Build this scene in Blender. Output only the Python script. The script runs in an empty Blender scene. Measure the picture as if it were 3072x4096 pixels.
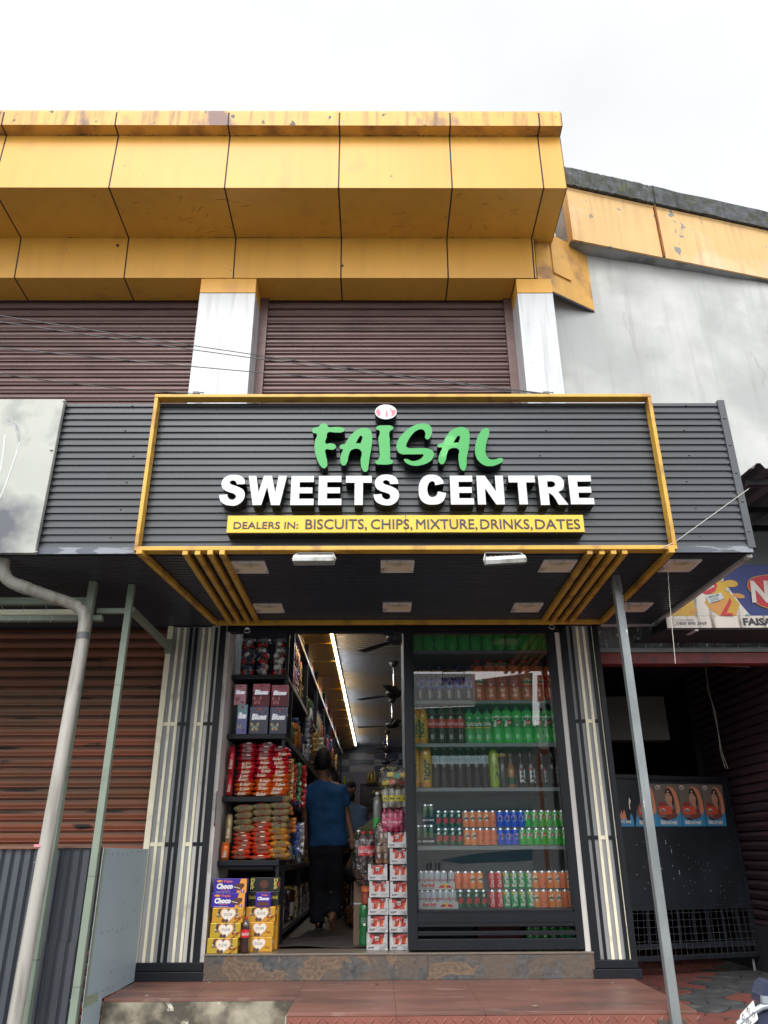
import bpy, math, random
from mathutils import Vector, Matrix
R_ = random.Random(7)
C = bpy.context.scene.collection
sc = bpy.context.scene
# ---------------------------------------------------------------- camera
FPX, PIT, YAW, ROL = 3049.47, 0.419452585, 0.008594585, -0.005492161
CAM = Vector((0, 0, 0.68))
cp, sp, cy, sy, cr, sr = math.cos(PIT), math.sin(PIT), math.cos(YAW), math.sin(YAW), math.cos(ROL), math.sin(ROL)
_r = Vector((cy, -sy, 0)); _f = Vector((sy*cp, cy*cp, sp)); _u = _r.cross(_f)
CR = _r*cr + _u*sr; CU = _u*cr - _r*sr; CF = _f
cam = bpy.data.cameras.new('camera'); camo = bpy.data.objects.new('camera', cam); C.objects.link(camo)
cam.sensor_fit = 'VERTICAL'; cam.sensor_height = 36; cam.lens = 36*FPX/4096; cam.clip_start = .05; cam.clip_end = 600
camo.matrix_world = Matrix(((CR.x, CU.x, -CF.x, CAM.x), (CR.y, CU.y, -CF.y, CAM.y), (CR.z, CU.z, -CF.z, CAM.z), (0, 0, 0, 1)))
sc.camera = camo
# ---------------------------------------------------------------- light
w = bpy.data.worlds.new('World'); sc.world = w; w.use_nodes = True
nt = w.node_tree; N = nt.nodes; L = nt.links; bg = N['Background']
SUN_EL, SUN_ROT = math.radians(46), math.radians(192)
sky = N.new('ShaderNodeTexSky'); sky.sky_type = 'NISHITA'; sky.sun_disc = False
sky.sun_elevation = SUN_EL; sky.sun_rotation = SUN_ROT
tc = N.new('ShaderNodeTexCoord'); mp = N.new('ShaderNodeMapping'); mp.inputs['Scale'].default_value = (1, 1, 2.2)
no = N.new('ShaderNodeTexNoise'); no.inputs['Scale'].default_value = 1.6; no.inputs['Detail'].default_value = 5
ra = N.new('ShaderNodeValToRGB'); ra.color_ramp.elements[0].position = .32; ra.color_ramp.elements[1].position = .68
ra.color_ramp.elements[0].color = (9.5, 9.7, 9.9, 1); ra.color_ramp.elements[1].color = (11.6, 11.7, 11.8, 1)
mx = N.new('ShaderNodeMix'); mx.data_type = 'RGBA'; mx.inputs[0].default_value = .96
L.new(tc.outputs['Generated'], mp.inputs[0]); L.new(mp.outputs[0], no.inputs['Vector']); L.new(no.outputs['Fac'], ra.inputs[0])
L.new(sky.outputs[0], mx.inputs[6]); L.new(ra.outputs[0], mx.inputs[7])
dp = N.new('ShaderNodeVectorMath'); dp.operation = 'DOT_PRODUCT'; dp.inputs[1].default_value = (math.sin(SUN_ROT)*math.cos(SUN_EL), math.cos(SUN_ROT)*math.cos(SUN_EL), math.sin(SUN_EL))
gl = N.new('ShaderNodeMapRange'); gl.inputs[1].default_value = .35; gl.inputs[2].default_value = 1; gl.inputs[3].default_value = .56; gl.inputs[4].default_value = 1.7
ml = N.new('ShaderNodeVectorMath'); ml.operation = 'SCALE'; L.new(tc.outputs['Generated'], dp.inputs[0]); L.new(dp.outputs['Value'], gl.inputs[0]); L.new(mx.outputs[2], ml.inputs[0]); L.new(gl.outputs[0], ml.inputs['Scale']); L.new(ml.outputs[0], bg.inputs[0])
bg.inputs[1].default_value = 0.1
sl = bpy.data.lights.new('sun', 'SUN'); sl.energy = 1.0; sl.angle = math.radians(25); sl.color = (1, .96, .9)
so = bpy.data.objects.new('sun', sl); C.objects.link(so)
d_ = Vector((math.sin(SUN_ROT)*math.cos(SUN_EL), math.cos(SUN_ROT)*math.cos(SUN_EL), math.sin(SUN_EL)))
so.rotation_euler = d_.to_track_quat('Z', 'Y').to_euler(); so.location = (0, -6, 12)
sc.view_settings.view_transform = 'Standard'; sc.view_settings.look = 'None'; sc.view_settings.gamma = 1
sc.view_settings.exposure = 0.85
sc.cycles.max_bounces = 8; sc.cycles.transparent_max_bounces = 24; sc.cycles.sample_clamp_indirect = 6
try: sc.cycles.use_denoising = True
except Exception: pass
# ---------------------------------------------------------------- pixel rays (photo 3072x4096) onto real planes
def ray(x, y): return CR*(x-1536) - CU*(y-2048) + CF*FPX
def PY(x, y, Y): r = ray(x, y); return CAM + r*(Y/r.y)
def PX(x, y, X): r = ray(x, y); return CAM + r*(X/r.x)
def PZ(x, y, z): r = ray(x, y); return CAM + r*((z-CAM.z)/r.z)
def PP(x, y, P, n): r = ray(x, y); return CAM + r*((P-CAM).dot(n)/r.dot(n))
# ---------------------------------------------------------------- materials
MATS = {}
def srgb(r, g, b):
    f = lambda c: (c/255/12.92 if c/255 <= .04045 else ((c/255+.055)/1.055)**2.4)
    return (f(r), f(g), f(b))
def mat(name, col, rough=.5, metal=0, var=.12, scale=6, bump=0, bscale=60, dirt=None, dscale=3, dth=(.55, .7), stretch=(1, 1, 1), spec=.5, coat=0, emit=0, alpha=1, trans=0, dirt2=None, d2=(.62, .66), d2s=14, streak=None):
    if name in MATS: return MATS[name]
    m = bpy.data.materials.new(name); m.use_nodes = True; MATS[name] = m
    n = m.node_tree.nodes; l = m.node_tree.links; b = n['Principled BSDF']
    b.inputs['Roughness'].default_value = rough; b.inputs['Metallic'].default_value = metal
    b.inputs['Specular IOR Level'].default_value = spec; b.inputs['Coat Weight'].default_value = coat
    b.inputs['Alpha'].default_value = alpha; b.inputs['Transmission Weight'].default_value = trans
    c = (*col, 1)
    if emit: b.inputs['Emission Color'].default_value = c; b.inputs['Emission Strength'].default_value = emit
    t = n.new('ShaderNodeTexCoord'); mpp = n.new('ShaderNodeMapping'); mpp.inputs['Scale'].default_value = stretch; l.new(t.outputs['Object'], mpp.inputs[0])
    def noise(s, det=4):
        q = n.new('ShaderNodeTexNoise'); q.inputs['Scale'].default_value = s; q.inputs['Detail'].default_value = det; l.new(mpp.outputs[0], q.inputs['Vector']); return q
    def mixc(fac, a, bb, mode='MIX'):
        q = n.new('ShaderNodeMix'); q.data_type = 'RGBA'; q.blend_type = mode
        for i, vv in ((0, fac), (6, a), (7, bb)):
            if isinstance(vv, (float, int, tuple)): q.inputs[i].default_value = vv
            else: l.new(vv, q.inputs[i])
        return q.outputs[2]
    def ramp(src, p0, p1):
        q = n.new('ShaderNodeMapRange'); q.inputs[1].default_value = p0; q.inputs[2].default_value = p1; l.new(src, q.inputs[0]); return q.outputs[0]
    out = None
    if var:
        q = noise(scale, 5); lo = tuple(x*(1-var) for x in col)+(1,); hi = tuple(min(1, x*(1+var)) for x in col)+(1,)
        out = mixc(ramp(q.outputs['Fac'], .3, .7), lo, hi)
    if dirt: out = mixc(ramp(noise(dscale, 8).outputs['Fac'], *dth), out or c, (*dirt, 1))
    if dirt2: out = mixc(ramp(noise(d2s, 10).outputs['Fac'], *d2), out or c, (*dirt2, 1))
    if streak:
        m2 = n.new('ShaderNodeMapping'); m2.inputs['Scale'].default_value = (streak[2], streak[2], streak[2]*.06); l.new(t.outputs['Object'], m2.inputs[0]); q = n.new('ShaderNodeTexNoise'); q.inputs['Scale'].default_value = 1; q.inputs['Detail'].default_value = 6; l.new(m2.outputs[0], q.inputs['Vector'])
        f_ = n.new('ShaderNodeMapRange'); f_.inputs[1].default_value = .5; f_.inputs[2].default_value = .72; f_.inputs[4].default_value = streak[1]; l.new(q.outputs['Fac'], f_.inputs[0]); out = mixc(f_.outputs[0], out or c, (*streak[0], 1))
    if out: l.new(out, b.inputs['Base Color'])
    else: b.inputs['Base Color'].default_value = c
    if bump:
        q = noise(bscale, 6); bb = n.new('ShaderNodeBump'); bb.inputs['Strength'].default_value = bump; bb.inputs['Distance'].default_value = .01
        l.new(q.outputs['Fac'], bb.inputs['Height']); l.new(bb.outputs[0], b.inputs['Normal'])
    return m
def film(name, tint=(1, 1, 1), fac=.12, rough=.05, crumple=0, cs=20, ior=1.45):     # clear plastic or pane: see-through plus gloss
    if name in MATS: return MATS[name]
    m = bpy.data.materials.new(name); m.use_nodes = True; MATS[name] = m
    n = m.node_tree.nodes; l = m.node_tree.links; n.remove(n['Principled BSDF']); o = n['Material Output']
    a = n.new('ShaderNodeBsdfTransparent'); a.inputs[0].default_value = (*tint, 1)
    g = n.new('ShaderNodeBsdfGlossy'); g.inputs['Roughness'].default_value = rough
    fr = n.new('ShaderNodeFresnel'); fr.inputs[0].default_value = ior
    ad = n.new('ShaderNodeMath'); ad.operation = 'ADD'; ad.inputs[1].default_value = fac; ad.use_clamp = True
    x = n.new('ShaderNodeMixShader'); l.new(fr.outputs[0], ad.inputs[0]); l.new(ad.outputs[0], x.inputs[0]); l.new(a.outputs[0], x.inputs[1]); l.new(g.outputs[0], x.inputs[2]); l.new(x.outputs[0], o.inputs[0])
    if crumple:
        t = n.new('ShaderNodeTexCoord'); q = n.new('ShaderNodeTexNoise'); q.inputs['Scale'].default_value = cs; q.inputs['Detail'].default_value = 3
        bb = n.new('ShaderNodeBump'); bb.inputs['Strength'].default_value = crumple; bb.inputs['Distance'].default_value = .02
        l.new(t.outputs['Object'], q.inputs['Vector']); l.new(q.outputs['Fac'], bb.inputs['Height']); l.new(bb.outputs[0], g.inputs['Normal']); l.new(bb.outputs[0], fr.inputs['Normal'])
    return m
def flat(name, r, g, b, rough=.45, **k):
    k.setdefault('var', 0); return mat(name, srgb(r, g, b), rough, **k)
# ---------------------------------------------------------------- mesh building
OFF = {}
def thing(name, label, cat, loc=(0, 0, 0), group=None):
    o = bpy.data.objects.new(name, None); C.objects.link(o); o.location = loc; o.empty_display_size = .1
    o['label'] = label; o['category'] = cat
    if group: o['group'] = group
    OFF[o.name] = Vector(loc); return o
class MB:
    def __init__(s): s.v = []; s.f = []; s.m = []; s.s = []
    def add(s, vs, fs, mi=0, sm=False):
        b = len(s.v); s.v += [Vector(x) for x in vs]
        for f in fs: s.f.append([i+b for i in f]); s.m.append(mi); s.s.append(sm)
        return s
    def box(s, x0, x1, y0, y1, z0, z1, mi=0):
        return s.add([(x0, y0, z0), (x1, y0, z0), (x1, y1, z0), (x0, y1, z0), (x0, y0, z1), (x1, y0, z1), (x1, y1, z1), (x0, y1, z1)],
                     [(0, 3, 2, 1), (4, 5, 6, 7), (0, 1, 5, 4), (1, 2, 6, 5), (2, 3, 7, 6), (3, 0, 4, 7)], mi)
    def bar(s, a, b, w, h, up=(0, 0, 1), mi=0):
        a = Vector(a); b = Vector(b); d = (b-a).normalized(); up = Vector(up)
        if abs(d.dot(up.normalized())) > .98: up = Vector((0, 1, 0))
        sx = d.cross(up).normalized()*w/2; sz = sx.cross(d).normalized()*h/2
        vs = [p+i*sx+j*sz for p in (a, b) for i, j in ((-1, -1), (1, -1), (1, 1), (-1, 1))]
        return s.add(vs, [(0, 1, 2, 3), (7, 6, 5, 4), (0, 4, 5, 1), (1, 5, 6, 2), (2, 6, 7, 3), (3, 7, 4, 0)], mi)
    def tube(s, pts, r, seg=10, mi=0, caps=True):
        pts = [Vector(p) for p in pts]; n = len(pts); rs = r if isinstance(r, (list, tuple)) else [r]*n
        rings = []; prev = None
        for i, p in enumerate(pts):
            d = (pts[min(i+1, n-1)]-pts[max(i-1, 0)]).normalized()
            if prev is None: u = d.orthogonal().normalized()
            else: u = (prev - d*prev.dot(d)).normalized()
            prev = u; v = d.cross(u)
            rings.append([p+(u*math.cos(a)+v*math.sin(a))*rs[i] for a in [2*math.pi*k/seg for k in range(seg)]])
        vs = [q for rg in rings for q in rg]; fs = []
        for i in range(n-1):
            for k in range(seg): fs.append((i*seg+k, i*seg+(k+1) % seg, (i+1)*seg+(k+1) % seg, (i+1)*seg+k))
        s.add(vs, fs, mi, True)
        if caps: s.add(rings[0], [tuple(range(seg))[::-1]], mi); s.add(rings[-1], [tuple(range(seg))], mi)
        return s
    def lathe(s, prof, c=(0, 0, 0), seg=16, mi=0, ms=None, sx=1, sy=1):
        c = Vector(c); vs = []; n = len(prof)
        for r, z in prof:
            for k in range(seg): a = 2*math.pi*k/seg; vs.append(c+Vector((r*sx*math.cos(a), r*sy*math.sin(a), z)))
        for i in range(n-1):
            s.add([], [])
        b = len(s.v); s.v += vs
        for i in range(n-1):
            for k in range(seg):
                s.f.append([b+i*seg+k, b+i*seg+(k+1) % seg, b+(i+1)*seg+(k+1) % seg, b+(i+1)*seg+k]); s.m.append(ms[i] if ms else mi); s.s.append(True)
        for i, rev in ((0, True), (n-1, False)):
            if prof[i][0] > 1e-4:
                f = [b+i*seg+k for k in range(seg)]; s.f.append(f[::-1] if rev else f); s.m.append(ms[min(i, n-2)] if ms else mi); s.s.append(False)
        return s
    def patch(s, r, a0, a1, z0, z1, mi=0, n=6, c=(0, 0, 0)):       # strip on a cylinder; angle 0 faces -Y
        c = Vector(c); vs = []
        for k in range(n+1):
            a = a0+(a1-a0)*k/n
            for z in (z0, z1): vs.append(c+Vector((r*math.sin(a), -r*math.cos(a), z)))
        return s.add(vs, [(2*k, 2*k+2, 2*k+3, 2*k+1) for k in range(n)], mi, True)
    def ell(s, c, ux, uz, rx, rz, mi=0, n=16):
        c = Vector(c); ux = Vector(ux); uz = Vector(uz)
        return s.add([c+ux*rx*math.cos(2*math.pi*k/n)+uz*rz*math.sin(2*math.pi*k/n) for k in range(n)], [tuple(range(n))], mi)
    def quad(s, a, b, c, d, mi=0): return s.add([a, b, c, d], [(0, 1, 2, 3)], mi)
    def poly(s, pts, mi=0): return s.add(pts, [tuple(range(len(pts)))], mi)
    def prism(s, pts, dv, mi=0, ms=None):
        n = len(pts); dv = Vector(dv); pts = [Vector(p) for p in pts]; ms = mi if ms is None else ms
        s.add(pts, [tuple(range(n))], mi); s.add([p+dv for p in pts], [tuple(range(n))[::-1]], ms)
        for i in range(n): j = (i+1) % n; s.add([pts[i], pts[j], pts[j]+dv, pts[i]+dv], [(0, 3, 2, 1)], ms)
        return s
    def grid(s, fn, nu, nv, mi=0, sm=True):
        vs = [fn(i/nu, j/nv) for j in range(nv+1) for i in range(nu+1)]
        return s.add(vs, [(j*(nu+1)+i, j*(nu+1)+i+1, (j+1)*(nu+1)+i+1, (j+1)*(nu+1)+i) for j in range(nv) for i in range(nu)], mi, sm)
    def text(s, st, o, w, h, mi=0, ux=(1, 0, 0), uz=(0, 0, 1), bold=.01, wrap=None, res=2, shear=0, ctr=True):
        vs, fs, W = glyphs(st, bold, res); o = Vector(o); ux = Vector(ux); uz = Vector(uz); out = []
        for x, y in vs:
            a = (x/W-(.5 if ctr else 0))*w + shear*y*h; b = (y-(.5 if ctr else 0))*h
            if wrap:                     # wrap = (radius, a0, vertical?)
                r, a0, vert = wrap
                if vert: a, b = -b, a
                t = a0+a/r; out.append(o+Vector((r*math.sin(t), -r*math.cos(t), b)))
            else: out.append(o+ux*a+uz*b)
        return s.add(out, fs, mi)
    def build(s, name, mats, parent=None, label=None, cat=None, group=None, kind=None, at=None, bevel=0, solid=0, auto=None):
        if not isinstance(mats, (list, tuple)): mats = [mats]
        off = OFF[parent.name] if parent else Vector(at if at is not None else (0, 0, 0))
        me = bpy.data.meshes.new(name); me.from_pydata([x-off for x in s.v], [], s.f)
        for q in mats: me.materials.append(q)
        me.polygons.foreach_set('material_index', s.m); me.polygons.foreach_set('use_smooth', s.s); me.update()
        o = bpy.data.objects.new(name, me); C.objects.link(o)
        if parent: o.parent = parent
        else: o.location = off
        OFF[o.name] = off
        if label: o['label'] = label
        if cat: o['category'] = cat
        if group: o['group'] = group
        if kind: o['kind'] = kind
        if bevel: q = o.modifiers.new('bevel', 'BEVEL'); q.width = bevel; q.segments = 2; q.limit_method = 'ANGLE'
        return o
def curve_mesh(loops, res=2, offset=0, extrude=0):
    cu = bpy.data.curves.new('c', 'CURVE'); cu.dimensions = '2D'; cu.fill_mode = 'BOTH' if extrude else 'FRONT'; cu.resolution_u = res; cu.extrude = extrude
    for lp in loops:
        sp_ = cu.splines.new('BEZIER'); sp_.bezier_points.add(len(lp)-1); sp_.use_cyclic_u = True
        for p, q in zip(sp_.bezier_points, lp):
            p.co = (q[0], q[1], 0); ht = 'VECTOR' if len(q) > 2 else 'AUTO'; p.handle_left_type = ht; p.handle_right_type = ht
    o = bpy.data.objects.new('c', cu); C.objects.link(o); bpy.context.view_layer.update()
    me = bpy.data.meshes.new_from_object(o.evaluated_get(bpy.context.evaluated_depsgraph_get()))
    vs = [v.co.copy() for v in me.vertices]; fs = [(tuple(p.vertices), p.normal.copy()) for p in me.polygons]
    bpy.data.objects.remove(o); bpy.data.curves.remove(cu); bpy.data.meshes.remove(me); return vs, fs
GL = {}
def glyphs(st, bold=.01, res=2):
    k = (st, bold, res)
    if k in GL: return GL[k]
    cu = bpy.data.curves.new('t', 'FONT'); cu.body = st; cu.resolution_u = res; cu.offset = bold; cu.fill_mode = 'FRONT'
    o = bpy.data.objects.new('t', cu); C.objects.link(o); bpy.context.view_layer.update()
    me = bpy.data.meshes.new_from_object(o.evaluated_get(bpy.context.evaluated_depsgraph_get()))
    x0 = min(v.co.x for v in me.vertices); x1 = max(v.co.x for v in me.vertices); cap = .71
    vs = [((v.co.x-x0), (v.co.y)/cap) for v in me.vertices]; fs = [tuple(p.vertices) for p in me.polygons]
    bpy.data.objects.remove(o); bpy.data.curves.remove(cu); bpy.data.meshes.remove(me)
    GL[k] = (vs, fs, x1-x0); return GL[k]
def outline(mb, loops, Y, depth, mf=0, ms=1, res=4):               # loops of (X, Z[, corner]) -> solid facing -Y
    vs, fs = curve_mesh(loops, res, 0, depth/2)
    mb.add([(v.x, Y+depth/2-v.z, v.y) for v in vs], [], 0); b = len(mb.v)-len(vs)
    for f, n in fs: mb.f.append([i+b for i in f]); mb.m.append(mf if n.z > .5 else ms); mb.s.append(False)
def dup(root, loc=None, rotz=None, label=None, group=None, mats=None):
    r = root.copy(); C.objects.link(r)
    if loc is not None: r.location = loc
    if rotz is not None: r.rotation_euler.z = rotz
    if label: r['label'] = label
    if group: r['group'] = group
    for ch in root.children:
        c = ch.copy(); C.objects.link(c); c.parent = r
        for g in ch.children: q = g.copy(); C.objects.link(q); q.parent = c
    return r
ORD = ['leftmost', 'second', 'third', 'fourth', 'fifth', 'sixth', 'seventh', 'eighth', 'ninth', 'tenth', 'eleventh', 'twelfth', 'thirteenth', 'fourteenth', 'fifteenth', 'sixteenth', 'seventeenth', 'eighteenth', 'nineteenth', 'twentieth']
def nth(i, fl=' from left'): return 'leftmost' if i == 0 else ORD[i]+fl
# ================================================================ materials of the setting
YEL = mat('yellow_panel', streak=(srgb(140, 96, 50), .12, 9), col=srgb(216, 160, 66), rough=.42, var=.06, scale=1.3, bump=.12, bscale=2.5, dirt=srgb(190, 135, 66), dscale=2.2, dth=(.6, .86), spec=.4, dirt2=srgb(40, 34, 30), d2=(.735, .75), d2s=9)
YEL2 = mat('weathered_gold_edge', streak=(srgb(96, 72, 60), .75, 16), col=srgb(218, 166, 76), rough=.5, var=.12, scale=3, dirt=srgb(118, 84, 74), dscale=2.2, dth=(.56, .64), stretch=(1, 1, .6), dirt2=srgb(60, 48, 46), d2=(.64, .68), d2s=11)
YEL3 = mat('weathered_gold_underside', srgb(206, 156, 74), .5, var=.1, scale=4, dirt=srgb(140, 98, 62), dscale=3, dth=(.48, .68), dirt2=srgb(50, 44, 40), d2=(.7, .73), d2s=22)
JOINT = mat('dark_sealant', srgb(48, 44, 52), .7, var=.1)
WHT = mat('white_panel', streak=(srgb(120, 118, 112), .35, 18), col=srgb(194, 197, 199), rough=.4, var=.04, scale=2, dirt=srgb(180, 180, 175), dscale=4, dth=(.6, .8), dirt2=srgb(120, 118, 112), d2=(.73, .75), d2s=30)
SHU = mat('maroon_shutter', srgb(100, 78, 76), .38, metal=.25, var=.1, scale=3, dirt=srgb(84, 64, 64), dscale=2, dth=(.5, .75), stretch=(1, 1, 4))
RSH = mat('rusty_red_shutter', srgb(150, 84, 60), .5, metal=.05, var=.12, scale=2.5, dirt=srgb(112, 78, 56), dscale=.7, dth=(.4, .62), stretch=(.6, 1, 2.2), dirt2=srgb(40, 34, 34), d2=(.66, .7), d2s=3.2)
RSD = mat('sooty_shutter_band', srgb(96, 76, 64), .6, var=.15, scale=3, dirt=srgb(130, 84, 60), dscale=1.2, dth=(.45, .6), stretch=(.5, 1, 3), dirt2=srgb(34, 30, 32), d2=(.6, .66), d2s=3)
BLK = mat('black_frame_paint', srgb(22, 26, 33), .45, spec=.35, var=.12, scale=8, dirt2=srgb(120, 118, 110), d2=(.755, .77), d2s=45)
CRM = mat('cream_bar_paint', srgb(240, 234, 208), .5, var=.07, scale=7, dirt=srgb(170, 160, 130), dscale=5, dth=(.58, .8), dirt2=srgb(90, 80, 66), d2=(.72, .74), d2s=30)
GRP = mat('grey_backing_board', srgb(158, 160, 163), .55, var=.06, scale=3, dirt=srgb(110, 110, 110), dscale=4, dth=(.6, .8), dirt2=srgb(50, 48, 46), d2=(.71, .73), d2s=18)
WWL = mat('chipped_white_plaster', srgb(205, 202, 198), .7, var=.06, scale=4, bump=.3, bscale=30, dirt=srgb(150, 145, 138), dscale=5, dth=(.58, .75))
DKW = mat('dark_interior_paint', srgb(60, 58, 66), .7, var=.15)
def corrug(name, col, rough=.35, **k): return mat(name, col, rough, **k)
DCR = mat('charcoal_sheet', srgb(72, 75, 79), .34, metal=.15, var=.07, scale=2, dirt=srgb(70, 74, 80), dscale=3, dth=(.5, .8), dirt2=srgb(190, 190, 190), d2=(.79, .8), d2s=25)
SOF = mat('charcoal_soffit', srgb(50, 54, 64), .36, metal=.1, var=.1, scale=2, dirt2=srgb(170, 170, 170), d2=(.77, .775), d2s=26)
PLS = mat('grey_plaster', streak=(srgb(140, 140, 136), .35, 9), col=srgb(186, 187, 184), rough=.8, var=.14, scale=1.5, dirt=srgb(164, 166, 165), dscale=.9, dth=(.42, .58), bump=.35, bscale=7, dirt2=srgb(160, 160, 156), d2=(.55, .85), d2s=2.4)
# ================================================================ ground
def plate(x0, x1, y0, y1, z): return MB().quad((x0, y0, z), (x1, y0, z), (x1, y1, z), (x0, y1, z))
road = plate(-200, 200, -200, 200, -.95).build('road', mat('asphalt', srgb(88, 87, 85), .9, var=.15, scale=3, bump=.4, bscale=90, dirt=srgb(100, 97, 92), dscale=.8, dth=(.45, .65)), kind='structure')
# ================================================================ the paved yard on the right
PV = bpy.data.materials.new('wavy_pavers'); PV.use_nodes = True
def paver_material(m):
    n = m.node_tree.nodes; l = m.node_tree.links; b = n['Principled BSDF']; b.inputs['Roughness'].default_value = .75
    t = n.new('ShaderNodeTexCoord'); q = n.new('ShaderNodeTexNoise'); q.inputs['Scale'].default_value = 9; q.inputs['Detail'].default_value = 6
    l.new(t.outputs['Object'], q.inputs['Vector'])
    at = n.new('ShaderNodeAttribute'); at.attribute_name = 'tone'
    mr = n.new('ShaderNodeMapRange'); mr.inputs[1].default_value = .35; mr.inputs[2].default_value = .7; l.new(q.outputs['Fac'], mr.inputs[0])
    x = n.new('ShaderNodeMix'); x.data_type = 'RGBA'; x.blend_type = 'MULTIPLY'; x.inputs[0].default_value = .6
    x2 = n.new('ShaderNodeMix'); x2.data_type = 'RGBA'; x2.inputs[6].default_value = (.45, .45, .47, 1); x2.inputs[7].default_value = (1, 1, 1, 1)
    l.new(mr.outputs[0], x2.inputs[0]); l.new(at.outputs['Color'], x.inputs[6]); l.new(x2.outputs[2], x.inputs[7]); l.new(x.outputs[2], b.inputs['Base Color'])
paver_material(PV)
PRED = mat('red_paver', srgb(128, 74, 66), .7, var=.18, scale=5, bump=.3, dirt=srgb(96, 70, 64), dscale=5, dth=(.5, .7))
PDRK = mat('dark_paver', srgb(72, 73, 75), .75, var=.2, scale=5, bump=.3, dirt=srgb(125, 122, 116), dscale=6, dth=(.55, .75))
mb = MB(); mb.box(1.9, 9, 3.2, 13, -.95, -.372, 2)
sz, hy = .40, .34
la, lb, ra_, rb = PZ(2850, 3900, -.36), PZ(2745, 4060, -.36), PZ(3080, 3930, -.36), PZ(2935, 4090, -.36)
ye = lambda j, x: 3.3+j*hy+.085*math.sin(2*math.pi*x/sz+.6*j)
xe_ = lambda i, j, s: 1.9+i*sz+(.5*sz if j % 2 else 0)+.05*math.sin(2*math.pi*s)
for j in range(24):                                   # interlocking S-edged blocks; neighbours share their wavy edge
    for i in range(17):
        pts = []
        for k in range(7): x = xe_(i, j, 0)+sz*k/7; pts.append((x, ye(j, x)))
        x = xe_(i+1, j, 0)
        for k in range(7): pts.append((xe_(i+1, j, k/7), ye(j, x)+(ye(j+1, x)-ye(j, x))*k/7))
        for k in range(7): xx = x-sz*k/7; pts.append((xx, ye(j+1, xx)))
        x = xe_(i, j, 0)
        for k in range(7): t = 1-k/7; pts.append((xe_(i, j, t), ye(j, x)+(ye(j+1, x)-ye(j, x))*t))
        cx_, cy_ = sum(p[0] for p in pts)/len(pts), sum(p[1] for p in pts)/len(pts)
        if cx_ > 8.8 or cx_ < 2.0: continue
        pts = [(max(1.9, cx_+(p[0]-cx_)*.95), cy_+(p[1]-cy_)*.95, -.362) for p in pts]
        red = cx_ < la.x+(lb.x-la.x)*(cy_-la.y)/(lb.y-la.y) or cx_ > ra_.x+(rb.x-ra_.x)*(cy_-ra_.y)/(rb.y-ra_.y)
        mb.prism(pts, (0, 0, -.012), 0 if red else 1)
mb.build('pavement', [PRED, PDRK, mat('paver_bed', srgb(36, 34, 32), .9)], kind='structure')
# ================================================================ platform in front of the door
RT = mat('red_floor_tile', srgb(132, 92, 81), .42, var=.1, scale=4, dirt=srgb(104, 76, 70), dscale=2.5, dth=(.42, .66), dirt2=srgb(152, 122, 110), d2=(.6, .75), d2s=11, stretch=(.5, 1.3, 1))
CHQ = mat('red_chequer_tile', srgb(134, 82, 70), .5, var=.08, scale=5, dirt=srgb(118, 72, 62), dscale=4, dth=(.55, .75))
CON = mat('stained_concrete', srgb(158, 150, 132), .85, var=.25, scale=9, bump=.8, bscale=25, dirt=srgb(84, 78, 68), dscale=3.5, dth=(.44, .56), dirt2=srgb(214, 208, 190), d2=(.66, .7), d2s=9)
pf = thing('entrance_platform', 'red tiled platform with chequered front below the stone step', 'platform', (0, 6, -.95))
MB().box(-1.765, 1.85, 5.76, 6.45, -.95, -.19).box(-.535, 1.85, 5.245, 5.76, -.95, -.19).build('base', CON, pf)
mb = MB(); E_ = .004
xs = [-1.765, -1.2, -.535, .1, .62, 1.24, 1.853]
for i in range(len(xs)-1):
    mb.box(xs[i]+.0006, xs[i+1]-.0006, 6.0186, 6.448, -.19, -.172)
    mb.box(xs[i]+.0006, xs[i+1]-.0006, 5.752 if i < 2 else 5.235, 6.017, -.19, -.1722)
mb.build('tiled_top', RT, pf, bevel=.0012)
MB().box(-1.765, -.54, 5.74, 5.76, -.95, -.191).build('concrete_face', CON, pf)
mb = MB()
for i in range(2, len(xs)-1): mb.box(xs[i]+.001, xs[i+1]-.001, 5.236, 5.245, -.95, -.192)
for i in range(46):
    for j in range(11):
        x = -.51+i*.0525; z = -.215-j*.058; s = 1 if (i+j) % 2 else -1
        c = Vector((x, 5.2352, z)); a = Vector((.019, 0, .021*s)); b = Vector((.0045*s, 0, -.004))
        mb.add([c-a, c+b, c+a, c-b, c+Vector((0, -.0045, 0))], [(0, 1, 4), (1, 2, 4), (2, 3, 4), (3, 0, 4)])
mb.build('chequered_face', CHQ, pf)
MB().box(-.545, -.537, 5.236, 5.76, -.95, -.19).build('side_face', CON, pf)
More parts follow.
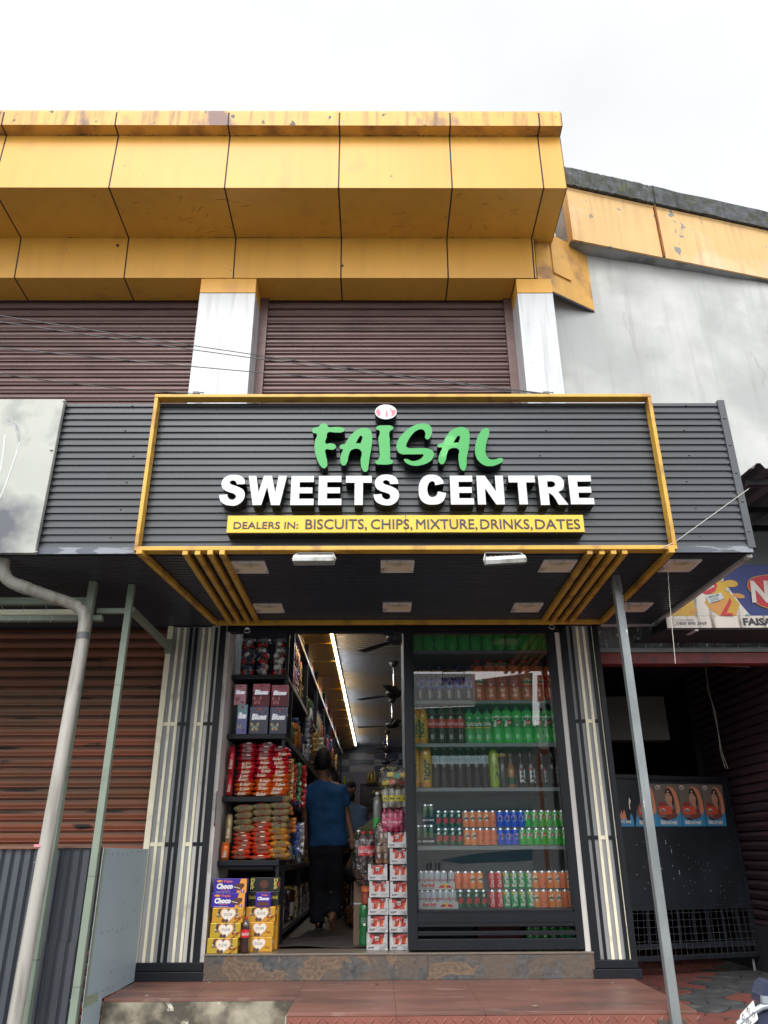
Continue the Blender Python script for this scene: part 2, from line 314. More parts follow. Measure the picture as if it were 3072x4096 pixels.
# ================================================================ the shop building
bd = thing('shop_building', 'two storey shop building with yellow panelled cornice and maroon upper shutters', 'building', (0, 6.5, -.95))
SL = bpy.data.materials.new('slate_cladding'); SL.use_nodes = True
def slate(m):
    n = m.node_tree.nodes; l = m.node_tree.links; b = n['Principled BSDF']; b.inputs['Roughness'].default_value = .5
    t = n.new('ShaderNodeTexCoord')
    def nz(s, d=8, dist=0): q = n.new('ShaderNodeTexNoise'); q.inputs['Scale'].default_value = s; q.inputs['Detail'].default_value = d; q.inputs['Distortion'].default_value = dist; l.new(t.outputs['Object'], q.inputs['Vector']); return q.outputs['Fac']
    def mr(a, p, q_): q = n.new('ShaderNodeMapRange'); q.inputs[1].default_value = p; q.inputs[2].default_value = q_; l.new(a, q.inputs[0]); return q.outputs[0]
    def mix(f, a, c): 
        q = n.new('ShaderNodeMix'); q.data_type = 'RGBA'; l.new(f, q.inputs[0])
        for i, v in ((6, a), (7, c)):
            if isinstance(v, tuple): q.inputs[i].default_value = (*v, 1)
            else: l.new(v, q.inputs[i])
        return q.outputs[2]
    base = mix(mr(nz(6), .4, .6), mix(mr(nz(25), .35, .65), srgb(62, 64, 66), srgb(92, 92, 92)), srgb(96, 84, 74))
    rust = mix(mr(nz(40), .35, .65), srgb(124, 102, 84), srgb(88, 76, 66))
    reg = nz(2.1, 4, 1.2)
    edge = mix(mr(reg, .525, .53), base, srgb(122, 100, 80)); l.new(mix(mr(reg, .537, .545), edge, rust), b.inputs['Base Color'])
    bb = n.new('ShaderNodeBump'); bb.inputs['Strength'].default_value = .9; bb.inputs['Distance'].default_value = .006
    l.new(nz(34), bb.inputs['Height']); l.new(bb.outputs[0], b.inputs['Normal'])
slate(SL)
mb = MB(); sx = [-1.283, .36, 1.585]
for a, b in zip(sx, sx[1:]): mb.box(a+.001, b-.001, 6.452, 6.7, -.172, -.012)
mb.build('stone_step', SL, bd, bevel=.002)
MB().box(-1.285, 1.587, 6.445, 6.8, -.012, 0).build('threshold', mat('polished_sill', srgb(118, 108, 98), .3, var=.12, scale=12), bd, bevel=.002)
FLR = mat('dark_floor_tile', srgb(70, 62, 60), .45, var=.15)
MB().box(-1.35, 2.0, 6.8, 18.6, -.1, -.001).build('floor', FLR, bd)
MB().box(-1.45, -1.29, 6.5, 18.6, -.17, 3.3).build('left_wall', WWL, bd)
MB().box(1.75, 1.87, 6.7, 18.6, -.17, 3.3).build('right_wall', mat('inner_wall_paint', srgb(96, 92, 98), .7), bd)
mb = MB(); mb.box(-1.29, 1.75, 18.6, 18.75, 0, 3.3, 0)
cols = [1355, 1398, 1497, 1594, 1700, 1800]; rows = [2986, 3012, 3038, 3062, 3089]
for j in range(4):
    for i in range(5):
        a = PY(cols[i], rows[j], 18.597); c = PY(cols[i+1], rows[j+1], 18.597)
        dk = j == 0 or (i+j) % 2 == 1
        mb.box(a.x+.004, c.x-.004, 18.592, 18.6, c.z+.003, a.z-.003, 1 if dk else 2)
mb.build('back_wall', [mat('mauve_wall', srgb(128, 120, 134), .6), mat('navy_tile', srgb(44, 56, 78), .3), mat('pale_tile', srgb(140, 136, 144), .3)], bd)
def ribs_y(mb, x0, x1, y0, y1, z, per, dep, mi=0, dn=True):       # corrugated soffit: ribs along X
    y = y0; vs = []; prof = []
    while y < y1-1e-4:
        prof += [(y, 0), (y+per*.62, 0), (y+per*.70, dep), (y+per*.92, dep)]; y += per
    prof = [(min(a, y1), b) for a, b in prof]+[(y1, 0)]
    for a, b in prof: vs += [(x0, a, z+b), (x1, a, z+b)]
    mb.add(vs, [(2*i, 2*i+2, 2*i+3, 2*i+1) for i in range(len(prof)-1)], mi)
def ribs_z(mb, x0, x1, z0, z1, Y, per, dep, mi=0):                # corrugated fascia: ribs along X on a vertical face; grooves recede
    z = z1; prof = []
    while z > z0+1e-4:
        prof += [(z, 0), (z-per*.46, 0), (z-per*.50, dep), (z-per*.91, dep)]; z -= per
    prof = [(max(a, z0), b) for a, b in prof]+[(z0, 0)]
    vs = []
    for a, b in prof: vs += [(x0, Y+b, a), (x1, Y+b, a)]
    mb.add(vs, [(2*i, 2*i+1, 2*i+3, 2*i+2) for i in range(len(prof)-1)], mi)
ICE = mat('interior_ceiling_sheet', srgb(150, 148, 150), .35, metal=.3, var=.05)
mb = MB(); ribs_y(mb, -.53, 1.75, 6.8, 18.6, 2.95, .1, .03); mb.box(-1.29, 1.75, 6.8, 18.6, 3.0, 3.1)
mb.build('ceiling', ICE, bd)
mb = MB()
for k in range(13):
    y = 6.85+k*.9; mb.box(-.92, -.53, y+.01, y+.87, 2.88, 2.9)
mb.build('gold_ceiling_strip', mat('gold_laminate', srgb(190, 150, 60), .3, metal=.2), bd)
MB().box(-6.5, 1.87, 6.52, 6.8, 2.5, 3.35).build('front_wall', DKW, bd)
# upper storey
MB().box(-6.5, 1.9, 6.95, 7.1, 3.3, 7.7).build('upper_wall', DKW, bd)
MB().box(-6.5, 1.9, 6.6, 18.75, 7.6, 7.7).box(-6.5, -6.3, 7.1, 18.75, -.95, 7.6).box(-6.3, 1.9, 18.75, 18.9, -.95, 7.6).box(1.75, 1.9, 7.1, 18.75, 3.3, 7.6).build('roof_slab', PLS, bd)
def shutter(name, x0, x1, z0, z1, Y, per, m, parent, fr=.07, frm=None, bulge=.016, m2=None):
    mb = MB(); z = z1; prof = []
    while z > z0:
        for t, d in ((0, .004), (.04, .022), (.1, .022), (.13, .0), (.17, .012), (.22, .004), (.45, -bulge*.6), (.65, -bulge*.6), (.9, .004)): prof.append((z-per*t, d))
        z -= per
    prof = [(max(a, z0), b) for a, b in prof]+[(z0, 0)]; vs = []
    for a, b in prof: vs += [(x0+fr, Y+b, a), (x1-fr, Y+b, a)]
    for i in range(len(prof)-1): mb.add([], []); 
    b_ = len(mb.v); mb.v += [Vector(q) for q in vs]
    for i in range(len(prof)-1): mb.f.append([b_+2*i, b_+2*i+1, b_+2*i+3, b_+2*i+2]); mb.m.append(1 if i % 9 in (4, 5) else 0); mb.s.append(False)
    o = mb.build(name, [m, m2 or m], parent)
    mb = MB()
    for a, b in ((x0, x0+fr), (x1-fr, x1)): MB().box(a, b, Y-.045, Y+.05, z0, z1).build('guide_rail', frm or m, o)
    return o
P1L, P1R, P2L, P2R = -1.895, -1.303, 1.494, 1.874
shutter('upper_shutter', P1R, P2L, 3.3, 6.32, 6.84, .1, SHU, bd, .09)
shutter('upper_shutter', -5.2, P1L, 3.3, 6.32, 6.84, .1, SHU, bd, .06)
for a, b, c in ((P1L, P1R, 6.33), (P2L, P2R, 6.33)):
    o = MB().box(a, b, 6.482, 6.95, 3.66, 6.128).box(a, b, 6.482, 6.95, 3.3, 3.652).build('upper_pillar', WHT, bd, bevel=.003)
    MB().box(a+.003, b-.003, 6.49, 6.94, 3.64, 3.67).box(a+.003, b-.003, 6.49, 6.94, 6.12, 6.14).build('joint', JOINT, o)
    MB().box(a, b, 6.482, 6.95, 6.136, 6.325).build('pillar_cap', YEL, o, bevel=.003)
xe = PY(2142, 1050, 6.48).x
MB().box(xe+.006, P2R, 6.484, 6.8, 6.327, 6.83).build('corner_panel', YEL3, bd)
# cornice
PR = [(5.60, 7.764), (5.612, 7.591), (5.735, 7.579), (5.74, 6.85), (6.42, 6.835), (6.475, 6.33), (6.83, 6.319)]
cap = thing
cx = [-5.6]+[PY(p, 752, 5.74).x for p in (-30, 435, 898, 1354, 1809, 2175)]
mbs = [MB(), MB()]; g = .008
XE = 1.935
def strip(mb, i, x0, x1, mi):
    a, b = PR[i], PR[i+1]; mb.quad((x0, b[0], b[1]), (x1, b[0], b[1]), (x1, a[0], a[1]), (x0, a[0], a[1]), mi)
mb = MB()
for i in range(6):
    ends = cx+[XE if i < 4 else xe if i == 4 else P2L]
    if i == 5: ends = [e for e in ends if e < P2L-.05 or e == ends[-1]]
    for a, b in zip(ends, ends[1:]): strip(mb, i, a+g, b-g, {0: 1, 1: 2}.get(i, 0))
mb.box(-5.6, XE, 5.6, 6.9, 7.764, 7.79, 1)
end = [(XE, y, z) for y, z in PR[:5]]+[(XE, 6.95, 6.835), (XE, 6.95, 7.764)]
mb.poly(end, 0); mb.quad((xe, 6.42, 6.8345), (XE, 6.42, 6.8345), (XE, 6.95, 6.8345), (xe, 6.95, 6.8345), 0)
co = mb.build('cornice', [YEL, YEL2, YEL3], bd)
mb = MB()
for i in range(6):
    ny, nz = (PR[i+1][1]-PR[i][1]), -(PR[i+1][0]-PR[i][0]); l_ = math.hypot(ny, nz); ny, nz = -ny/l_*.004, -nz/l_*.004
    a, b = PR[i], PR[i+1]; x1 = XE-.003 if i < 4 else (xe if i == 4 else P2L)
    mb.quad((-5.6, b[0]+ny, b[1]+abs(nz)), (x1, b[0]+ny, b[1]+abs(nz)), (x1, a[0]+ny, a[1]+abs(nz)), (-5.6, a[0]+ny, a[1]+abs(nz)))
mb.build('panel_joint', JOINT, co)
GRM = flat('dark_grime', 50, 42, 40, .9); rg = random.Random(17); mb = MB()
for (yy, zz, n_) in ((6.4195, 6.8335, 260), (5.7335, 7.578, 220), (6.8, 6.318, 40)):
    x = -3.2
    for k in range(n_):
        x = rg.uniform(-3.4, 1.85) if rg.random() < .25 else x+rg.uniform(0, .03)
        if x > 1.85: x = -3.2
        w_, h_ = rg.uniform(.004, .02), rg.uniform(.003, .009)
        mb.add([(x, yy-.002, zz+.0), (x+w_, yy-.002, zz), (x+w_*.8, yy-h_*1.5, zz-.003), (x+w_*.2, yy-h_*2, zz-.003)], [(0, 1, 2, 3)])
for k in range(34):
    p = Vector((rg.uniform(-3, 1.7), rg.uniform(5.85, 6.35), 6.838)); a = rg.uniform(0, 6.28); pts = [p]
    for q in range(rg.randint(2, 6)): a += rg.uniform(-.9, .9); pts.append(pts[-1]+Vector((math.cos(a), math.sin(a)*.7, 0))*rg.uniform(.012, .04))
    for q, r_ in zip(pts, pts[1:]): 
        n_ = (r_-q).cross(Vector((0, 0, 1))).normalized()*.0016; z_ = lambda v: Vector((v.x, v.y, 6.85-(v.y-5.74)/.68*.015-.006)); mb.add([z_(q-n_), z_(r_-n_), z_(r_+n_), z_(q+n_)], [(0, 1, 2, 3)])
mb.build('grime_marks', GRM, co, kind='stuff')
# splayed panel between the cornice and the neighbour
A0, B0 = Vector((P2R, 6.484, 0)), Vector((2.41, 6.81, 0)); sd = (B0-A0).normalized(); sn = Vector((sd.y, -sd.x, 0))
Z = lambda v, z: Vector((v.x, v.y, z))
mb = MB(); mb.prism([Z(A0, 6.16), Z(B0, 6.163), Z(B0, 7.0), Z(A0, 7.0)], -sn*.03)
mb.prism([Z(A0+sd*.04+sn*.02, 6.42), Z(A0+sd*.30+sn*.02, 6.42), Z(A0+sd*.30+sn*.02, 6.84), Z(A0+sd*.04+sn*.02, 6.84)], -sn*.019)
mb.build('splay_panel', YEL3, bd, bevel=.003)
MB().prism([Z(A0-sn*.001, 6.154), Z(B0-sn*.001, 6.157), Z(B0-sn*.03, 6.157), Z(A0-sn*.03, 6.154)], (0, 0, -.02)).build('edge_trim', JOINT, bd)
# lower front: red shutter on the left, striped pilasters each side of the opening
rs = shutter('lower_shutter', -5.2, -1.80, -.6, 2.49, 6.6, .082, RSH, bd, .05, BLK, .008, RSD)
def pil(px_items, row, x0, x1, base, crosses):
    X = lambda p: PY(p, row, 6.48).x
    o = MB().box(x0+.004, x1-.004, 6.506, 6.6, -.056, 2.485).build('striped_pilaster', GRP, bd)
    for kind, a, b in px_items:
        m = {'c': CRM, 'k': BLK, 'K': BLK, 'C': CRM}[kind]; y0 = 6.478 if kind in 'KC' else 6.488
        MB().box(X(a), X(b), y0, 6.5, -.056, 2.487 if kind in 'KC' else 2.475).build('upright_bar', m, o, bevel=.002)
    for py, segs in crosses:
        z = PY(base, py, 6.5).z
        for m, a, b in segs: MB().box(X(a), X(b), 6.496, 6.5065, z-.014, z+.014).build('cross_bar', m, o)
    MB().box(x0, x1, 6.474, 6.535, -.11, -.056).box(x0-.012, x1+.012, 6.44, 6.535, -.172, -.112).build('plinth', BLK, o, bevel=.003)
    return o
f = lambda x: 600+x/3.318
pil([('C', f(240), f(308)), ('c', f(365), f(400)), ('c', f(452), f(487)), ('k', f(530), f(568)), ('k', f(600), f(642)), ('c', f(697), f(731)), ('c', f(780), f(813)), ('k', f(865), f(900)), ('K', f(934), f(1012))], 2510, -1.79, -1.292, 700,
    [(2896, [(CRM, f(308), f(487)), (BLK, f(487), f(642)), (CRM, f(697), f(813)), (BLK, f(813), f(934))]), (3377, [(CRM, f(308), f(487)), (BLK, f(487), f(642)), (CRM, f(697), f(813)), (BLK, f(813), f(934))])])
f = lambda x: 2000+x/3.318
pil([('K', f(780), f(876)), ('k', f(920), f(955)), ('c', f(1003), f(1038)), ('c', f(1088), f(1121)), ('k', f(1165), f(1208)), ('c', f(1210), f(1219)), ('K', f(1227), f(1292))], 2510, 1.58, 1.91, 2420,
    [(2884, [(BLK, f(876), f(1003)), (CRM, f(1038), f(1088)), (BLK, f(1121), f(1227))]), (3350, [(BLK, f(876), f(1003)), (CRM, f(1038), f(1088)), (BLK, f(1121), f(1227))])])
MB().box(1.535, 1.578, 6.487, 6.7, -.002, 2.42).build('door_jamb', WWL, bd)
MB().box(-1.31, 1.6, 6.478, 6.56, 2.432, 2.488).build('lintel', BLK, bd, bevel=.003)
for px, py in ((989, 2520), (2207, 2505)):
    p = PY(px, py, 6.46); MB().lathe([(0, -.012), (.024, -.012), (.03, 0), (.024, .006), (.02, .001), (0, .001)], seg=20).build('track_roller', mat('chrome', srgb(200, 200, 205), .2, metal=1, var=0), bd)
    o = bpy.context.scene.collection.objects[-1]
    o.data.transform(Matrix.Translation(p-Vector((0, 0, 0))) @ Matrix.Rotation(math.radians(90), 4, 'X') @ Matrix.Translation(OFF[bd.name]*1)); o.data.transform(Matrix.Translation(-OFF[bd.name]))
# ================================================================ neighbouring building on the right
nb = thing('neighbour_building', 'neighbouring building with grey plaster wall, pale orange fascia and mossy concrete roof edge', 'building', (3, 7, -.95))
ORG = mat('pale_orange_paint', streak=(srgb(150, 120, 90), .4, 12), col=srgb(208, 170, 114), rough=.65, var=.06, scale=1.5, dirt=srgb(222, 190, 150), dscale=1.6, dth=(.5, .7), dirt2=srgb(128, 128, 125), d2=(.645, .655), d2s=4, bump=.2, bscale=20)
MOS = mat('mossy_concrete', streak=(srgb(40, 42, 42), .7, 12), col=srgb(84, 87, 91), rough=.9, var=.25, scale=14, bump=.9, bscale=28, dirt=srgb(62, 64, 54), dscale=9, dth=(.4, .62), dirt2=srgb(92, 104, 48), d2=(.64, .7), d2s=4)
DCO = mat('damp_concrete', srgb(150, 152, 154), .85, var=.12, scale=6, bump=.5, dirt=srgb(110, 110, 112), dscale=3, dth=(.5, .65))
th = math.radians(14.3); dw = Vector((math.cos(th), math.sin(th), 0)); nw = Vector((math.sin(th), -math.cos(th), 0))
Bw = Vector((2.41, 6.812, 0)); EA = Vector((2.2, 6.56, 0))
W = lambda P, s, z, n=0: Vector((P.x, P.y, 0))+dw*s+nw*n+Vector((0, 0, z))
_p1, _p2 = PZ(2353, 1022, 6.956), PZ(3072, 1133, 6.956); dwl = (_p2-_p1); dwl.z = 0; dwl.normalize(); nwl = Vector((dwl.y, -dwl.x, 0))
WW = lambda s, z, n=0: Vector((Bw.x, Bw.y, 0))+dwl*s+nwl*n+Vector((0, 0, z))
mb = MB(); nU, nV = 40, 24
rg = random.Random(3); hs = [[rg.uniform(-.006, .006) for _ in range(nU+1)] for _ in range(nV+1)]
mb.grid(lambda u, v: WW(-.62+u*9, 2.3+v*4.66, hs[min(nV, int(round(v*nV)))][min(nU, int(round(u*nU)))]), nU, nV)
for a, b in ((-.62, 8.4),): mb.add([WW(a, 2.3, -.3), WW(b, 2.3, -.3), WW(b, 7.0, -.3), WW(a, 7.0, -.3)], [(0, 3, 2, 1)])
pw = mb.build('plaster_wall', PLS, nb)
rg = random.Random(9); mb = MB()
for s0, z0_, n_ in ((.35, 6.2, 16), (1.1, 5.0, 22), (1.9, 5.9, 14), (.2, 5.1, 12)):
    s_, z_ = s0, z0_
    for k in range(n_):
        s2, z2 = s_+rg.uniform(-.03, .05), z_-rg.uniform(.01, .06); q, r_ = WW(s_, z_, .0085), WW(s2, z2, .0085); mb.add([q, q+dwl*.003, r_+dwl*.003, r_], [(0, 1, 2, 3)]); s_, z_ = s2, z2
mb.build('hairline_cracks', flat('crack_grey', 120, 120, 118, .9), pw, kind='stuff')
mb = MB(); mb.prism([W(EA, 0, 6.956, -.03), W(EA, 8.6, 6.956, -.03), W(EA, 8.6, 6.956, -.9), W(EA, 0, 6.956, -.9)], (0, 0, .03)); mb.build('eave_soffit', DCO, nb)
fo = None; xs = [0, PP(2640, 950, EA, nw), PP(3500, 1000, EA, nw)]
s1 = (xs[1]-EA).dot(dw)
for a, b in ((0.0, s1-.015), (s1+.015, s1+2.3), (s1+2.33, 8.6)):
    mb = MB()
    def fas(u, v, a=a, b=b): return W(EA, a+u*(b-a), 6.955+v*.775, .0-.045*math.sin(v*math.pi*.9)+(.03 if v > .93 else 0))
    mb.grid(fas, 12, 14); mb.prism([W(EA, a, 6.96, -.001), W(EA, b, 6.96, -.001), W(EA, b, 7.75, -.001), W(EA, a, 7.75, -.001)][::-1], -nw*.12)
    mb.build('fascia_panel', ORG, nb)
rg = random.Random(5)
nz = [rg.uniform(-.006, .006) for _ in range(200)]
for a, b in ((-.04, s1-.02), (s1+.0, 8.6)):
    mb = MB(); n = 40
    prof = [(-.02, 7.745), (.05, 7.75), (.052, 7.88), (.05, 8.02), (.02, 8.055), (-.5, 8.075)]
    def sl_(u, v, a=a, b=b):
        k = min(5, int(round(v*5))); i = int(u*n)
        return W(EA, a+u*(b-a), prof[k][1]+nz[(i*7+k*3) % 200], prof[k][0]+nz[(i*5+k*11) % 200])
    mb.grid(sl_, n, 5, 0, False); mb.add([W(EA, a, 7.73, -.02), W(EA, a, 7.76, .055), W(EA, a, 8.04, .05), W(EA, a, 8.08, -.5), W(EA, a, 7.73, -.5)], [(0, 1, 2, 3, 4)])
    mb.build('roof_slab', MOS, nb)
MB().bar(W(EA, s1, 6.95, .012), W(EA, s1, 7.75, .012), .02, .02, mi=0).build('rust_joint', mat('rust', srgb(130, 78, 40), .9, var=.3), nb)
MB().prism([W(EA, .02, 6.96, -.1), W(Bw, -.3, 6.96, -.1), W(Bw, -.3, 7.7, -.1), W(EA, .02, 7.7, -.1)], (0, .02, 0)).build('end_wall', DCO, nb)
# lower part: rough beam, drip strip, red lintel, shuttered side bay
ROU = mat('rough_render', srgb(112, 114, 116), .95, var=.3, scale=14, bump=1, bscale=55, dirt2=srgb(200, 200, 196), d2=(.6, .66), d2s=38, dirt=srgb(64, 64, 66), dscale=5, dth=(.45, .65), stretch=(1, 1, .5))
MB().box(1.92, 8, 6.6, 6.85, 2.3, 3.45).build('beam', ROU, nb)
MB().box(1.92, 8, 6.56, 6.61, 2.262, 2.3).build('drip_strip', mat('worn_zinc', srgb(120, 122, 124), .5, metal=.4, var=.15), nb)
MB().box(1.92, 8, 6.58, 6.7, 2.165, 2.26).build('red_lintel', mat('red_lintel_paint', srgb(124, 48, 48), .5, var=.2, scale=8, dirt=srgb(80, 36, 38), dscale=5), nb, bevel=.004)
MB().box(1.88, 8, 6.86, 12, 2.55, 2.6).box(1.88, 8, 12, 12.1, -.46, 2.6).box(1.88, 1.9, 6.6, 12, -.46, 2.6).build('bay_interior', DKW, nb)
MB().box(1.9, 3.0, 8.1, 8.3, 1.72, 2.16).build('hanging_beam', mat('grey_beam_paint', srgb(84, 82, 82), .8), nb)
mb = MB(); per = .085; z = 2.55; prof = []
DSH = mat('dark_plum_shutter', srgb(84, 66, 74), .35, metal=.2, var=.1)
while z > .0:
    for t, d in ((0, .006), (.06, .02), (.12, .02), (.16, 0), (.5, -.014), (.9, 0)): prof.append((z-per*t, d))
    z -= per
for xw, ya, yb in ((3.62, 6.9, 11.9),):
    vs = []
    for a, b in prof: vs += [(xw+b, ya, a), (xw+b, yb, a)]
    mb.add(vs, [(2*i, 2*i+1, 2*i+3, 2*i+2) for i in range(len(prof)-1)])
vs = []
for a, b in prof: vs += [(1.9, 11.6+b, a), (3.62, 11.6+b, a)]
mb.add(vs, [(2*i, 2*i+2, 2*i+3, 2*i+1) for i in range(len(prof)-1)])
o = mb.build('side_shutter', DSH, nb)
MB().box(3.56, 3.64, 8.9, 8.98, 0, 2.55).build('guide_rail', BLK, o)
MB().box(3.64, 3.8, 6.85, 12, -.46, 2.55).box(3.6, 3.66, 6.9, 12, -.46, .02).build('side_wall', DKW, nb)
# ================================================================ corrugated awning roof beyond the canopy
aw = thing('side_awning', 'dark corrugated awning roof under the grey plaster wall', 'awning', (3.6, 6, 3.2))
mb = MB(); per = .18; n = 34; vs = []
for i in range(n*6+1):
    x = 2.86+i*per/6; t = (i % 6); h = .045 if t in (2, 3) else (.0 if t in (5, 0) else .0)
    vs += [(x, 5.2, 3.36+h), (x, 6.78, 3.5+h)]
mb.add(vs, [(2*i, 2*i+2, 2*i+3, 2*i+1) for i in range(n*6)])
mb.build('roof_sheet', mat('dark_roof_sheet', srgb(92, 92, 96), .5, metal=.2, var=.12), aw)
for y, z in ((5.35, 3.345), (6.0, 3.40), (6.5, 3.44)): MB().box(2.9, 8, y, y+.04, z-.05, z-.003).build('purlin', BLK, aw)
MB().box(2.92, 8, 6.555, 6.598, 2.9, 3.40).build('back_panel', mat('grey_cladding', srgb(146, 150, 152), .6, var=.06), aw)
# ================================================================ canopy
cn = thing('shop_canopy', 'charcoal corrugated canopy box projecting over the shop front', 'canopy', (0, 5.6, 2.49))
CY, CZ = 4.652, 2.491; CX1 = 2.50; CT = 3.655
FY = 4.735
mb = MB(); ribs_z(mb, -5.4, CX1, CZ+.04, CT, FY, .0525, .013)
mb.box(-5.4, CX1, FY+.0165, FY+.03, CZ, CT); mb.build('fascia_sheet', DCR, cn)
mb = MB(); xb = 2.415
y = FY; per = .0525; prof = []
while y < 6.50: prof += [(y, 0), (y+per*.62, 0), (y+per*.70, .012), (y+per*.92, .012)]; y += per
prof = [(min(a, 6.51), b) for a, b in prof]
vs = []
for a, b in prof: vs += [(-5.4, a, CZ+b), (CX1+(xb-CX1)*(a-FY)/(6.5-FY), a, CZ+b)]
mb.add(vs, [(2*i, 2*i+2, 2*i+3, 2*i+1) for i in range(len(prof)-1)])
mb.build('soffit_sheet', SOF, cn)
MB().prism([(CX1-.01, FY+.03, CZ+.02), (xb-.01, 6.5, CZ+.02), (xb-.01, 6.5, CT-.05), (CX1-.01, FY+.03, CT-.02)], (-.02, 0, 0)).build('end_sheet', DCR, cn)
MB().box(-5.4, CX1-.03, FY+.03, 6.5, CT-.06, CT-.04).build('top_sheet', DCR, cn)
TRM = mat('white_edge_trim', srgb(186, 184, 184), .5, var=.12, scale=9, dirt=srgb(90, 88, 88), dscale=6, dth=(.6, .75))
MB().bar((CX1-.012, FY+.03, CZ-.012), (xb-.012, 6.5, CZ-.012), .035, .022).build('soffit_trim', TRM, cn)
MB().box(1.95, xb-.03, 6.47, 6.5, CZ-.02, CZ-.002).build('soffit_trim', TRM, cn)
MB().box(CX1-.028, CX1+.022, FY-.012, FY+.02, CZ+.03, CT+.02).build('corner_trim', DCR, cn, bevel=.002)
MB().box(-5.4, -1.6, FY-.006, FY-.001, CZ, CZ+.045).box(1.97, CX1, FY-.006, FY-.001, CZ, CZ+.045).box(-1.52, 1.89, FY-.006, FY-.001, CZ, CZ+.05).build('bottom_flashing', mat('scuffed_flashing', srgb(82, 86, 96), .4, var=.1, dirt=srgb(130, 134, 142), dscale=9, dth=(.52, .56), stretch=(.5, 1, 2)), cn)
mb = MB(); rg = random.Random(11)
for x, zs in ((-2.35, 1), (-1.75, 1), (-.35, 1), (1.2, 1), (2.2, 1)):
    for k in range(6):
        p = Vector((x+rg.uniform(-.06, .06), FY-.002, CZ+.12+k*.205)); mb.lathe([(0, -.004), (.006, -.003), (.008, 0)], p, 8)
for k in range(5): mb.lathe([(0, -.006), (.008, -.004), (.01, 0)], (CX1-.004, FY-.014, CZ+.15+k*.22), 8)
mb.build('rivet', mat('rivet_zinc', srgb(120, 124, 130), .4, metal=.6, var=0), cn)
# flat ceiling panel lights
PWH = mat('panel_frame_white', srgb(232, 224, 222), .5, var=.08, scale=12, dirt=srgb(120, 112, 108), dscale=9, dth=(.52, .68))
PDF = mat('panel_diffuser', srgb(236, 222, 190), .5, var=.06, scale=7, dirt=srgb(160, 150, 126), dscale=6, dth=(.5, .7))
spots = [((940, 2272), (1061, 2288), 'front row, left of the floodlights'), ((1529, 2245), (1650, 2288), 'centre of the front row'), ((2178, 2245), (2292, 2286), 'front row, right side inside the yellow stripes'),
         ((2690, 2243), (2720, 2282), 'front row, beyond the right yellow beam'), ((1023, 2420), (1130, 2447), 'rear row, left side'), ((1536, 2415), (1636, 2446), 'centre of the rear row'),
         ((2062, 2415), (2140, 2447), 'rear row, right side'), ((2500, 2415), (2560, 2445), 'rear row, behind the galvanised pole')]
ctr = [(1001, 2270), (1589, 2267), (2229, 2265), (2717, 2264), (1076, 2434), (1588, 2430), (2107, 2431), (2539, 2430)]
for (px, py), s in zip(ctr, spots):
    p = PZ(px, py, CZ-.008); t = thing('panel_light', 'square unlit ceiling panel light, '+s[2], 'ceiling light', p, 'square panel lights in the canopy soffit')
    h = .115
    MB().box(p.x-h, p.x+h, p.y-h, p.y-h+.025, p.z-.004, p.z+.007).box(p.x-h, p.x+h, p.y+h-.025, p.y+h, p.z-.004, p.z+.007).box(p.x-h, p.x-h+.025, p.y-h+.025, p.y+h-.025, p.z-.004, p.z+.007).box(p.x+h-.025, p.x+h, p.y-h+.025, p.y+h-.025, p.z-.004, p.z+.007).build('frame', PWH, t)
    MB().box(p.x-h+.024, p.x+h-.024, p.y-h+.024, p.y+h-.024, p.z-.001, p.z+.006).build('diffuser', PDF, t)
# yellow steel frame round the sign with beams running back under the soffit
sf = thing('sign_frame', 'yellow steel frame round the shop sign with striped beams under the canopy', 'frame', (0, 4.65, CZ))
YST = mat('yellow_steel', srgb(206, 160, 60), .45, var=.1, scale=8, dirt=srgb(150, 106, 54), dscale=6, dth=(.52, .72), dirt2=srgb(70, 52, 40), d2=(.735, .755), d2s=28)
x0, x1, z0, z1 = -1.595, 1.965, 2.487, 3.682
t_ = .026
for a in (x0, x1-t_): MB().box(a, a+t_, CY, FY-.008, z0+t_, z1-t_).build('side_tube', YST, sf, bevel=.004)
MB().box(x0, x1, CY-.002, FY-.008, z1-t_, z1).build('top_tube', YST, sf, bevel=.004)
MB().box(x0, x1, CY-.002, FY-.008, z0-.004, z0+t_).build('bottom_tube', YST, sf, bevel=.004)
def beam(a, b, w_=.04): 
    A = PZ(*a, CZ-.02); B = PZ(*b, CZ-.02)
    MB().bar(A, B, w_, .035).build('beam', YST, sf, bevel=.003)
beam((556, 2205), (862, 2490)); beam((2688, 2200), (2402, 2492))
for a, b in (((740, 2209), (925, 2494)), ((790, 2209), (962, 2494)), ((840, 2208), (999, 2494)), ((888, 2208), (1033, 2494))): beam(a, b, .036)
for a, b in (((2360, 2207), (2168, 2492)), ((2408, 2207), (2203, 2492)), ((2455, 2206), (2240, 2491)), ((2500, 2206), (2277, 2491))): beam(a, b, .036)
a, b = PZ(862, 2496, CZ-.03), PZ(2402, 2496, CZ-.03)
MB().box(a.x, b.x, a.y-.02, a.y+.02, CZ-.04, CZ-.003).build('rear_beam', YST, sf, bevel=.003)
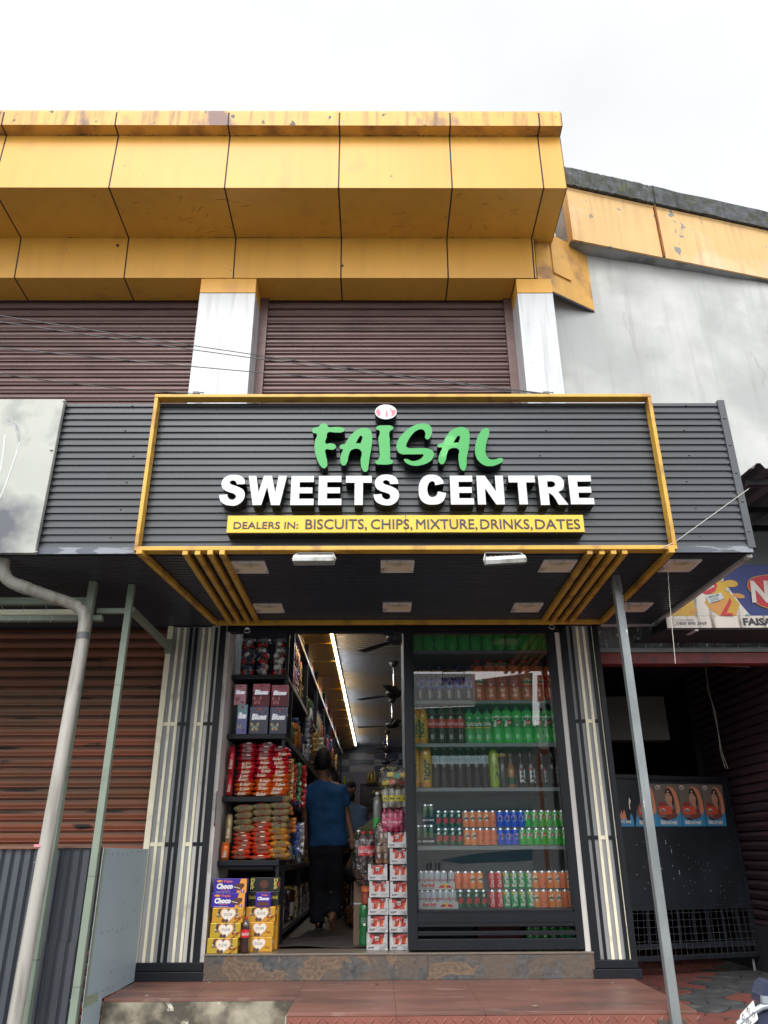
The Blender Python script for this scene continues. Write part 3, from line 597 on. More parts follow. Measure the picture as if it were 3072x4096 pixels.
# ================================================================ sign lettering
LWH = mat('white_acrylic', srgb(204, 207, 206), .35, var=.02, scale=3, dirt=srgb(205, 205, 200), dscale=5, dth=(.6, .8)); LBK = mat('black_return', srgb(22, 24, 28), .4, var=0)
LGR = mat('green_acrylic', srgb(48, 156, 70), .3, var=.02, dirt=srgb(84, 178, 92), dscale=3, dth=(.66, .72))
LY = FY-.005; DEP = .10
def px2(loop, ox, oy, s): 
    out = []
    for p in loop:
        w_ = PY(ox+p[0]/s, oy+p[1]/s, LY-DEP); out.append((w_.x, w_.z)+((1,) if len(p) > 2 else ()))
    return out
def letter(name, loops, m, parent, res=5):
    mb = MB(); outline(mb, loops, LY-DEP, DEP, 0, 1, res); return mb.build(name, [m, LBK], parent)
tg = thing('green_sign_lettering', 'raised green brush letters reading FAISAL on the charcoal sign', 'sign lettering', (0, LY, 3.2))
B_ = (1200, 1580, 1.8433)
F1 = [(90,262),(100,243),(140,232),(150,218),(175,210),(200,218),(207,234),(260,236),(310,240),(330,258),(315,272),(260,276),(205,277),(197,310),(190,357),(225,356),(262,370),(262,392),(235,404),(190,402),(190,440),(200,490),(195,530),(175,540),(150,520),(125,470),(108,400),(110,340),(122,285),(100,280)]
A1 = [(292,385),(300,368),(330,360),(350,330),(380,290),(430,252),(480,242),(518,258),(530,300),(528,380),(515,450),(505,520),(495,560),(480,567),(460,550),(447,490),(445,405),(380,405),(360,440),(345,500),(325,520),(305,510),(297,470),(305,430),(315,400),(300,398)]
A1h = [(452,300),(448,355,1),(412,357,1),(430,320)]
I1 = [(560,242),(575,228),(625,224),(680,230),(688,243),(680,256),(664,264),(662,330),(664,400),(664,450),(668,475),(685,485),(683,502),(660,510),(600,512),(560,505),(555,490),(575,478),(585,460),(585,400),(578,320),(585,262),(565,255)]
S1 = [(923,315),(925,285),(915,262),(895,252),(860,262),(820,300),(790,350),(783,378),(800,390),(860,392),(930,393),(970,405),(987,430),(980,465),(950,495),(900,515),(850,522),(800,510),(772,490),(768,473),(785,472),(830,487),(870,480),(905,455),(910,440),(880,437),(800,437),(740,432),(715,405),(712,370),(730,320),(780,265),(840,225),(900,210),(950,220),(972,250),(970,290),(955,318),(938,327)]
A2 = [(1013,372),(1025,360),(1048,355),(1075,310),(1110,265),(1160,240),(1205,238),(1240,258),(1250,300),(1245,380),(1230,460),(1222,540),(1210,558),(1190,550),(1175,515),(1168,450),(1168,400),(1105,398),(1085,430),(1070,490),(1050,510),(1028,500),(1022,460),(1035,420),(1045,388),(1020,386)]
A2h = [(1172,300),(1170,350,1),(1130,352,1),(1150,320)]
L1 = [(1395,265),(1380,243),(1355,248),(1325,280),(1300,340),(1290,400),(1297,450),(1320,490),(1360,518),(1410,524),(1460,510),(1493,490),(1495,470),(1475,465),(1440,475),(1405,475),(1380,455),(1368,420),(1375,350),(1390,300)]
for lp in ([F1], [A1, A1h], [I1], [S1], [A2, A2h], [L1]): letter('letter', [px2(q, *B_) for q in lp], LGR, tg)
tw = thing('white_sign_lettering', 'raised bold white letters reading SWEETS CENTRE on the charcoal sign', 'sign lettering', (0, LY, 2.95))
A_ = (860, 1880, 4.3658)
Sx = [(523,245,1),(523,205),(497,140),(440,100),(350,84),(250,92),(160,140),(118,210),(120,290),(160,345),(240,385),(320,410),(360,440),(362,480),(330,512),(285,517),(240,495),(220,460),(216,424,1),(70,434,1),(75,480),(100,545),(160,595),(260,620),(360,617),(450,570),(505,500),(520,420),(495,350),(430,305),(340,270),(275,245),(257,220),(270,195),(310,182),(350,190),(372,215),(380,250,1)]
Wx = [(587,100),(724,102),(760,388),(855,100),(995,100),(1053,395),(1112,100),(1258,100),(1130,612),(977,612),(912,295),(808,612),(657,612)]
sq = lambda lp: [(a[0], a[1], 1) for a in lp]
letter('letter', [px2(Sx, *A_)], LWH, tw); letter('letter', [px2(sq(Wx), *A_)], LWH, tw)
ET = [(0,0),(1,0),(1,.215),(.37,.215),(.37,.4),(.93,.4),(.93,.6),(.37,.6),(.37,.785),(.98,.785),(.98,1),(0,1)]
TT = [(.34,0),(.66,0),(.66,.76),(1,.76),(1,1),(0,1),(0,.76),(.34,.76)]
NT = [(0,0),(.3,0),(.3,.56),(.68,0),(1,0),(1,1),(.7,1),(.7,.45),(.32,1),(0,1)]
def tmpl(t, xl, xr, zb, zt): letter('letter', [[(xl+(xr-xl)*a, zb+(zt-zb)*b, 1) for a, b in t]], LWH, tw)
YL = LY-DEP; zb = PY(1300, 2020, YL).z; zt = PY(1300, 1903.5, YL).z
wx = lambda px, py=2019: PY(px, py, YL).x
tmpl(ET, wx(1160.5), wx(1254), zb, zt); tmpl(ET, wx(1272), wx(1365.5), zb, zt); tmpl(TT, wx(1384, 1905), wx(1487, 1905), zb, zt)
o2 = PY(860+295/4.3658, 2022, YL); o1 = PY(1200+646/1.8433, 2022, YL)
letter('letter', [[(x+(o1.x-o2.x)-.003, z)+tuple(r) for x, z, *r in px2(Sx, *A_)]], LWH, tw)
Cx = [(1063,652,1),(1050,625),(1020,598),(970,587),(920,598),(885,640),(875,700),(885,760),(920,797),(980,808),(1040,795),(1068,760),(1077,722,1),(1017,711,1),(1005,740),(985,752),(955,745),(940,710),(942,670),(955,645),(975,635),(990,642),(997,665,1)]
letter('letter', [px2(Cx, *B_)], LWH, tw)
zb2 = PY(1850, 2018, YL).z
tmpl(ET, wx(1804), wx(1897), zb2, zt); tmpl(NT, wx(1912), wx(2020), zb2, zt)
tmpl(TT, wx(2032.5, 1903), wx(2137.5, 1903), zb2, zt)
C_ = (1980, 1880, 3.95)
Rx = [(675,90,1),(940,86),(1010,98),(1065,140),(1088,210),(1082,275),(1050,320),(998,343,1),(1160,545,1),(1008,549,1),(900,390),(848,362,1),(867,551,1),(727,553,1)]
Rh = [(822,180,1),(905,180),(945,205),(948,238),(925,265),(832,272,1)]
letter('letter', [px2(Rx, *C_), px2(Rh, *C_)], LWH, tw); tmpl(ET, wx(2284.5), wx(2379), zb2, PY(2300, 1901.5, YL).z)
# emblem over the I
em = thing('round_emblem', 'small white oval emblem with pink patches above the green letters', 'emblem', (0, LY, 3.5))
c = PY(1200+633/1.8433, 1580+124/1.8433, YL); r_ = PY(1200+713/1.8433, 1647, YL).x-c.x; rz = abs(PY(1543, 1617.5, YL).z-PY(1543, 1676, YL).z)/2
mb = MB(); outline(mb, [[(c.x+r_*math.cos(k*math.pi/12), c.z+rz*math.sin(k*math.pi/12)) for k in range(24)]], YL, DEP, 0, 1); mb.build('disc', [LWH, LBK], em)
PNK = flat('pink_enamel', 232, 120, 135)
for lp in ([(350,400),(410,450),(440,475),(495,480),(490,620),(505,700),(400,760),(300,620),(285,520)], [(765,470),(800,480),(840,620),(850,700),(820,780),(735,785),(745,600)], [(945,360),(1000,430),(1080,470),(1190,450),(1230,560),(1140,700),(985,790),(1040,660),(1000,530),(940,430)]):
    MB().poly([PY(1480+x/11.85, 1600+y/11.85, YL-.002) for x, y in lp][::-1]).build('pink_patch', PNK, em)
# yellow dealer board
db = thing('dealer_board', 'long yellow board reading DEALERS IN BISCUITS, CHIPS, MIXTURE, DRINKS, DATES', 'sign', (0, LY, 2.6))
a = PY(905.8, 2131, YL); b = PY(2340, 2131, YL); zt_ = PY(1600, 2061, YL).z
MB().box(a.x, b.x, YL, LY, a.z, zt_, 0).build('board', [mat('yellow_acrylic', srgb(230, 186, 48), .3, var=.04, scale=3, dirt=srgb(212, 166, 50), dscale=3, dth=(.6, .8))], db, bevel=.002)
MB().box(a.x+.002, b.x-.002, YL+.006, LY-.001, a.z-.004, a.z+.001).build('return_edge', LBK, db)
DK = flat('dark_grey_vinyl', 50, 50, 58)
def line(st, xa, xb, ya, yb, bold=0):
    A = PY(xa, yb, YL-.003); Bq = PY(xb, ya, YL-.003); mb = MB()
    for k, (dx, dz) in enumerate(((0, 0), (.0016, 0), (0, .0016), (.0016, .0016))): mb.text(st, (A.x+dx, A.y-k*.0004, A.z+dz), Bq.x-A.x-.0016, Bq.z-A.z-.0016, ux=(1, 0, 0), bold=0, ctr=False, res=3)
    return mb
line('DEALERS IN:', 933, 1193, 2086, 2115).build('lettering', DK, db)
for dd in (0,):
    for st, xa, xb in (('BISCUITS,', 1220.6, 1468), ('CHIPS,', 1483, 1649), ('MIXTURE,', 1665, 1908), ('DRINKS,', 1922, 2127.5), ('DATES', 2142, 2318)):
        if dd == 0: line(st, xa, xb, 2075, 2116, 0).build('lettering', DK, db)
MB().box(PY(1623, 2100, YL).x-.002, PY(1623, 2100, YL).x+.001, YL-.002, YL, a.z, zt_).build('board_joint', LBK, db)
# ================================================================ floodlights under the sign
ALU = mat('cast_aluminium', srgb(205, 206, 205), .35, metal=.3, var=.06, scale=10, dirt=srgb(150, 148, 140), dscale=10, dth=(.5, .7))
def flood(px0, px1, y0, y1, tilt, lab, tip=0):
    p = PY((px0+px1)/2, y1, 4.60); hw = (PY(px1, y1, 4.60).x-PY(px0, y1, 4.60).x)/2
    t = thing('floodlight', lab, 'floodlight', p, 'floodlights hanging under the sign frame')
    M = Matrix.Translation(p) @ Matrix.Rotation(tilt, 4, 'Y') @ Matrix.Rotation(tip, 4, 'X'); tr = lambda x, y, z: M @ Vector((x, y, z))
    mb = MB(); prof = [(-.03, 0), (-.034, .028), (-.012, .05), (.05, .054), (.06, .02), (.05, 0)]
    vs = [tr(s*hw*(1 if k not in (2, 3) else .97), y, z) for s in (-1, 1) for k, (y, z) in enumerate(prof)]
    mb.add(vs, [tuple(range(6))[::-1], tuple(range(6, 12))]+[(k, (k+1) % 6, 6+(k+1) % 6, 6+k) for k in range(6)])
    for k in range(9): x = -hw*.9+k*hw*.225; mb.add([tr(x-.003, .0, .054), tr(x+.003, .0, .054), tr(x+.003, .05, .062), tr(x-.003, .05, .062)], [(0, 1, 2, 3)])
    mb.build('housing', ALU, t, bevel=.003)
    MB().add([tr(-hw*.94, -.028, -.003), tr(hw*.94, -.028, -.003), tr(hw*.94, .046, -.003), tr(-hw*.94, .046, -.003)], [(0, 1, 2, 3)]).build('lens', mat('frosted_lens', srgb(170, 174, 170), .2, var=.1), t)
    mb = MB(); top = PY((px0+px1)/2, y0, 4.68)
    for s in (-1, 1): mb.bar(tr(s*(hw+.006), .02, .025), Vector((p.x+s*hw*.86, 4.69, 2.478)), .006, .016)
    mb.box(p.x-hw*.9, p.x+hw*.9, 4.68, 4.70, 2.472, 2.478); mb.build('bracket', ALU, t)
flood(1172, 1337, 2200, 2250, 0, 'slim white floodlight hanging level at the left below the sign')
flood(1942, 2105, 2200, 2255, -.055, 'slim white floodlight hanging tilted at the right below the sign', .25)
# ================================================================ blank steel sheet sign at the far left
bs = thing('blank_sign_sheet', 'blank grey steel sheet with rubbed white scratches on the canopy edge', 'sign', (-2.4, 4.6, 3))
GS = mat('dull_steel_sheet', srgb(168, 170, 162), .45, metal=.1, var=.08, scale=2, dirt=srgb(84, 87, 94), dscale=1.6, dth=(.5, .66), bump=.05)
y_ = FY-.05
a = PY(258, 1596, y_); b = PY(147, 2212, y_)
MB().box(-5.3, a.x, y_, FY-.012, b.z, a.z).build('sheet', GS, bs, bevel=.004)
SCR = flat('bare_scratch', 196, 198, 198)
mb = MB()
def sw(pts, w_):
    P_ = [PY(x/2.37, 1540+y/2.37, y_-.0015) for x, y in pts]
    for i in range(len(P_)-1):
        q, r = P_[i], P_[i+1]; n = Vector((-(r.z-q.z), 0, r.x-q.x)).normalized()*w_/2
        mb.add([q-n, r-n, r+n, q+n], [(0, 1, 2, 3)])
sw([(45,470),(38,560),(22,690),(5,800),(-20,880)], .012); sw([(192,530),(150,660),(95,820),(50,950),(5,1050),(-20,1090)], .01)
mb.build('scratch', SCR, bs)
mb = MB(); rg = random.Random(8)
for k in range(420):
    t = rg.random()*2.6; r = 150+rg.gauss(0, 16); x = 20+r*math.cos(-.2-t*.9+.3) if 0 else 30+rg.gauss(0, 14)+150*math.sin(t*.75); y = 330+rg.gauss(0, 14)+t*t*36
    p = PY(x/2.37, 1540+y/2.37, y_-.0015); s = rg.uniform(.0015, .004)
    mb.add([p+Vector((-s, 0, 0)), p+Vector((0, 0, -s)), p+Vector((s, 0, 0)), p+Vector((0, 0, s))], [(0, 1, 2, 3)])
mb.build('speckle', SCR, bs)
mb = MB()
for px, py in ((487, 613), (345, 1580), (608, 148)): mb.lathe([(0, -.008), (.008, -.006), (.012, 0)], PY(px/2.37, 1540+py/2.37, y_-.004), 8)
mb.build('screw', ALU, bs)
# ================================================================ left side: posts, rails, hoarding, pipe
GRN = mat('pale_green_paint', srgb(132, 144, 130), .45, var=.08, scale=5, dirt=srgb(112, 122, 108), dscale=4, dth=(.56, .75), dirt2=srgb(80, 82, 76), d2=(.735, .75), d2s=26)
def post(x, y, w_, lab, joints):
    t = thing('steel_post', lab, 'post', (x, y, -.95), 'pale green steel posts')
    MB().box(x-w_/2, x+w_/2, y, y+w_, -.95, 2.489).build('tube', GRN, t, bevel=.003)
    mb = MB(); [mb.box(x-w_/2-.001, x+w_/2+.001, y-.001, y+w_+.001, z-.002, z+.002) for z in joints]; mb.build('weld_line', mat('weld', srgb(100, 98, 90), .7), t); return t
p1 = post(-2.072, 5.27, .053, 'pale green steel post directly behind the white drain pipe', (1.2, .1))
p2 = post(-1.815, 5.345, .046, 'pale green steel post at the corner of the light blue panel', (1.75, .55, -.05))
a = PY(0, 2388, 5.31); b = PY(357, 2400, 5.31)
MB().box(-5.2, -2.1, 5.30, 5.35, a.z-.055, a.z-.005).build('rail', GRN, p1, bevel=.002)
z = PY(300, 2432, 5.33).z
MB().box(-5.2, -2.1, 5.36, 5.40, z-.04, z+.0).build('rail', CRM, p1, bevel=.002)
MB().box(-5.2, -1.98, 5.30, 5.35, z-.1, z-.062).build('rail', GRN, p1, bevel=.002)
MB().box(-2.045, -1.838, 5.36, 5.39, z-.03, z+.008).build('rail', GRN, p2, bevel=.002)
A = PY(523, 2438, 5.37); Bq = PY(678, 2592, 6.45)
MB().bar(A, Bq, .045, .045).build('brace', GRN, p2, bevel=.002)
q = PY(675, 2580, 6.45); MB().box(q.x-.03, q.x+.03, 6.44, 6.478, q.z-.07, q.z+.05).build('end_plate', GRN, p2)
hkm = mat('hook_wire', srgb(190, 190, 185), .4, metal=.6, var=0)
for i, (px, py) in enumerate(((5, 2436), (90, 2434), (180, 2433), (32, 2474), (116, 2474), (203, 2472), (287, 2472))):
    p = PY(px, py, 5.30); pts = [p+Vector((.012*math.sin(k*.5), 0, .02-.0075*k)) for k in range(8)]
    MB().tube(pts, .0016, 5).build('wire_hook', hkm, label='small bent wire hook on the rails beside the drain pipe', cat='hook', group='wire hooks on the green rails', at=p)
HO = mat('slate_grey_sheet', srgb(84, 88, 95), .36, metal=.2, var=.08, scale=2, dirt=srgb(80, 84, 92), dscale=3, dth=(.45, .7), dirt2=srgb(170, 172, 172), d2=(.76, .77), d2s=16)
def ribs_v(mb, x0, x1, z0, z1, Y, per, mi=0):
    x = x0; prof = []
    while x < x1: prof += [(x, 0), (x+per*.5, 0), (x+per*.62, -.016), (x+per*.7, -.006), (x+per*.78, -.016), (x+per*.9, 0)]; x += per
    prof = [(min(a, x1), b) for a, b in prof]+[(x1, 0)]; vs = []
    for a, b in prof: vs += [(a, Y+b, z0), (a, Y+b, z1)]
    mb.add(vs, [(2*i, 2*i+2, 2*i+3, 2*i+1) for i in range(len(prof)-1)], mi)
hd = thing('hoarding', 'slate grey ribbed metal hoarding below the rusty red shutter', 'hoarding', (-2.5, 5.42, -.95))
zt = PY(200, 3393, 5.41).z; zm = PY(200, 3792, 5.41).z
mb = MB(); ribs_v(mb, -2.09, -1.79, zm, zt, 5.415, .062); ribs_v(mb, -2.09, -1.79, -.95, zm+.03, 5.40, .062); ribs_v(mb, -5.2, -2.06, -.78, zt-.004, 5.425, .062)
o = mb.build('ribbed_sheet', HO, hd); q = o.modifiers.new('s', 'SOLIDIFY'); q.thickness = .0015
MB().box(-2.06, -1.79, 5.405, 5.412, zm-.004, zm+.003).build('lap_edge', GRN, hd)
MB().box(-5.2, -1.8, 5.40, 5.44, zt, zt+.012).build('top_edge', mat('rusty_edge', srgb(120, 90, 76), .8, var=.2), hd)
for px, py in ((60, 3403), (230, 3398), (290, 3398), (350, 3397), (182, 3715), (244, 3721), (307, 3717), (185, 3805), (316, 3806), (98, 4010), (291, 4002)):
    p = PY(px, py, 5.395); mb = MB()
    n = len(mb.v); mb.lathe([(.001, .0), (.008, .002), (.012, .006)], (0, 0, 0), 10)
    for k in range(n, len(mb.v)): v = mb.v[k]; mb.v[k] = Vector((p.x+v.x, p.y-.022+v.z, p.z+v.y))
mb.build('bolt', mat('bolt_zinc', srgb(200, 200, 196), .35, metal=.5, var=0), hd)
LB = mat('light_blue_board', srgb(168, 188, 198), .45, var=.04, scale=2, dirt=srgb(158, 172, 150), dscale=1.7, dth=(.6, .66), dirt2=srgb(70, 76, 78), d2=(.77, .78), d2s=20)
bp = thing('blue_side_panel', 'light blue metal side panel riveted between green post and striped pilaster', 'panel', (-1.78, 5.8, -.95))
zt2 = PX(391, 3390, -1.775).z; zt3 = PX(590, 3396, -1.77).z
MB().prism([(-1.775, 5.395, -.168), (-1.775, 6.44, -.168), (-1.775, 6.44, zt3), (-1.775, 5.395, zt2)], (-.004, 0, 0)).build('sheet', LB, bp)
MB().prism([(-1.7715, 5.395, -.95), (-1.7715, 5.73, -.95), (-1.7715, 5.73, -.168), (-1.7715, 5.395, -.168)], (-.004, 0, 0)).build('lower_sheet', LB, bp)
GP = mat('green_paint_smear', srgb(150, 164, 138), .5, var=.1)
mb = MB(); mb.add([(-1.7705, 5.395, zt2), (-1.7705, 5.43, zt2), (-1.7705, 5.425, -.1), (-1.7705, 5.395, -.3)], [(0, 1, 2, 3)]); mb.add([(-1.7702, 5.395, -.168), (-1.7702, 5.395, -.11), (-1.7702, 5.62, -.12), (-1.7702, 5.66, -.168)], [(0, 1, 2, 3)])
mb.build('paint_smear', GP, bp)
mb = MB(); rg = random.Random(4)
for k in range(34):
    if k < 9: y, z = 5.46+k*.11, zt2-.03+rg.uniform(-.01, .01)
    elif k < 16: y, z = 5.5+(k-9)*.11, -.12+rg.uniform(-.01, .01)
    elif k < 24: y, z = 5.55+(k-16)*.11, .21+rg.uniform(-.01, .012)
    else: y, z = rg.uniform(5.45, 6.3), rg.uniform(-.1, .6)
    mb.add([(-1.769, y+.005*math.cos(a), z+.007*math.sin(a)) for a in [i*math.pi/4 for i in range(8)]], [tuple(range(8))])
mb.build('rivet_hole', flat('hole_dark', 40, 40, 44), bp)
# drain pipe
pp = thing('drain_pipe', 'weathered white plastic drain pipe bending down in front of the green posts', 'pipe', (-2.05, 5.15, -.95))
PVC = mat('weathered_pvc', streak=(srgb(96, 90, 80), .6, 30), col=srgb(170, 167, 160), rough=.5, var=.1, scale=3, stretch=(3, 3, .5), dirt=srgb(150, 140, 126), dscale=3.5, dth=(.54, .72), dirt2=srgb(96, 88, 76), d2=(.69, .72), d2s=14)
f4 = lambda x, y: (x/2.074, 2100+y/2.074)
path = [(30, 215, 4.83), (32, 300, 4.84), (25, 360, 4.85), (45, 425, 4.87), (90, 470, 4.90), (150, 498, 4.93), (350, 568, 5.03), (560, 640, 5.12), (630, 668, 5.15), (680, 710, 5.16), (703, 765, 5.165), (700, 830, 5.165), (688, 905, 5.165)]
pts = [PY(*f4(x, y), Y) for x, y, Y in path]
def rel(p, q, t): return p+(q-p)*t
sm = []
for i in range(len(pts)-1):
    p0, p1_, p2_, p3 = pts[max(0, i-1)], pts[i], pts[i+1], pts[min(len(pts)-1, i+2)]
    for k in range(4):
        t = k/4; sm.append(.5*((2*p1_)+(p2_-p0)*t+(2*p0-5*p1_+4*p2_-p3)*t*t+(3*p1_-p0-3*p2_+p3)*t**3))
sm.append(pts[-1])
MB().tube(sm, .041, 20).build('upper_bend', PVC, pp)
b0 = PY(*f4(688, 930), 5.165); b1 = PY(57, 4095, 5.12); b1 = b0+(b1-b0)*1.35
MB().tube([b0, b1], .041, 20).build('downpipe', PVC, pp)
MB().tube([pts[-1]+(b0-pts[-1])*-.35, b0+(b1-b0).normalized()*.02], .0425, 20).build('tape_wrap', flat('grey_tape', 92, 94, 98, .4), pp)
for i in (20, 32): MB().tube([sm[i], sm[i+2]], .045, 20).build('socket_ring', PVC, pp)
k = PY(165, 3384, 5.14); d = (b1-b0).normalized()
MB().tube([k-d*.008, k+d*.006], .0435, 20).build('pink_string', flat('pink_string', 220, 140, 150), pp)
# ================================================================ galvanised pole on the right with brackets
GAL = mat('galvanised_steel', srgb(150, 156, 158), .42, metal=.45, var=.12, scale=12, dirt=srgb(112, 118, 120), dscale=4, dth=(.45, .7), stretch=(1, 1, .35), dirt2=srgb(215, 218, 218), d2=(.7, .74), d2s=24)
xr = PY(2591, 3093, 5.16).x
gp = thing('galvanised_pole', 'square galvanised steel pole bolted to the chequered platform front', 'pole', (xr-.03, 5.19, -.95))
MB().box(xr-.055, xr, 5.16, 5.215, -.95, 2.489).build('tube', GAL, gp, bevel=.004)
RUS = mat('brown_bracket', srgb(88, 74, 68), .7, var=.25, scale=20)
zb_ = PY(2640, 4082, 5.2).z
MB().box(xr-.12, xr-.056, 5.215, 5.233, zb_-.09, zb_).box(xr+.001, xr+.045, 5.215, 5.233, zb_-.09, zb_).build('bracket', RUS, gp, bevel=.002)
mb = MB(); mb.lathe([(0, 0), (.012, 0), (.012, .01), (0, .012)], (0, 0, 0), 6)
v0 = [v.copy() for v in mb.v]; f0 = list(mb.f)
for sx_ in (-.088, .022): MB().add([(xr+sx_+v.x, 5.214-v.z, zb_-.04+v.y) for v in v0], f0).build('bolt', RUS, gp)
def rope(name, pts, r, m, label, cat, sag=0, seg=6, n=14, twist=0):
    P_ = []
    for i in range(len(pts)-1):
        for k in range(n): t = k/n; P_.append(pts[i].lerp(pts[i+1], t)+Vector((0, 0, -sag*4*t*(1-t)))+Vector((twist*math.sin((i*n+k)*1.7), 0, 0)))
    P_.append(pts[-1]); return MB().tube(P_, r, seg).build(name, m, label=label, cat=cat, at=pts[0])
STR = flat('pale_string', 205, 205, 195, .7)
RPE = flat('grey_rope', 98, 98, 88, .8)
rope('string', [PY(2645, 2192, 4.64), PY(2700, 2168, 4.66), PY(2995, 1955, 4.70)], .0022, STR, 'thin white string tied from the yellow frame corner up across the charcoal sheet', 'string')
rope('string', [PY(2668, 2230, 4.95), PY(2672, 2290, 4.95), PY(2680, 2420, 4.95), PY(2692, 2550, 4.95), PY(2702, 2655, 4.95)], .002, STR, 'pale frayed string hanging straight down from the canopy soffit', 'string', twist=.0012)
rope('rope', [PY(2464, 2318, 5.15), PY(2478, 2350, 5.14), PY(2503, 2408, 5.14), PY(2510, 2420, 5.14), PY(2516, 2438, 5.14), PY(2521, 2422, 5.13), PY(2513, 2415, 5.13), PY(2506, 2414, 5.13), PY(2512, 2432, 5.13)], .0035, RPE, 'short looped rope end hanging from the top of the galvanised pole', 'rope', n=4)
for k, dx in enumerate((0, 6)):
    rope('loose_wire', [PY(2818+dx, 2660, 7.4), PY(2836-dx, 2760, 7.4), PY(2856+dx, 2850, 7.4), PY(2872, 2925, 7.4), PY(2882+dx, 3010, 7.4), PY(2900+dx*2, 3070+dx, 7.4)], .004, RPE, ['left', 'right'][k]+' strand of the loose wires hanging inside the dark side bay', 'wire', n=6)
# overhead wires
WIR = flat('dark_wire', 92, 92, 96, .5)
for i, (pl, pr_, yl, lab) in enumerate((((-60, 1253), (2184, 1574), 5.0, 'topmost overhead wire crossing the maroon shutters'), ((-60, 1278), (2180, 1576), 5.0, 'overhead wire just below the topmost one'), ((-60, 1384), (2182, 1577), 5.0, 'lower overhead wire crossing both maroon shutters'), ((-60, 1487), (790, 1574), 5.0, 'lowest overhead wire ending on the left upper pillar'))):
    rope('overhead_wire', [PY(*pl, yl), PY(*pr_, 6.35 if i < 3 else 6.42)], .0042, WIR, lab, 'wire', sag=.03, n=24)
for px, py, lab in ((2184, 1572, 'dark wire clamp at the foot of the right upper pillar'), (785, 1572, 'dark wire clamp at the foot of the left upper pillar')):
    p = PY(px, py, 6.40); MB().box(p.x-.03, p.x+.03, p.y-.012, p.y+.06, p.z-.014, p.z+.012).tube([p+Vector((.03, 0, 0)), p+Vector((.07, 0, .01)), p+Vector((.06, 0, -.03))], .007, 6).build('wire_clamp', WIR, label=lab, cat='clamp', at=p, bevel=.004)
# ================================================================ printed signboard on the right
ns = thing('snack_signboard', 'weathered blue and white snack signboard with chips picture and phone number', 'signboard', (4, 6.3, 2.38))
NV = mat('print_navy', srgb(30, 46, 112), .45, var=.1, scale=3, dirt2=srgb(120, 124, 140), d2=(.73, .75), d2s=18, stretch=(1, 1, .25))
PWW = mat('print_white', srgb(214, 206, 196), .5, var=.08, scale=6, dirt=srgb(120, 108, 94), dscale=9, dth=(.56, .66), stretch=(1, 1, .2))
PYL = mat('print_yellow', srgb(200, 158, 52), .5, var=.12, scale=8, dirt=srgb(190, 150, 70), dscale=8, stretch=(1, 1, .2)); POR = flat('print_orange', 200, 140, 66); PRD = flat('print_red', 186, 30, 48); PBK = flat('print_black', 36, 40, 52); PTL = flat('print_teal', 90, 160, 165)
Ys = 6.2; q = lambda x, y, k=1: PY(2620+x/3.67, 2200+y/3.67, Ys)+Vector((0, -.0015*k, 0))
xa, xb_ = q(185, 1145).x, 6.2; zb_ = q(185, 1143).z; zm_ = q(300, 968).z; zt_ = q(1300, 214).z
MB().box(xa, xb_, Ys, Ys+.01, zm_, zt_, 0).box(xa, xb_, Ys-.001, Ys+.01, zb_, zm_-.0005, 1).build('printed_face', [NV, PWW], ns)
xl_ = q(45, 1080).x
MB().prism([(xa, Ys+.011, zb_-.0), (xb_, Ys+.011, zb_), (xb_, 6.58, zb_-.02), (xl_-.1, 6.58, zb_-.02)], (0, 0, -.012)).box(xa+.004, xb_, Ys+.012, 6.58, zb_, zt_).build('box_back', flat('sign_box_dark', 44, 46, 52, .6), ns)
def art(name, lp, m, k): MB().poly([q(x, y, k) for x, y in lp][::-1]).build(name, m, ns)
def blob(cx_, cy_, rx, ry, rot=0, n=20): c_, s_ = math.cos(rot), math.sin(rot); return [(cx_+rx*math.cos(t)*c_-ry*math.sin(t)*s_, cy_+rx*math.cos(t)*s_+ry*math.sin(t)*c_) for t in [2*math.pi*i/n for i in range(n)]]
art('chip_picture', [(230, 966), (290, 900), (420, 770), (560, 700), (620, 780), (640, 966)], PYL, 1)
art('packet_picture', [(600, 966), (560, 700), (700, 560), (980, 380), (1040, 520), (1180, 690), (1260, 800), (1400, 966)], PWW, 2)
art('chip_picture', [(720, 770), (880, 600), (900, 430), (980, 420), (1060, 520), (1100, 640), (1240, 790), (1190, 966), (940, 966), (800, 870)], PYL, 3)
art('chip_picture', blob(930, 800, 130, 125), POR, 4); art('chip_picture', blob(1110, 495, 105, 52, .1), PYL, 4); art('chip_picture', blob(1225, 675, 92, 34, .2), POR, 4); art('chip_picture', blob(560, 900, 60, 30, -.5), POR, 4)
art('packet_stripe', [(950, 966), (1060, 780), (1090, 700), (1120, 760), (1060, 900), (1030, 966)], PRD, 5)
art('packet_picture', [(556, 690), (580, 680), (606, 790), (600, 800)], PTL, 5)
art('small_badge', [(676, 600), (720, 560), (880, 455), (905, 520), (880, 600), (800, 650), (720, 645)], PRD, 6)
def stext(st, x0, y0, x1, y1, m, k, bold=.02, rot=0, shear=0):
    a = q(x0, y1, k); b = q(x1, y0, k); c_, s_ = math.cos(rot), math.sin(rot)
    MB().text(st, a, b.x-a.x, b.z-a.z, ux=(c_, 0, s_), uz=(-s_, 0, c_), bold=bold, ctr=False, shear=shear).build('lettering', m, ns)
stext('Nice', 706, 510, 880, 620, PWW, 7, .03, .45, .15)
art('packet_picture', [(735, 680), (965, 630), (1005, 715), (785, 798)], flat('print_grey', 190, 196, 198), 7)
stext('TAPIOCA CHIPS', 776, 690, 945, 715, PBK, 8, .02, .25)
for j in range(3): stext(['~·~~·~', '~~~·~~~~', '~·~~~'][j], 800+j*8, 715+j*24, 930+j*14, 745+j*24, PBK, 8, .03, .25)
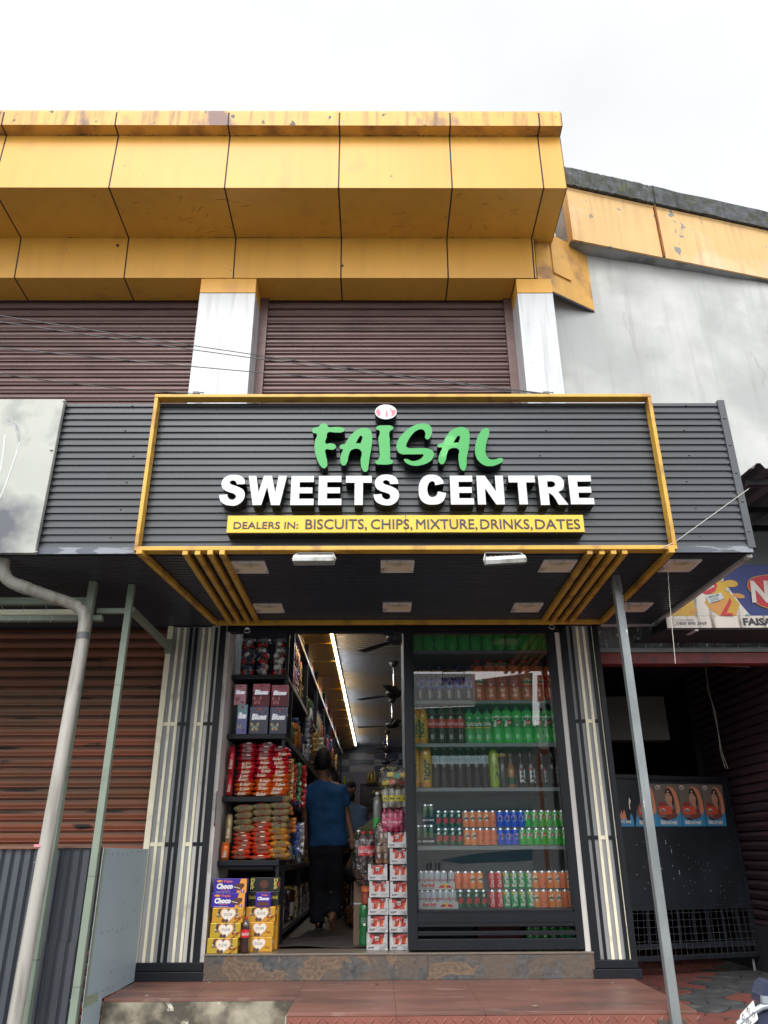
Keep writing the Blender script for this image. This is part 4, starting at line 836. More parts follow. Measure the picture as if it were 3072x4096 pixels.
for c_ in ((972, 428, 28, 32), (1060, 588, 28, 30)): art('small_badge', blob(*c_), flat('print_grey', 190, 196, 198), 8); stext('ok' if 0 else '::', c_[0]-16, c_[1]-10, c_[0]+16, c_[1]+10, PBK, 9)
art('small_badge', [(1030, 966), (1050, 935), (1090, 925), (1135, 940), (1142, 966)], PRD, 8)
art('packet_picture', [(1310, 966), (1340, 940), (1400, 966)], PTL, 6)
art('logo', [(1350, 560), (1350, 490), (1385, 430), (1450, 395), (1560, 375), (1900, 330), (2100, 420), (2120, 640), (2000, 800), (1800, 880), (1640, 860), (1560, 835), (1490, 800), (1440, 730), (1430, 640), (1390, 610)], PYL, 5)
art('logo', [(1358, 560), (1360, 492), (1392, 440), (1450, 405), (1560, 385), (1890, 342), (2085, 425), (2105, 635), (1990, 790), (1800, 868), (1650, 850), (1560, 822), (1500, 790), (1450, 725), (1440, 640), (1395, 600)], PRD, 6)
stext('Nice', 1420, 460, 2040, 760, PWW, 7, .04, 0, .1)
stext('TOLL FREE', 330, 1018, 560, 1042, PBK, 2, 0); stext('1800 890 3969', 335, 1053, 752, 1103, PBK, 2, .01); stext('FAISAL', 1300, 1003, 1790, 1103, PBK, 2, .05)
MB().text('D', q(290, 1065, 2), .035, .06, bold=-.02).build('lettering', flat('faded_mark', 150, 140, 128), ns)
MB().bar(PY(2756, 2540, 6.45), PY(2786, 2522, 6.3), .04, .05).build('lamp_bracket', flat('sign_box_dark', 44, 46, 52, .6), ns); a = PY(2752, 2538, 6.34); MB().bar(a, PY(2787, 2520, 6.2), .03, .012).build('lamp', TRM, ns)
# ================================================================ leaning mesh-bottomed gate panel with posters
P0 = Vector((3.5, 8.25, 0)); ph = math.radians(17.4); pn = Vector((math.sin(ph), -math.cos(ph), 0)); pd = Vector((math.cos(ph), math.sin(ph), 0))
G = lambda x, y, k=0: PP(x, y, P0+pn*k, pn)
TL, TR, BR, BL = G(2440, 3099), G(2903, 3114), G(3041, 3823), G(2470, 3849)
gt = thing('grille_gate', 'black steel gate panel with wire grille foot leaning in the side bay', 'gate', BR)
def gq(u, v, k=0): return (TL.lerp(TR, u)).lerp(BL.lerp(BR, u), v)+pn*k
GBK = mat('gate_black', srgb(36, 40, 48), .45, spec=.35, var=.08, scale=4, dirt=srgb(28, 32, 38), dscale=3, dth=(.45, .65), dirt2=srgb(190, 190, 190), d2=(.77, .78), d2s=30)
mb = MB(); vs_ = .735
for a, b in ((gq(0, .008), gq(1, .008)), (gq(0, vs_), gq(1, vs_)), (gq(0, .99), gq(1, .99)), (gq(.99, 0), gq(.99, 1)), (gq(.01, 0), gq(.01, 1)), (gq(0, .93), gq(1, .93))): mb.bar(a, b, .04, .035, pn)
mb.build('frame', GBK, gt, bevel=.003)
MB().prism([gq(0, 0, -.005), gq(1, 0, -.005), gq(1, vs_, -.005), gq(0, vs_, -.005)][::-1], -pn*.006).build('sheet', GBK, gt)
mb = MB(); [mb.bar(gq(.12+i*.11, vs_, -.02), gq(.12+i*.11, .93, -.02), .03, .012, pn) for i in range(8)]; mb.build('upright', GBK, gt)
mb = MB(); GW = mat('grille_wire', srgb(86, 90, 94), .45, metal=.4, var=.1)
for i in range(24): mb.tube([gq(.02+i*.041, vs_+.01, .018), gq(.02+i*.041, .985, .018)], .0022, 5)
for j in range(7): mb.tube([gq(.01, vs_+.025+j*.036, .02), gq(.5, vs_+.028+j*.036, .023), gq(.99, vs_+.022+j*.037, .02)], .0022, 5)
mb.build('wire_grille', GW, gt)
fl = PZ(3020, 3883, -.36); MB().bar(G(3012, 3835, -.05), Vector((fl.x, fl.y, -.36)), .02, .02).build('leg', GW, gt)
lf = PZ(2600, 3905, -.36); MB().bar(G(2560, 3845, -.05), Vector((G(2560, 3845).x, G(2560, 3845).y+.2, -.36)), .02, .02).build('leg', GW, gt)
mb = MB(); rg = random.Random(6)
for k in range(46):
    u, v = rg.uniform(.15, .95), rg.uniform(.36, .72); l_ = rg.choice((.004, .006, .012, .04)) if u < .55 else .005
    a = gq(u, v, .003); mb.add([a, a+pd*.004, a+pd*.004+Vector((0, 0, -l_)), a+Vector((0, 0, -l_))], [(0, 1, 2, 3)])
mb.build('paint_fleck', flat('white_fleck', 210, 210, 205), gt)
SKN = flat('print_skin', 196, 148, 118); PHR = flat('print_hair', 46, 38, 38); PBR = flat('print_brown', 118, 106, 98); PBL = flat('print_blue', 62, 140, 186); PVL = flat('print_veil', 214, 138, 104); PLP = flat('print_lip', 170, 70, 70); PEW = flat('print_cream', 236, 226, 210); PRB = flat('print_box_red', 206, 84, 64)
def poster(cs, lab, full=1):
    a, b, c_, d_ = [G(2400+x/2.765, 3080+y/2.765, .004) for x, y in cs]
    def U(u, v, k=0): return a.lerp(b, u).lerp(d_.lerp(c_, u), v)+pn*(.0012*k)
    t = thing('poster', lab, 'poster', d_, 'snack posters pasted on the gate panel')
    def art(nm, lp, m, k): MB().poly([U(u, v, k) for u, v in lp]).build(nm, m, t)
    def el(cu, cv, ru, rv, n=16): return [(cu+ru*math.cos(2*math.pi*i/n), cv+rv*math.sin(2*math.pi*i/n)) for i in range(n)]
    edge = [(0, 0), (.3, .008), (.6, 0), (1, .006), (1, 1), (.55, .994), (0, 1)] if full else [(.35, .1), (.6, 0), (1, 0), (1, 1), (0, 1), (-.02, .62), (.1, .45)]
    art('sheet', [(u, min(v, .8)) for u, v in edge], PBR, 0); art('blue_band', [(0, .72), (.1, .8), (.3, .86), (.6, .84), (.85, .76), (1, .62), (1, 1), (0, 1)], PBL, 1)
    art('veil', [(.5, .1), (.62, .06), (.78, .1), (.9, .22), (.97, .42), (.99, .62), (.9, .72), (.8, .7), (.82, .5), (.76, .28), (.66, .15)], PVL, 4)
    art('hair', el(.62, .32, .18, .23), PHR, 2); art('face', el(.56, .35, .14, .15, 20), SKN, 4); art('hair', [(.41, .24), (.46, .14), (.6, .1), (.72, .2), (.72, .34), (.62, .24), (.5, .22)], PHR, 5)
    for du in (-.055, .06): art('eye', el(.56+du, .32, .03, .013, 8), PEW, 5); art('eye', el(.56+du, .32, .014, .013, 8), PHR, 6); art('brow', [(.56+du-.035, .29), (.56+du+.035, .286), (.56+du+.03, .278), (.56+du-.03, .28)], PHR, 6)
    art('nose', [(.555, .34), (.575, .385), (.54, .388)], PLP, 5); art('lips', el(.56, .43, .045, .014, 10), PLP, 6); art('jewel', el(.55, .19, .03, .022, 8), PEW, 6)
    art('shoulder', [(.5, .62), (.58, .5), (.7, .52), (.84, .66), (.8, .8), (.5, .85), (.3, .82)], flat('print_red_dress', 120, 70, 60), 2); art('neck', [(.52, .45), (.66, .45), (.68, .6), (.54, .6)], SKN, 3)
    art('held_box', [(.03, .54), (.6, .53), (.62, .72), (.08, .73)], PRB, 7); art('held_box', [(.12, .44), (.38, .44), (.42, .53), (.1, .54)], flat('print_box_top', 150, 60, 52), 7)
    art('mark', el(.24, .63, .11, .045), PEW, 8); 
    w_ = (U(.6, .6)-U(.3, .6)).length/.3
    MB().text('Malkist', U(.24, .63, 9), w_*.18, .03, ux=pd, bold=.03).build('lettering', PHR, t); art('mark', el(.15, .09, .11, .05), PEW, 3); MB().text('Malkist', U(.15, .09, 4), w_*.17, .025, ux=pd, bold=.03).build('lettering', PHR, t)
    MB().text("Malkist can't resist!", U(.44, .9, 3), w_*.68, .038, ux=pd, bold=.03, shear=.2).build('lettering', PEW, t)
poster([(590, 150), (848, 152), (914, 624), (648, 624)], 'left of the three whole snack posters, woman in veil holding red box')
poster([(852, 152), (1108, 155), (1176, 622), (920, 624)], 'middle of the three whole snack posters on the black gate')
poster([(1113, 157), (1346, 162), (1402, 620), (1184, 622)], 'right of the three whole snack posters, beside the gate edge')
poster([(435, 150), (588, 150), (645, 625), (392, 625)], 'torn snack poster half hidden behind the galvanised pole', 0)
t = thing('poster', 'ripped remains of a snack poster at the left end of the gate', 'poster', G(2480, 3300), 'snack posters pasted on the gate panel')
g6 = lambda x, y, k=.004: G(2400+x/2.765, 3080+y/2.765, k)
MB().poly([g6(*p) for p in ((228, 625), (380, 625), (375, 560), (350, 480), (335, 500), (330, 590), (315, 600), (300, 545), (215, 540))][::-1]).build('blue_band', PBL, t)
MB().poly([g6(*p) for p in ((210, 538), (212, 470), (222, 500), (240, 440), (250, 500), (265, 435), (280, 480), (296, 545))][::-1]).build('sheet', PVL, t)
MB().poly([g6(*p) for p in ((318, 350), (320, 300), (340, 345), (330, 380), (335, 440), (322, 420))][::-1]).build('sheet', PEW, t)
MB().text("can't res", g6(262, 565, .007), .16, .035, ux=pd, bold=.03, shear=.2).build('lettering', PEW, t)
# ================================================================ motorcycle at the right edge
mc = thing('parked_motorcycle', 'dark blue motorcycle with white number plate at the right edge', 'motorcycle', (2.3, 3.9, -.95))
BLU = mat('motorcycle_blue', srgb(54, 60, 84), .25, coat=.5, var=.05); RUB = flat('tyre_rubber', 34, 34, 36, .85); CHR = mat('chrome', srgb(200, 200, 205), .2, metal=1, var=0); SIL = mat('silver_plastic', srgb(176, 182, 190), .3, metal=.4, var=.04)
ws = Vector((2.12, 3.62, -.65)); wr = Vector((3.2, 4.3, -.65)); ax_ = (wr-ws).normalized(); side = Vector((-ax_.y, ax_.x, 0))
def ring(c, r, tr_, m, nm, par):
    mb = MB(); n = 30; P_ = [c+(ax_*math.cos(2*math.pi*k/n)+Vector((0, 0, 1))*math.sin(2*math.pi*k/n))*r for k in range(n+1)]
    mb.tube(P_, tr_, 8, caps=False); return mb.build(nm, m, par)
for c_ in (ws, wr):
    ty = ring(c_, .27, .035, RUB, 'tyre', mc); ring(c_, .23, .012, CHR, 'rim', mc)
    mb = MB()
    for k in range(8): a_ = k*math.pi/4; mb.bar(c_, c_+(ax_*math.cos(a_)+Vector((0, 0, 1))*math.sin(a_))*.225, .012, .012)
    mb.build('spoke', CHR, mc)
hp = ws+Vector((0, 0, .85))+ax_*.28
for s in (-1, 1): MB().tube([ws+side*.07*s, hp+side*.07*s], .018, 10).build('fork', CHR, mc)
mb = MB(); n = 14; vs = []
for k in range(n+1):
    a_ = math.radians(20+150*k/n); c_ = ws+(-ax_*math.cos(a_)+Vector((0, 0, 1))*math.sin(a_))*.335
    vs += [c_-side*.06-Vector((0, 0, .015)), c_+Vector((0, 0, .01)), c_+side*.06-Vector((0, 0, .015))]
mb.add(vs, [(3*k+j, 3*k+j+1, 3*k+j+4, 3*k+j+3) for k in range(n) for j in range(2)], 0, True); o = mb.build('mudguard', BLU, mc); o.modifiers.new('s', 'SOLIDIFY').thickness = .004
hl = ws+Vector((0, 0, .82))+ax_*.12
mb = MB(); mb.lathe([(0, -.02), (.07, 0), (.085, .03), (.08, .09), (.04, .13), (0, .14)], seg=20); vv = [Matrix.Translation(hl) @ ax_.to_track_quat('Z', 'Y').to_matrix().to_4x4() @ v for v in mb.v]; mb.v = vv; mb.build('headlight', CHR, mc)
MB().prism([hl+ax_*.0+side*.11+Vector((0, 0, .08)), hl-side*.11+Vector((0, 0, .08)), hl-side*.08+Vector((0, 0, .26)), hl+side*.08+Vector((0, 0, .26))], ax_*.08).build('fairing', BLU, mc, bevel=.015)
MB().tube([hp-side*.32+ax_*.1+Vector((0, 0, .08)), hp-side*.15, hp, hp+side*.15, hp+side*.32+ax_*.1+Vector((0, 0, .08))], .012, 8).build('handlebar', CHR, mc)
mb = MB(); T0 = hp+ax_*.15; mb.grid(lambda u, v: T0+ax_*(u*.45)+side*(math.sin((v-.5)*math.pi)*.13*(.6+.4*math.sin(u*math.pi)))+Vector((0, 0, .02+.12*math.cos((v-.5)*math.pi)*(1-.4*u)-.06)), 12, 10); o = mb.build('fuel_tank', BLU, mc); o.modifiers.new('s', 'SOLIDIFY').thickness = .01
MB().bar(T0+ax_*.45, T0+ax_*1.0+Vector((0, 0, -.02)), .22, .08).build('seat', flat('seat_black', 30, 30, 32, .7), mc, bevel=.02)
MB().bar(ws+ax_*.45+Vector((0, 0, .02)), ws+ax_*.8+Vector((0, 0, .05)), .22, .3).build('engine', mat('engine_grey', srgb(120, 120, 122), .4, metal=.5), mc, bevel=.03)
PLT = flat('plate_white', 226, 228, 226, .4)
Q = lambda x, y, k=0: PY(2650+x/3.931, 3700+y/3.931, 3.5-.001*k)
pts = [(1430, 1192), (1455, 1290), (1503, 1460), (1490, 1500), (1320, 1640), (1240, 1640), (1222, 1440), (1240, 1400)]
MB().prism([Q(*p) for p in pts][::-1], (0, .004, 0)).build('number_plate', PLT, mc)
def pt(st, x, y, wpx, hpx, ang):
    s = (Q(x+100, y)-Q(x, y)).length/100; c_, s_ = math.cos(ang), math.sin(ang)
    MB().text(st, Q(x, y, 2), wpx*s, hpx*s, ux=(c_, 0, s_), uz=(-s_*.3+.1, 0, 1), bold=.01).build('lettering', DK, mc)
pt('KL 17', 1390, 1375, 150, 70, -.75); pt('D 355', 1325, 1500, 170, 75, -.75)
MB().prism([Q(1610, 960), Q(1700, 880), Q(1760, 900), Q(1760, 1240), Q(1580, 1230), Q(1575, 1120)][::-1], (0, .1, 0)).build('side_cowl', BLU, mc, bevel=.01)
MB().prism([Q(1570, 1115, 3), Q(1760, 1130, 3), Q(1760, 1250, 3), Q(1580, 1235, 3)][::-1], (0, .02, 0)).build('side_strip', SIL, mc, bevel=.004)
MB().tube([Q(1180, 1570, -10), Q(1400, 1380, -10), Q(1560, 1290, -10), Q(1800, 1240, -10)], .012, 8).build('front_rail', SIL, mc)
MB().prism([Q(1510, 1420, -20), Q(1800, 1300, -20), Q(1800, 1640, -20), Q(1480, 1640, -20)][::-1], (0, .12, 0)).build('lower_cowl', BLU, mc, bevel=.02)
# ================================================================ glass display case with drinks
YG = 6.48
dc = thing('display_case', 'black framed glass display case full of bottles and cans', 'display case', (.9, 6.8, 0))
xl0, xl1 = .218, .29; xr0, xr1 = 1.475, 1.535
fr_b = PY(1980, 3640, YG).z; fr_t = 2.43
o = MB().box(xl0, xl1, YG, 6.56, 0.012, fr_t).build('frame_post', BLK, dc, bevel=.003)
MB().box(xr0, xr1, YG, 6.56, 0.012, fr_t).build('frame_post', BLK, dc, bevel=.003)
MB().box(xl1, xr0, YG, 6.56, fr_b-.085, fr_b-.012).build('frame_rail', BLK, dc, bevel=.003)
MB().box(xl1, xr0, YG+.005, 6.55, fr_t-.014, fr_t).build('frame_rail', BLK, dc, bevel=.003)
MB().box(xl1, xr0, YG, 6.56, .012, .085).build('frame_rail', BLK, dc, bevel=.003)
for py in (3692, 3727, 3760): z = PY(1980, py, YG).z; MB().box(xl1, xr0, YG+.004, 6.52, z-.024, z+.004).build('slat', BLK, dc, bevel=.002)
MB().box(xl1, xl1+.012, YG-.004, YG+.03, fr_b-.012, fr_t-.014).box(xr0-.012, xr0, YG-.004, YG+.03, fr_b-.012, fr_t-.014).box(xl1, xr0, YG-.004, YG+.03, fr_b-.014, fr_b+.002).build('bead', BLK, dc)
MB().quad((xl1, YG+.02, fr_b), (xr0, YG+.02, fr_b), (xr0, YG+.02, fr_t-.014), (xl1, YG+.02, fr_t-.014)).build('glass_pane', film('window_glass', (.95, .98, .97), .11, .0, ior=1.5), dc)
YS = 6.74
SHG = mat('shelf_grey', srgb(128, 136, 140), .45, var=.06)
zs = []
for name, py in (('a', 2608), ('b', 2806), ('c', 2976), ('d', 3152), ('e', 3383), ('f', 3634)):
    z = PY(1980, py, YS-.05).z; zs.append(z)
    if name != 'f': MB().box(xl0+.01, 1.745, 6.62, 7.22, z-.03, z-.001).build('shelf', SHG, dc, bevel=.002)
    else: MB().box(xl0+.01, 1.745, 6.62, 7.22, z-.05, z-.001).build('shelf', SHG, dc)
MB().box(xl0, xl0+.012, 6.56, 7.25, .0, 2.6).box(xl0, 1.75, 7.24, 7.26, 0, 2.6).build('case_back', mat('case_back_grey', srgb(150, 166, 174), .6, var=.08), dc)
# --- drink prototypes, built at the origin, facing -Y
def glossy(name, r, g, b, rough=.22, **k): k.setdefault('var', 0); return mat(name, srgb(r, g, b), rough, coat=.4, **k)
def liquid(name, r, g, b): return mat(name, srgb(r, g, b), .12, var=.12, scale=9, coat=.6)
ALM = mat('can_metal', srgb(205, 208, 212), .25, metal=.9, var=0)
XX = {}
def can(key, body, marks, r=.0285, h=.133):
    body = glossy('can_'+key.replace(' ', '_'), *body)
    mb = MB(); mb.lathe([(r*.86, 0), (r, .006), (r, h-.014), (r*.86, h-.003), (r*.86, h), (r*.8, h-.002)], seg=20, ms=[1, 0, 1, 1, 1])
    ms = [body, ALM]; marks(mb, ms, r, h)
    o = mb.build('can', ms); bpy.context.scene.collection.objects.unlink(o); XX['can_'+key] = o; return o
def mi(ms, m):
    if m not in ms: ms.append(m)
    return ms.index(m)
WH = flat('label_white', 238, 240, 238, .35); RD = flat('label_red', 206, 30, 46, .35); NB = flat('label_blue', 28, 70, 190, .35); LG = flat('label_lime', 160, 214, 60, .35); DGR = flat('label_dark_green', 22, 84, 48, .35); BK = flat('label_black', 26, 28, 32, .35); YW = flat('label_yellow', 238, 196, 50, .35); OR_ = flat('label_orange', 240, 130, 50, .35); GY = flat('label_grey', 150, 154, 160, .35); LBL = flat('label_pale_blue', 196, 220, 226, .4)
def wtext(mb, ms, st, m, r, a0, z, w_, h_, vert=0, bold=.03, k=1): mb.text(st, (0, 0, z), w_, h_, mi(ms, m), bold=bold, wrap=(r+.0008*k, a0, vert))
def wpoly(mb, ms, m, r, pts, k=1): mb.add([(r_*math.sin(a), -r_*math.cos(a), z) for a, z in pts for r_ in (r+.0006*k,)], [tuple(range(len(pts)))], mi(ms, m), True)
def wcirc(mb, ms, m, r, a0, z, rad, k=1, half=None, n=14):
    p = []
    for i in range(n):
        t = 2*math.pi*i/n; dz = rad*math.sin(t)
        if half == 't': dz = max(dz, rad*.25+.15*rad*math.sin(2*math.acos(max(-1, min(1, math.cos(t))))))
        if half == 'b': dz = min(dz, -rad*.25)
        p.append((a0+rad*math.cos(t)/r, z+dz))
    wpoly(mb, ms, m, r, p, k)
def mk_pepsi(mb, ms, r, h): wcirc(mb, ms, WH, r, 0, h*.52, .025); wcirc(mb, ms, RD, r, 0, h*.52, .0225, 2, 't'); wcirc(mb, ms, NB, r, 0, h*.52, .0225, 2, 'b'); wtext(mb, ms, 'PEPSI', BK, r, 0, h*.515, .04, .011, k=4)
def mk_7(mb, ms, r, h):
    wpoly(mb, ms, LG, r, [(-.9, h*.05), (1.1, h*.05), (1.1, h*.35), (.1, h*.62), (-.4, h*.4)]); wtext(mb, ms, '7', WH, r, -.45, h*.62, .026, .05, k=2, bold=.09); wcirc(mb, ms, RD, r, .35, h*.6, .014, 3); wtext(mb, ms, 'up', WH, r, .35, h*.6, .016, .012, k=5)
def mk_mir(mb, ms, r, h):
    wpoly(mb, ms, WH, r, [(-.7, h*.62), (-.35, h*.66), (-.15, h*.78), (.05, h*.66), (.4, h*.74), (.45, h*.6), (.8, h*.52), (.4, h*.48), (.3, h*.34), (.0, h*.44), (-.2, h*.3), (-.3, h*.46), (-.75, h*.5)]); wtext(mb, ms, 'mirinda', DGR, r, 0, h*.55, .042, .016, k=3, bold=.05)
    wpoly(mb, ms, RD, r, [(-1.3, h*.06), (1.3, h*.06), (1.3, h*.16), (.2, h*.22), (-1.3, h*.14)], 1)
def mk_dew(mb, ms, r, h):
    for a, z, s in ((-.5, .2, 1), (.1, .1, -1), (.6, .3, 1), (-.7, .55, -1), (.5, .75, 1)): wpoly(mb, ms, flat('dew_green', 70, 150, 70), r, [(a, h*z), (a+.35*s, h*(z+.06)), (a+.1*s, h*(z+.2))])
    mb.text('DEW', (0, 0, h*.42), .05, .034, mi(ms, RD), bold=.08, wrap=(r+.0016, 0, 0), shear=.3, uz=(0, 0, 1)); wpoly(mb, ms, WH, r, [(-.7, h*.22), (.85, h*.42), (.8, h*.5), (-.75, h*.3)], 1)
    wpoly(mb, ms, WH, r, [(-.4, h*.72), (-.1, h*.8), (0, h*.72), (.3, h*.78), (.1, h*.64), (-.3, h*.62)], 2)
def mk_coke(mb, ms, r, h): mb.text('Coca-Cola', (0, 0, h*.5), .105, .03, mi(ms, WH), bold=.02, wrap=(r+.001, 0, 1), shear=.15)
def mk_spr(mb, ms, r, h): wpoly(mb, ms, DGR, r, [(-.6, h*.06), (.6, h*.06), (.6, h*.94), (-.6, h*.94)]); mb.text('Sprite', (0, 0, h*.5), .1, .036, mi(ms, WH), bold=.05, wrap=(r+.0022, 0, 1)); wcirc(mb, ms, YW, r, -.5, h*.8, .01, 4)
def mk_mon(mb, ms, r, h):
    for i in range(3): wpoly(mb, ms, flat('claw_green', 110, 190, 90), r, [(-.35+i*.25, h*.85), (-.22+i*.25, h*.85), (-.24+i*.25, h*.42), (-.3+i*.25, h*.36)])
    wtext(mb, ms, 'MONSTER', WH, r, 0, h*.22, .05, .014, k=2)
def mk_rb(mb, ms, r, h): wpoly(mb, ms, GY, r, [(-1.2, h*.1), (-.1, h*.1), (-.1, h*.5), (-1.2, h*.5)]); wpoly(mb, ms, flat('navy_print', 40, 50, 110), r, [(-.1, h*.5), (1.2, h*.5), (1.2, h*.95), (-.1, h*.95)]); wtext(mb, ms, 'Red Bull', RD, r, 0, h*.5, .045, .014, k=2)
can('pepsi', (34, 92, 236), mk_pepsi); can('seven', (60, 196, 76), mk_7); can('orange', (250, 156, 84), mk_mir); can('dew', (34, 92, 66), mk_dew); can('coke', (226, 44, 58), mk_coke); can('sprite', (60, 184, 104), mk_spr); can('energy', (52, 60, 62), mk_mon, .0325, .158); can('bull', (196, 202, 210), mk_rb, .0265, .133); can('plainorange', (244, 138, 92), lambda mb, ms, r, h: wtext(mb, ms, '|||||', BK, r, .4, h*.3, .012, .01))
def bottle(key, h, r, liq, capc, label=None, lz=(.35, .6), style='pet', marks=None, lev=.8, cap_h=.05):
    t = bpy.data.objects.new('drink_bottle', None); OFF[t.name] = Vector((0, 0, 0)); XX['b_'+key] = t; t.empty_display_size = .05
    if style == 'pet': P_ = [(r*.82, 0), (r, .04*h), (r*.99, .12*h), (r*1.0, .2*h), (r*.93, .29*h), (r, .35*h), (r, .7*h), (r*.97, .77*h), (r*.82, .85*h), (r*.5, .905*h), (r*.31, .935*h), (r*.28, .955*h)]
    elif style == 'tall': P_ = [(r*.95, 0), (r, .02*h), (r, .72*h), (r*.85, .8*h), (r*.45, .88*h), (r*.36, .92*h), (r*.36, .955*h)]
    elif style == 'jug': P_ = [(r*.9, 0), (r, .03*h), (r, .82*h), (r*.75, .9*h), (r*.4, .94*h), (r*.36, .965*h)]
    else: P_ = [(r*.95, 0), (r, .02*h), (r, .5*h), (r*.9, .56*h), (r*.45, .72*h), (r*.36, .8*h), (r*.36, .965*h)]
    mb = MB(); ms_ = [0 if P_[i][1] < lev*h else 1 for i in range(len(P_)-1)]
    mb.lathe(P_, seg=18, ms=ms_); clear = mat('pet_'+key.replace(' ', '_'), tuple(min(1, c*.5+.12) for c in liq.node_tree.nodes['Principled BSDF'].inputs['Base Color'].default_value[:3]) if 0 else srgb(96, 84, 84) if key[0] != 'g' else srgb(60, 160, 90), .1, var=0, coat=.8)
    b = mb.build('bottle_body', [liq, clear], None); C.objects.unlink(b); b.parent = t
    mb = MB(); mb.lathe([(r*.3+.004, .95*h), (r*.3+.005, .955*h), (r*.3+.005, h-.003), (r*.3+.002, h)], seg=14); c_ = mb.build('cap', capc, None); C.objects.unlink(c_); c_.parent = t
    if label:
        mb = MB(); ms = [label]; z0, z1 = lz[0]*h, lz[1]*h; mb.patch(r+.0008, -2.2, 2.2, z0, z1, 0, 14)
        if marks: marks(mb, ms, r+.0012, z0, z1)
        l_ = mb.build('label', ms, None); C.objects.unlink(l_); l_.parent = t
    return t
def put(key, p, label, group, cat, rz=0, s=1, name=None):
    src = XX[key]
    o = src.copy(); C.objects.link(o); o.location = p; o.rotation_euler = (0, 0, rz); o.scale = (s, s, s)
    for ch in src.children: c = ch.copy(); C.objects.link(c); c.parent = o
    o['label'] = label; o['category'] = cat; o['group'] = group
    if name: o.name = name
    return o
def lab7(mb, ms, r, a, b):
    m_ = (a+b)/2; H = b-a; wpoly(mb, ms, LG, r, [(0, a), (1.1, a), (1.1, m_), (.2, m_+H*.2), (-.2, a+H*.3)]); wtext(mb, ms, '7', WH, r, -.3, m_, H*.55, H*.62, bold=.09, k=2); wcirc(mb, ms, RD, r, .22, m_, H*.22, 3); wtext(mb, ms, 'up', WH, r, .22, m_, H*.3, H*.17, k=5); mb.patch(r+.0008, -2, 2, b-H*.1, b, mi(ms, WH), 12)
def labsup(mb, ms, r, a, b): H = b-a; wtext(mb, ms, 'SUPER', YW, r, -.1, b-H*.25, .06, H*.14, k=2); wtext(mb, ms, 'DUPER', YW, r, -.1, b-H*.45, .06, H*.14, k=2); wtext(mb, ms, 'REFRESHER', WH, r, 0, b-H*.66, .075, H*.14, k=2); wpoly(mb, ms, WH, r, [(.7, b-H*.7), (.8, b-H*.7), (.95, b), (.85, b)])
def labpep(mb, ms, r, a, b): H = b-a; m_ = (a+b)/2; wcirc(mb, ms, WH, r, .55, m_, H*.42); wcirc(mb, ms, RD, r, .55, m_, H*.38, 2, 't'); wcirc(mb, ms, NB, r, .55, m_, H*.38, 2, 'b'); wtext(mb, ms, 'PEPSI', BK, r, .55, m_, H*.62, H*.16, k=4); wtext(mb, ms, 'FIZZ', WH, r, -.75, m_-H*.1, H*.55, H*.3, k=2); wtext(mb, ms, 'XTRA', WH, r, -.75, m_+H*.24, H*.45, H*.16, k=2)
def labmir(mb, ms, r, a, b):
    H = b-a; m_ = (a+b)/2; mb.patch(r+.0006, -.8, .9, a+H*.16, b-H*.1, mi(ms, OR_), 8)
    wpoly(mb, ms, WH, r, [(-.5, m_), (-.3, m_+H*.22), (-.1, m_+H*.14), (.1, m_+H*.34), (.25, m_+H*.14), (.6, m_+H*.22), (.55, m_), (.7, m_-H*.14), (.35, m_-H*.12), (.2, m_-H*.32), (0, m_-H*.14), (-.3, m_-H*.28)], 2); wtext(mb, ms, 'mirinda', DGR, r, .05, m_, H*.95, H*.26, bold=.05, k=4)
def labback(mb, ms, r, a, b):
    H = b-a
    for k in range(4): wtext(mb, ms, '= -- = - ==', WH, r, 0, b-H*(.25+.14*k), .06, H*.05, k=1)
    wpoly(mb, ms, WH, r, [(-.25, a+H*.1), (.05, a+H*.1), (.05, a+H*.3), (-.25, a+H*.3)])
def labcoke(mb, ms, r, a, b): wtext(mb, ms, 'Coca-Cola', WH, r, .05, (a+b)/2, .1, (b-a)*.42, k=2, bold=.01)
def labspr(mb, ms, r, a, b): wtext(mb, ms, 'Sprite', WH, r, .1, (a+b)/2, .075, (b-a)*.42, k=2); mb.patch(r+.0006, -1, 1, a+.004, a+.012, mi(ms, YW), 8)
def labsar(mb, ms, r, a, b): H = b-a; wtext(mb, ms, 'PURE', BK, r, 0, b-H*.16, .025, H*.12, k=2); wtext(mb, ms, 'NARUNEENDI', BK, r, 0, b-H*.42, .055, H*.15, k=2, bold=.01); wtext(mb, ms, 'SARBATH', BK, r, 0, b-H*.64, .045, H*.15, k=2, bold=.01); wpoly(mb, ms, flat('berry_print', 110, 50, 40), r, [(-.6, a), (.6, a), (.4, a+H*.18), (0, a+H*.24), (-.4, a+H*.16)])
def labfiz(mb, ms, r, a, b): mb.text('FIZZ', (0, 0, (a+b)/2), (b-a)*1.0, .042, mi(ms, WH), bold=.07, wrap=(r+.001, .1, 1)); wcirc(mb, ms, RD, r, -.35, b, .009, 2)
def labfro(mb, ms, r, a, b): H = b-a; mb.patch(r+.0006, -1, 1.1, a+H*.1, b-H*.1, mi(ms, DGR), 8) if 0 else None; mb.text('FROOTI', (0, 0, (a+b)/2), H*.86, .046, mi(ms, DGR), bold=.08, wrap=(r+.0012, 0, 1), shear=-.15)
def labgrn(mb, ms, r, a, b): wpoly(mb, ms, WH, r, [(.1, a), (1.2, a), (1.2, b), (.1, b)]); wtext(mb, ms, 'GOOD', BK, r, .6, b-.03, .03, .012, k=2); wpoly(mb, ms, DGR, r, [(.2, a+.01), (1.1, a+.01), (1.1, a+.07), (.6, a+.1), (.2, a+.06)], 2)
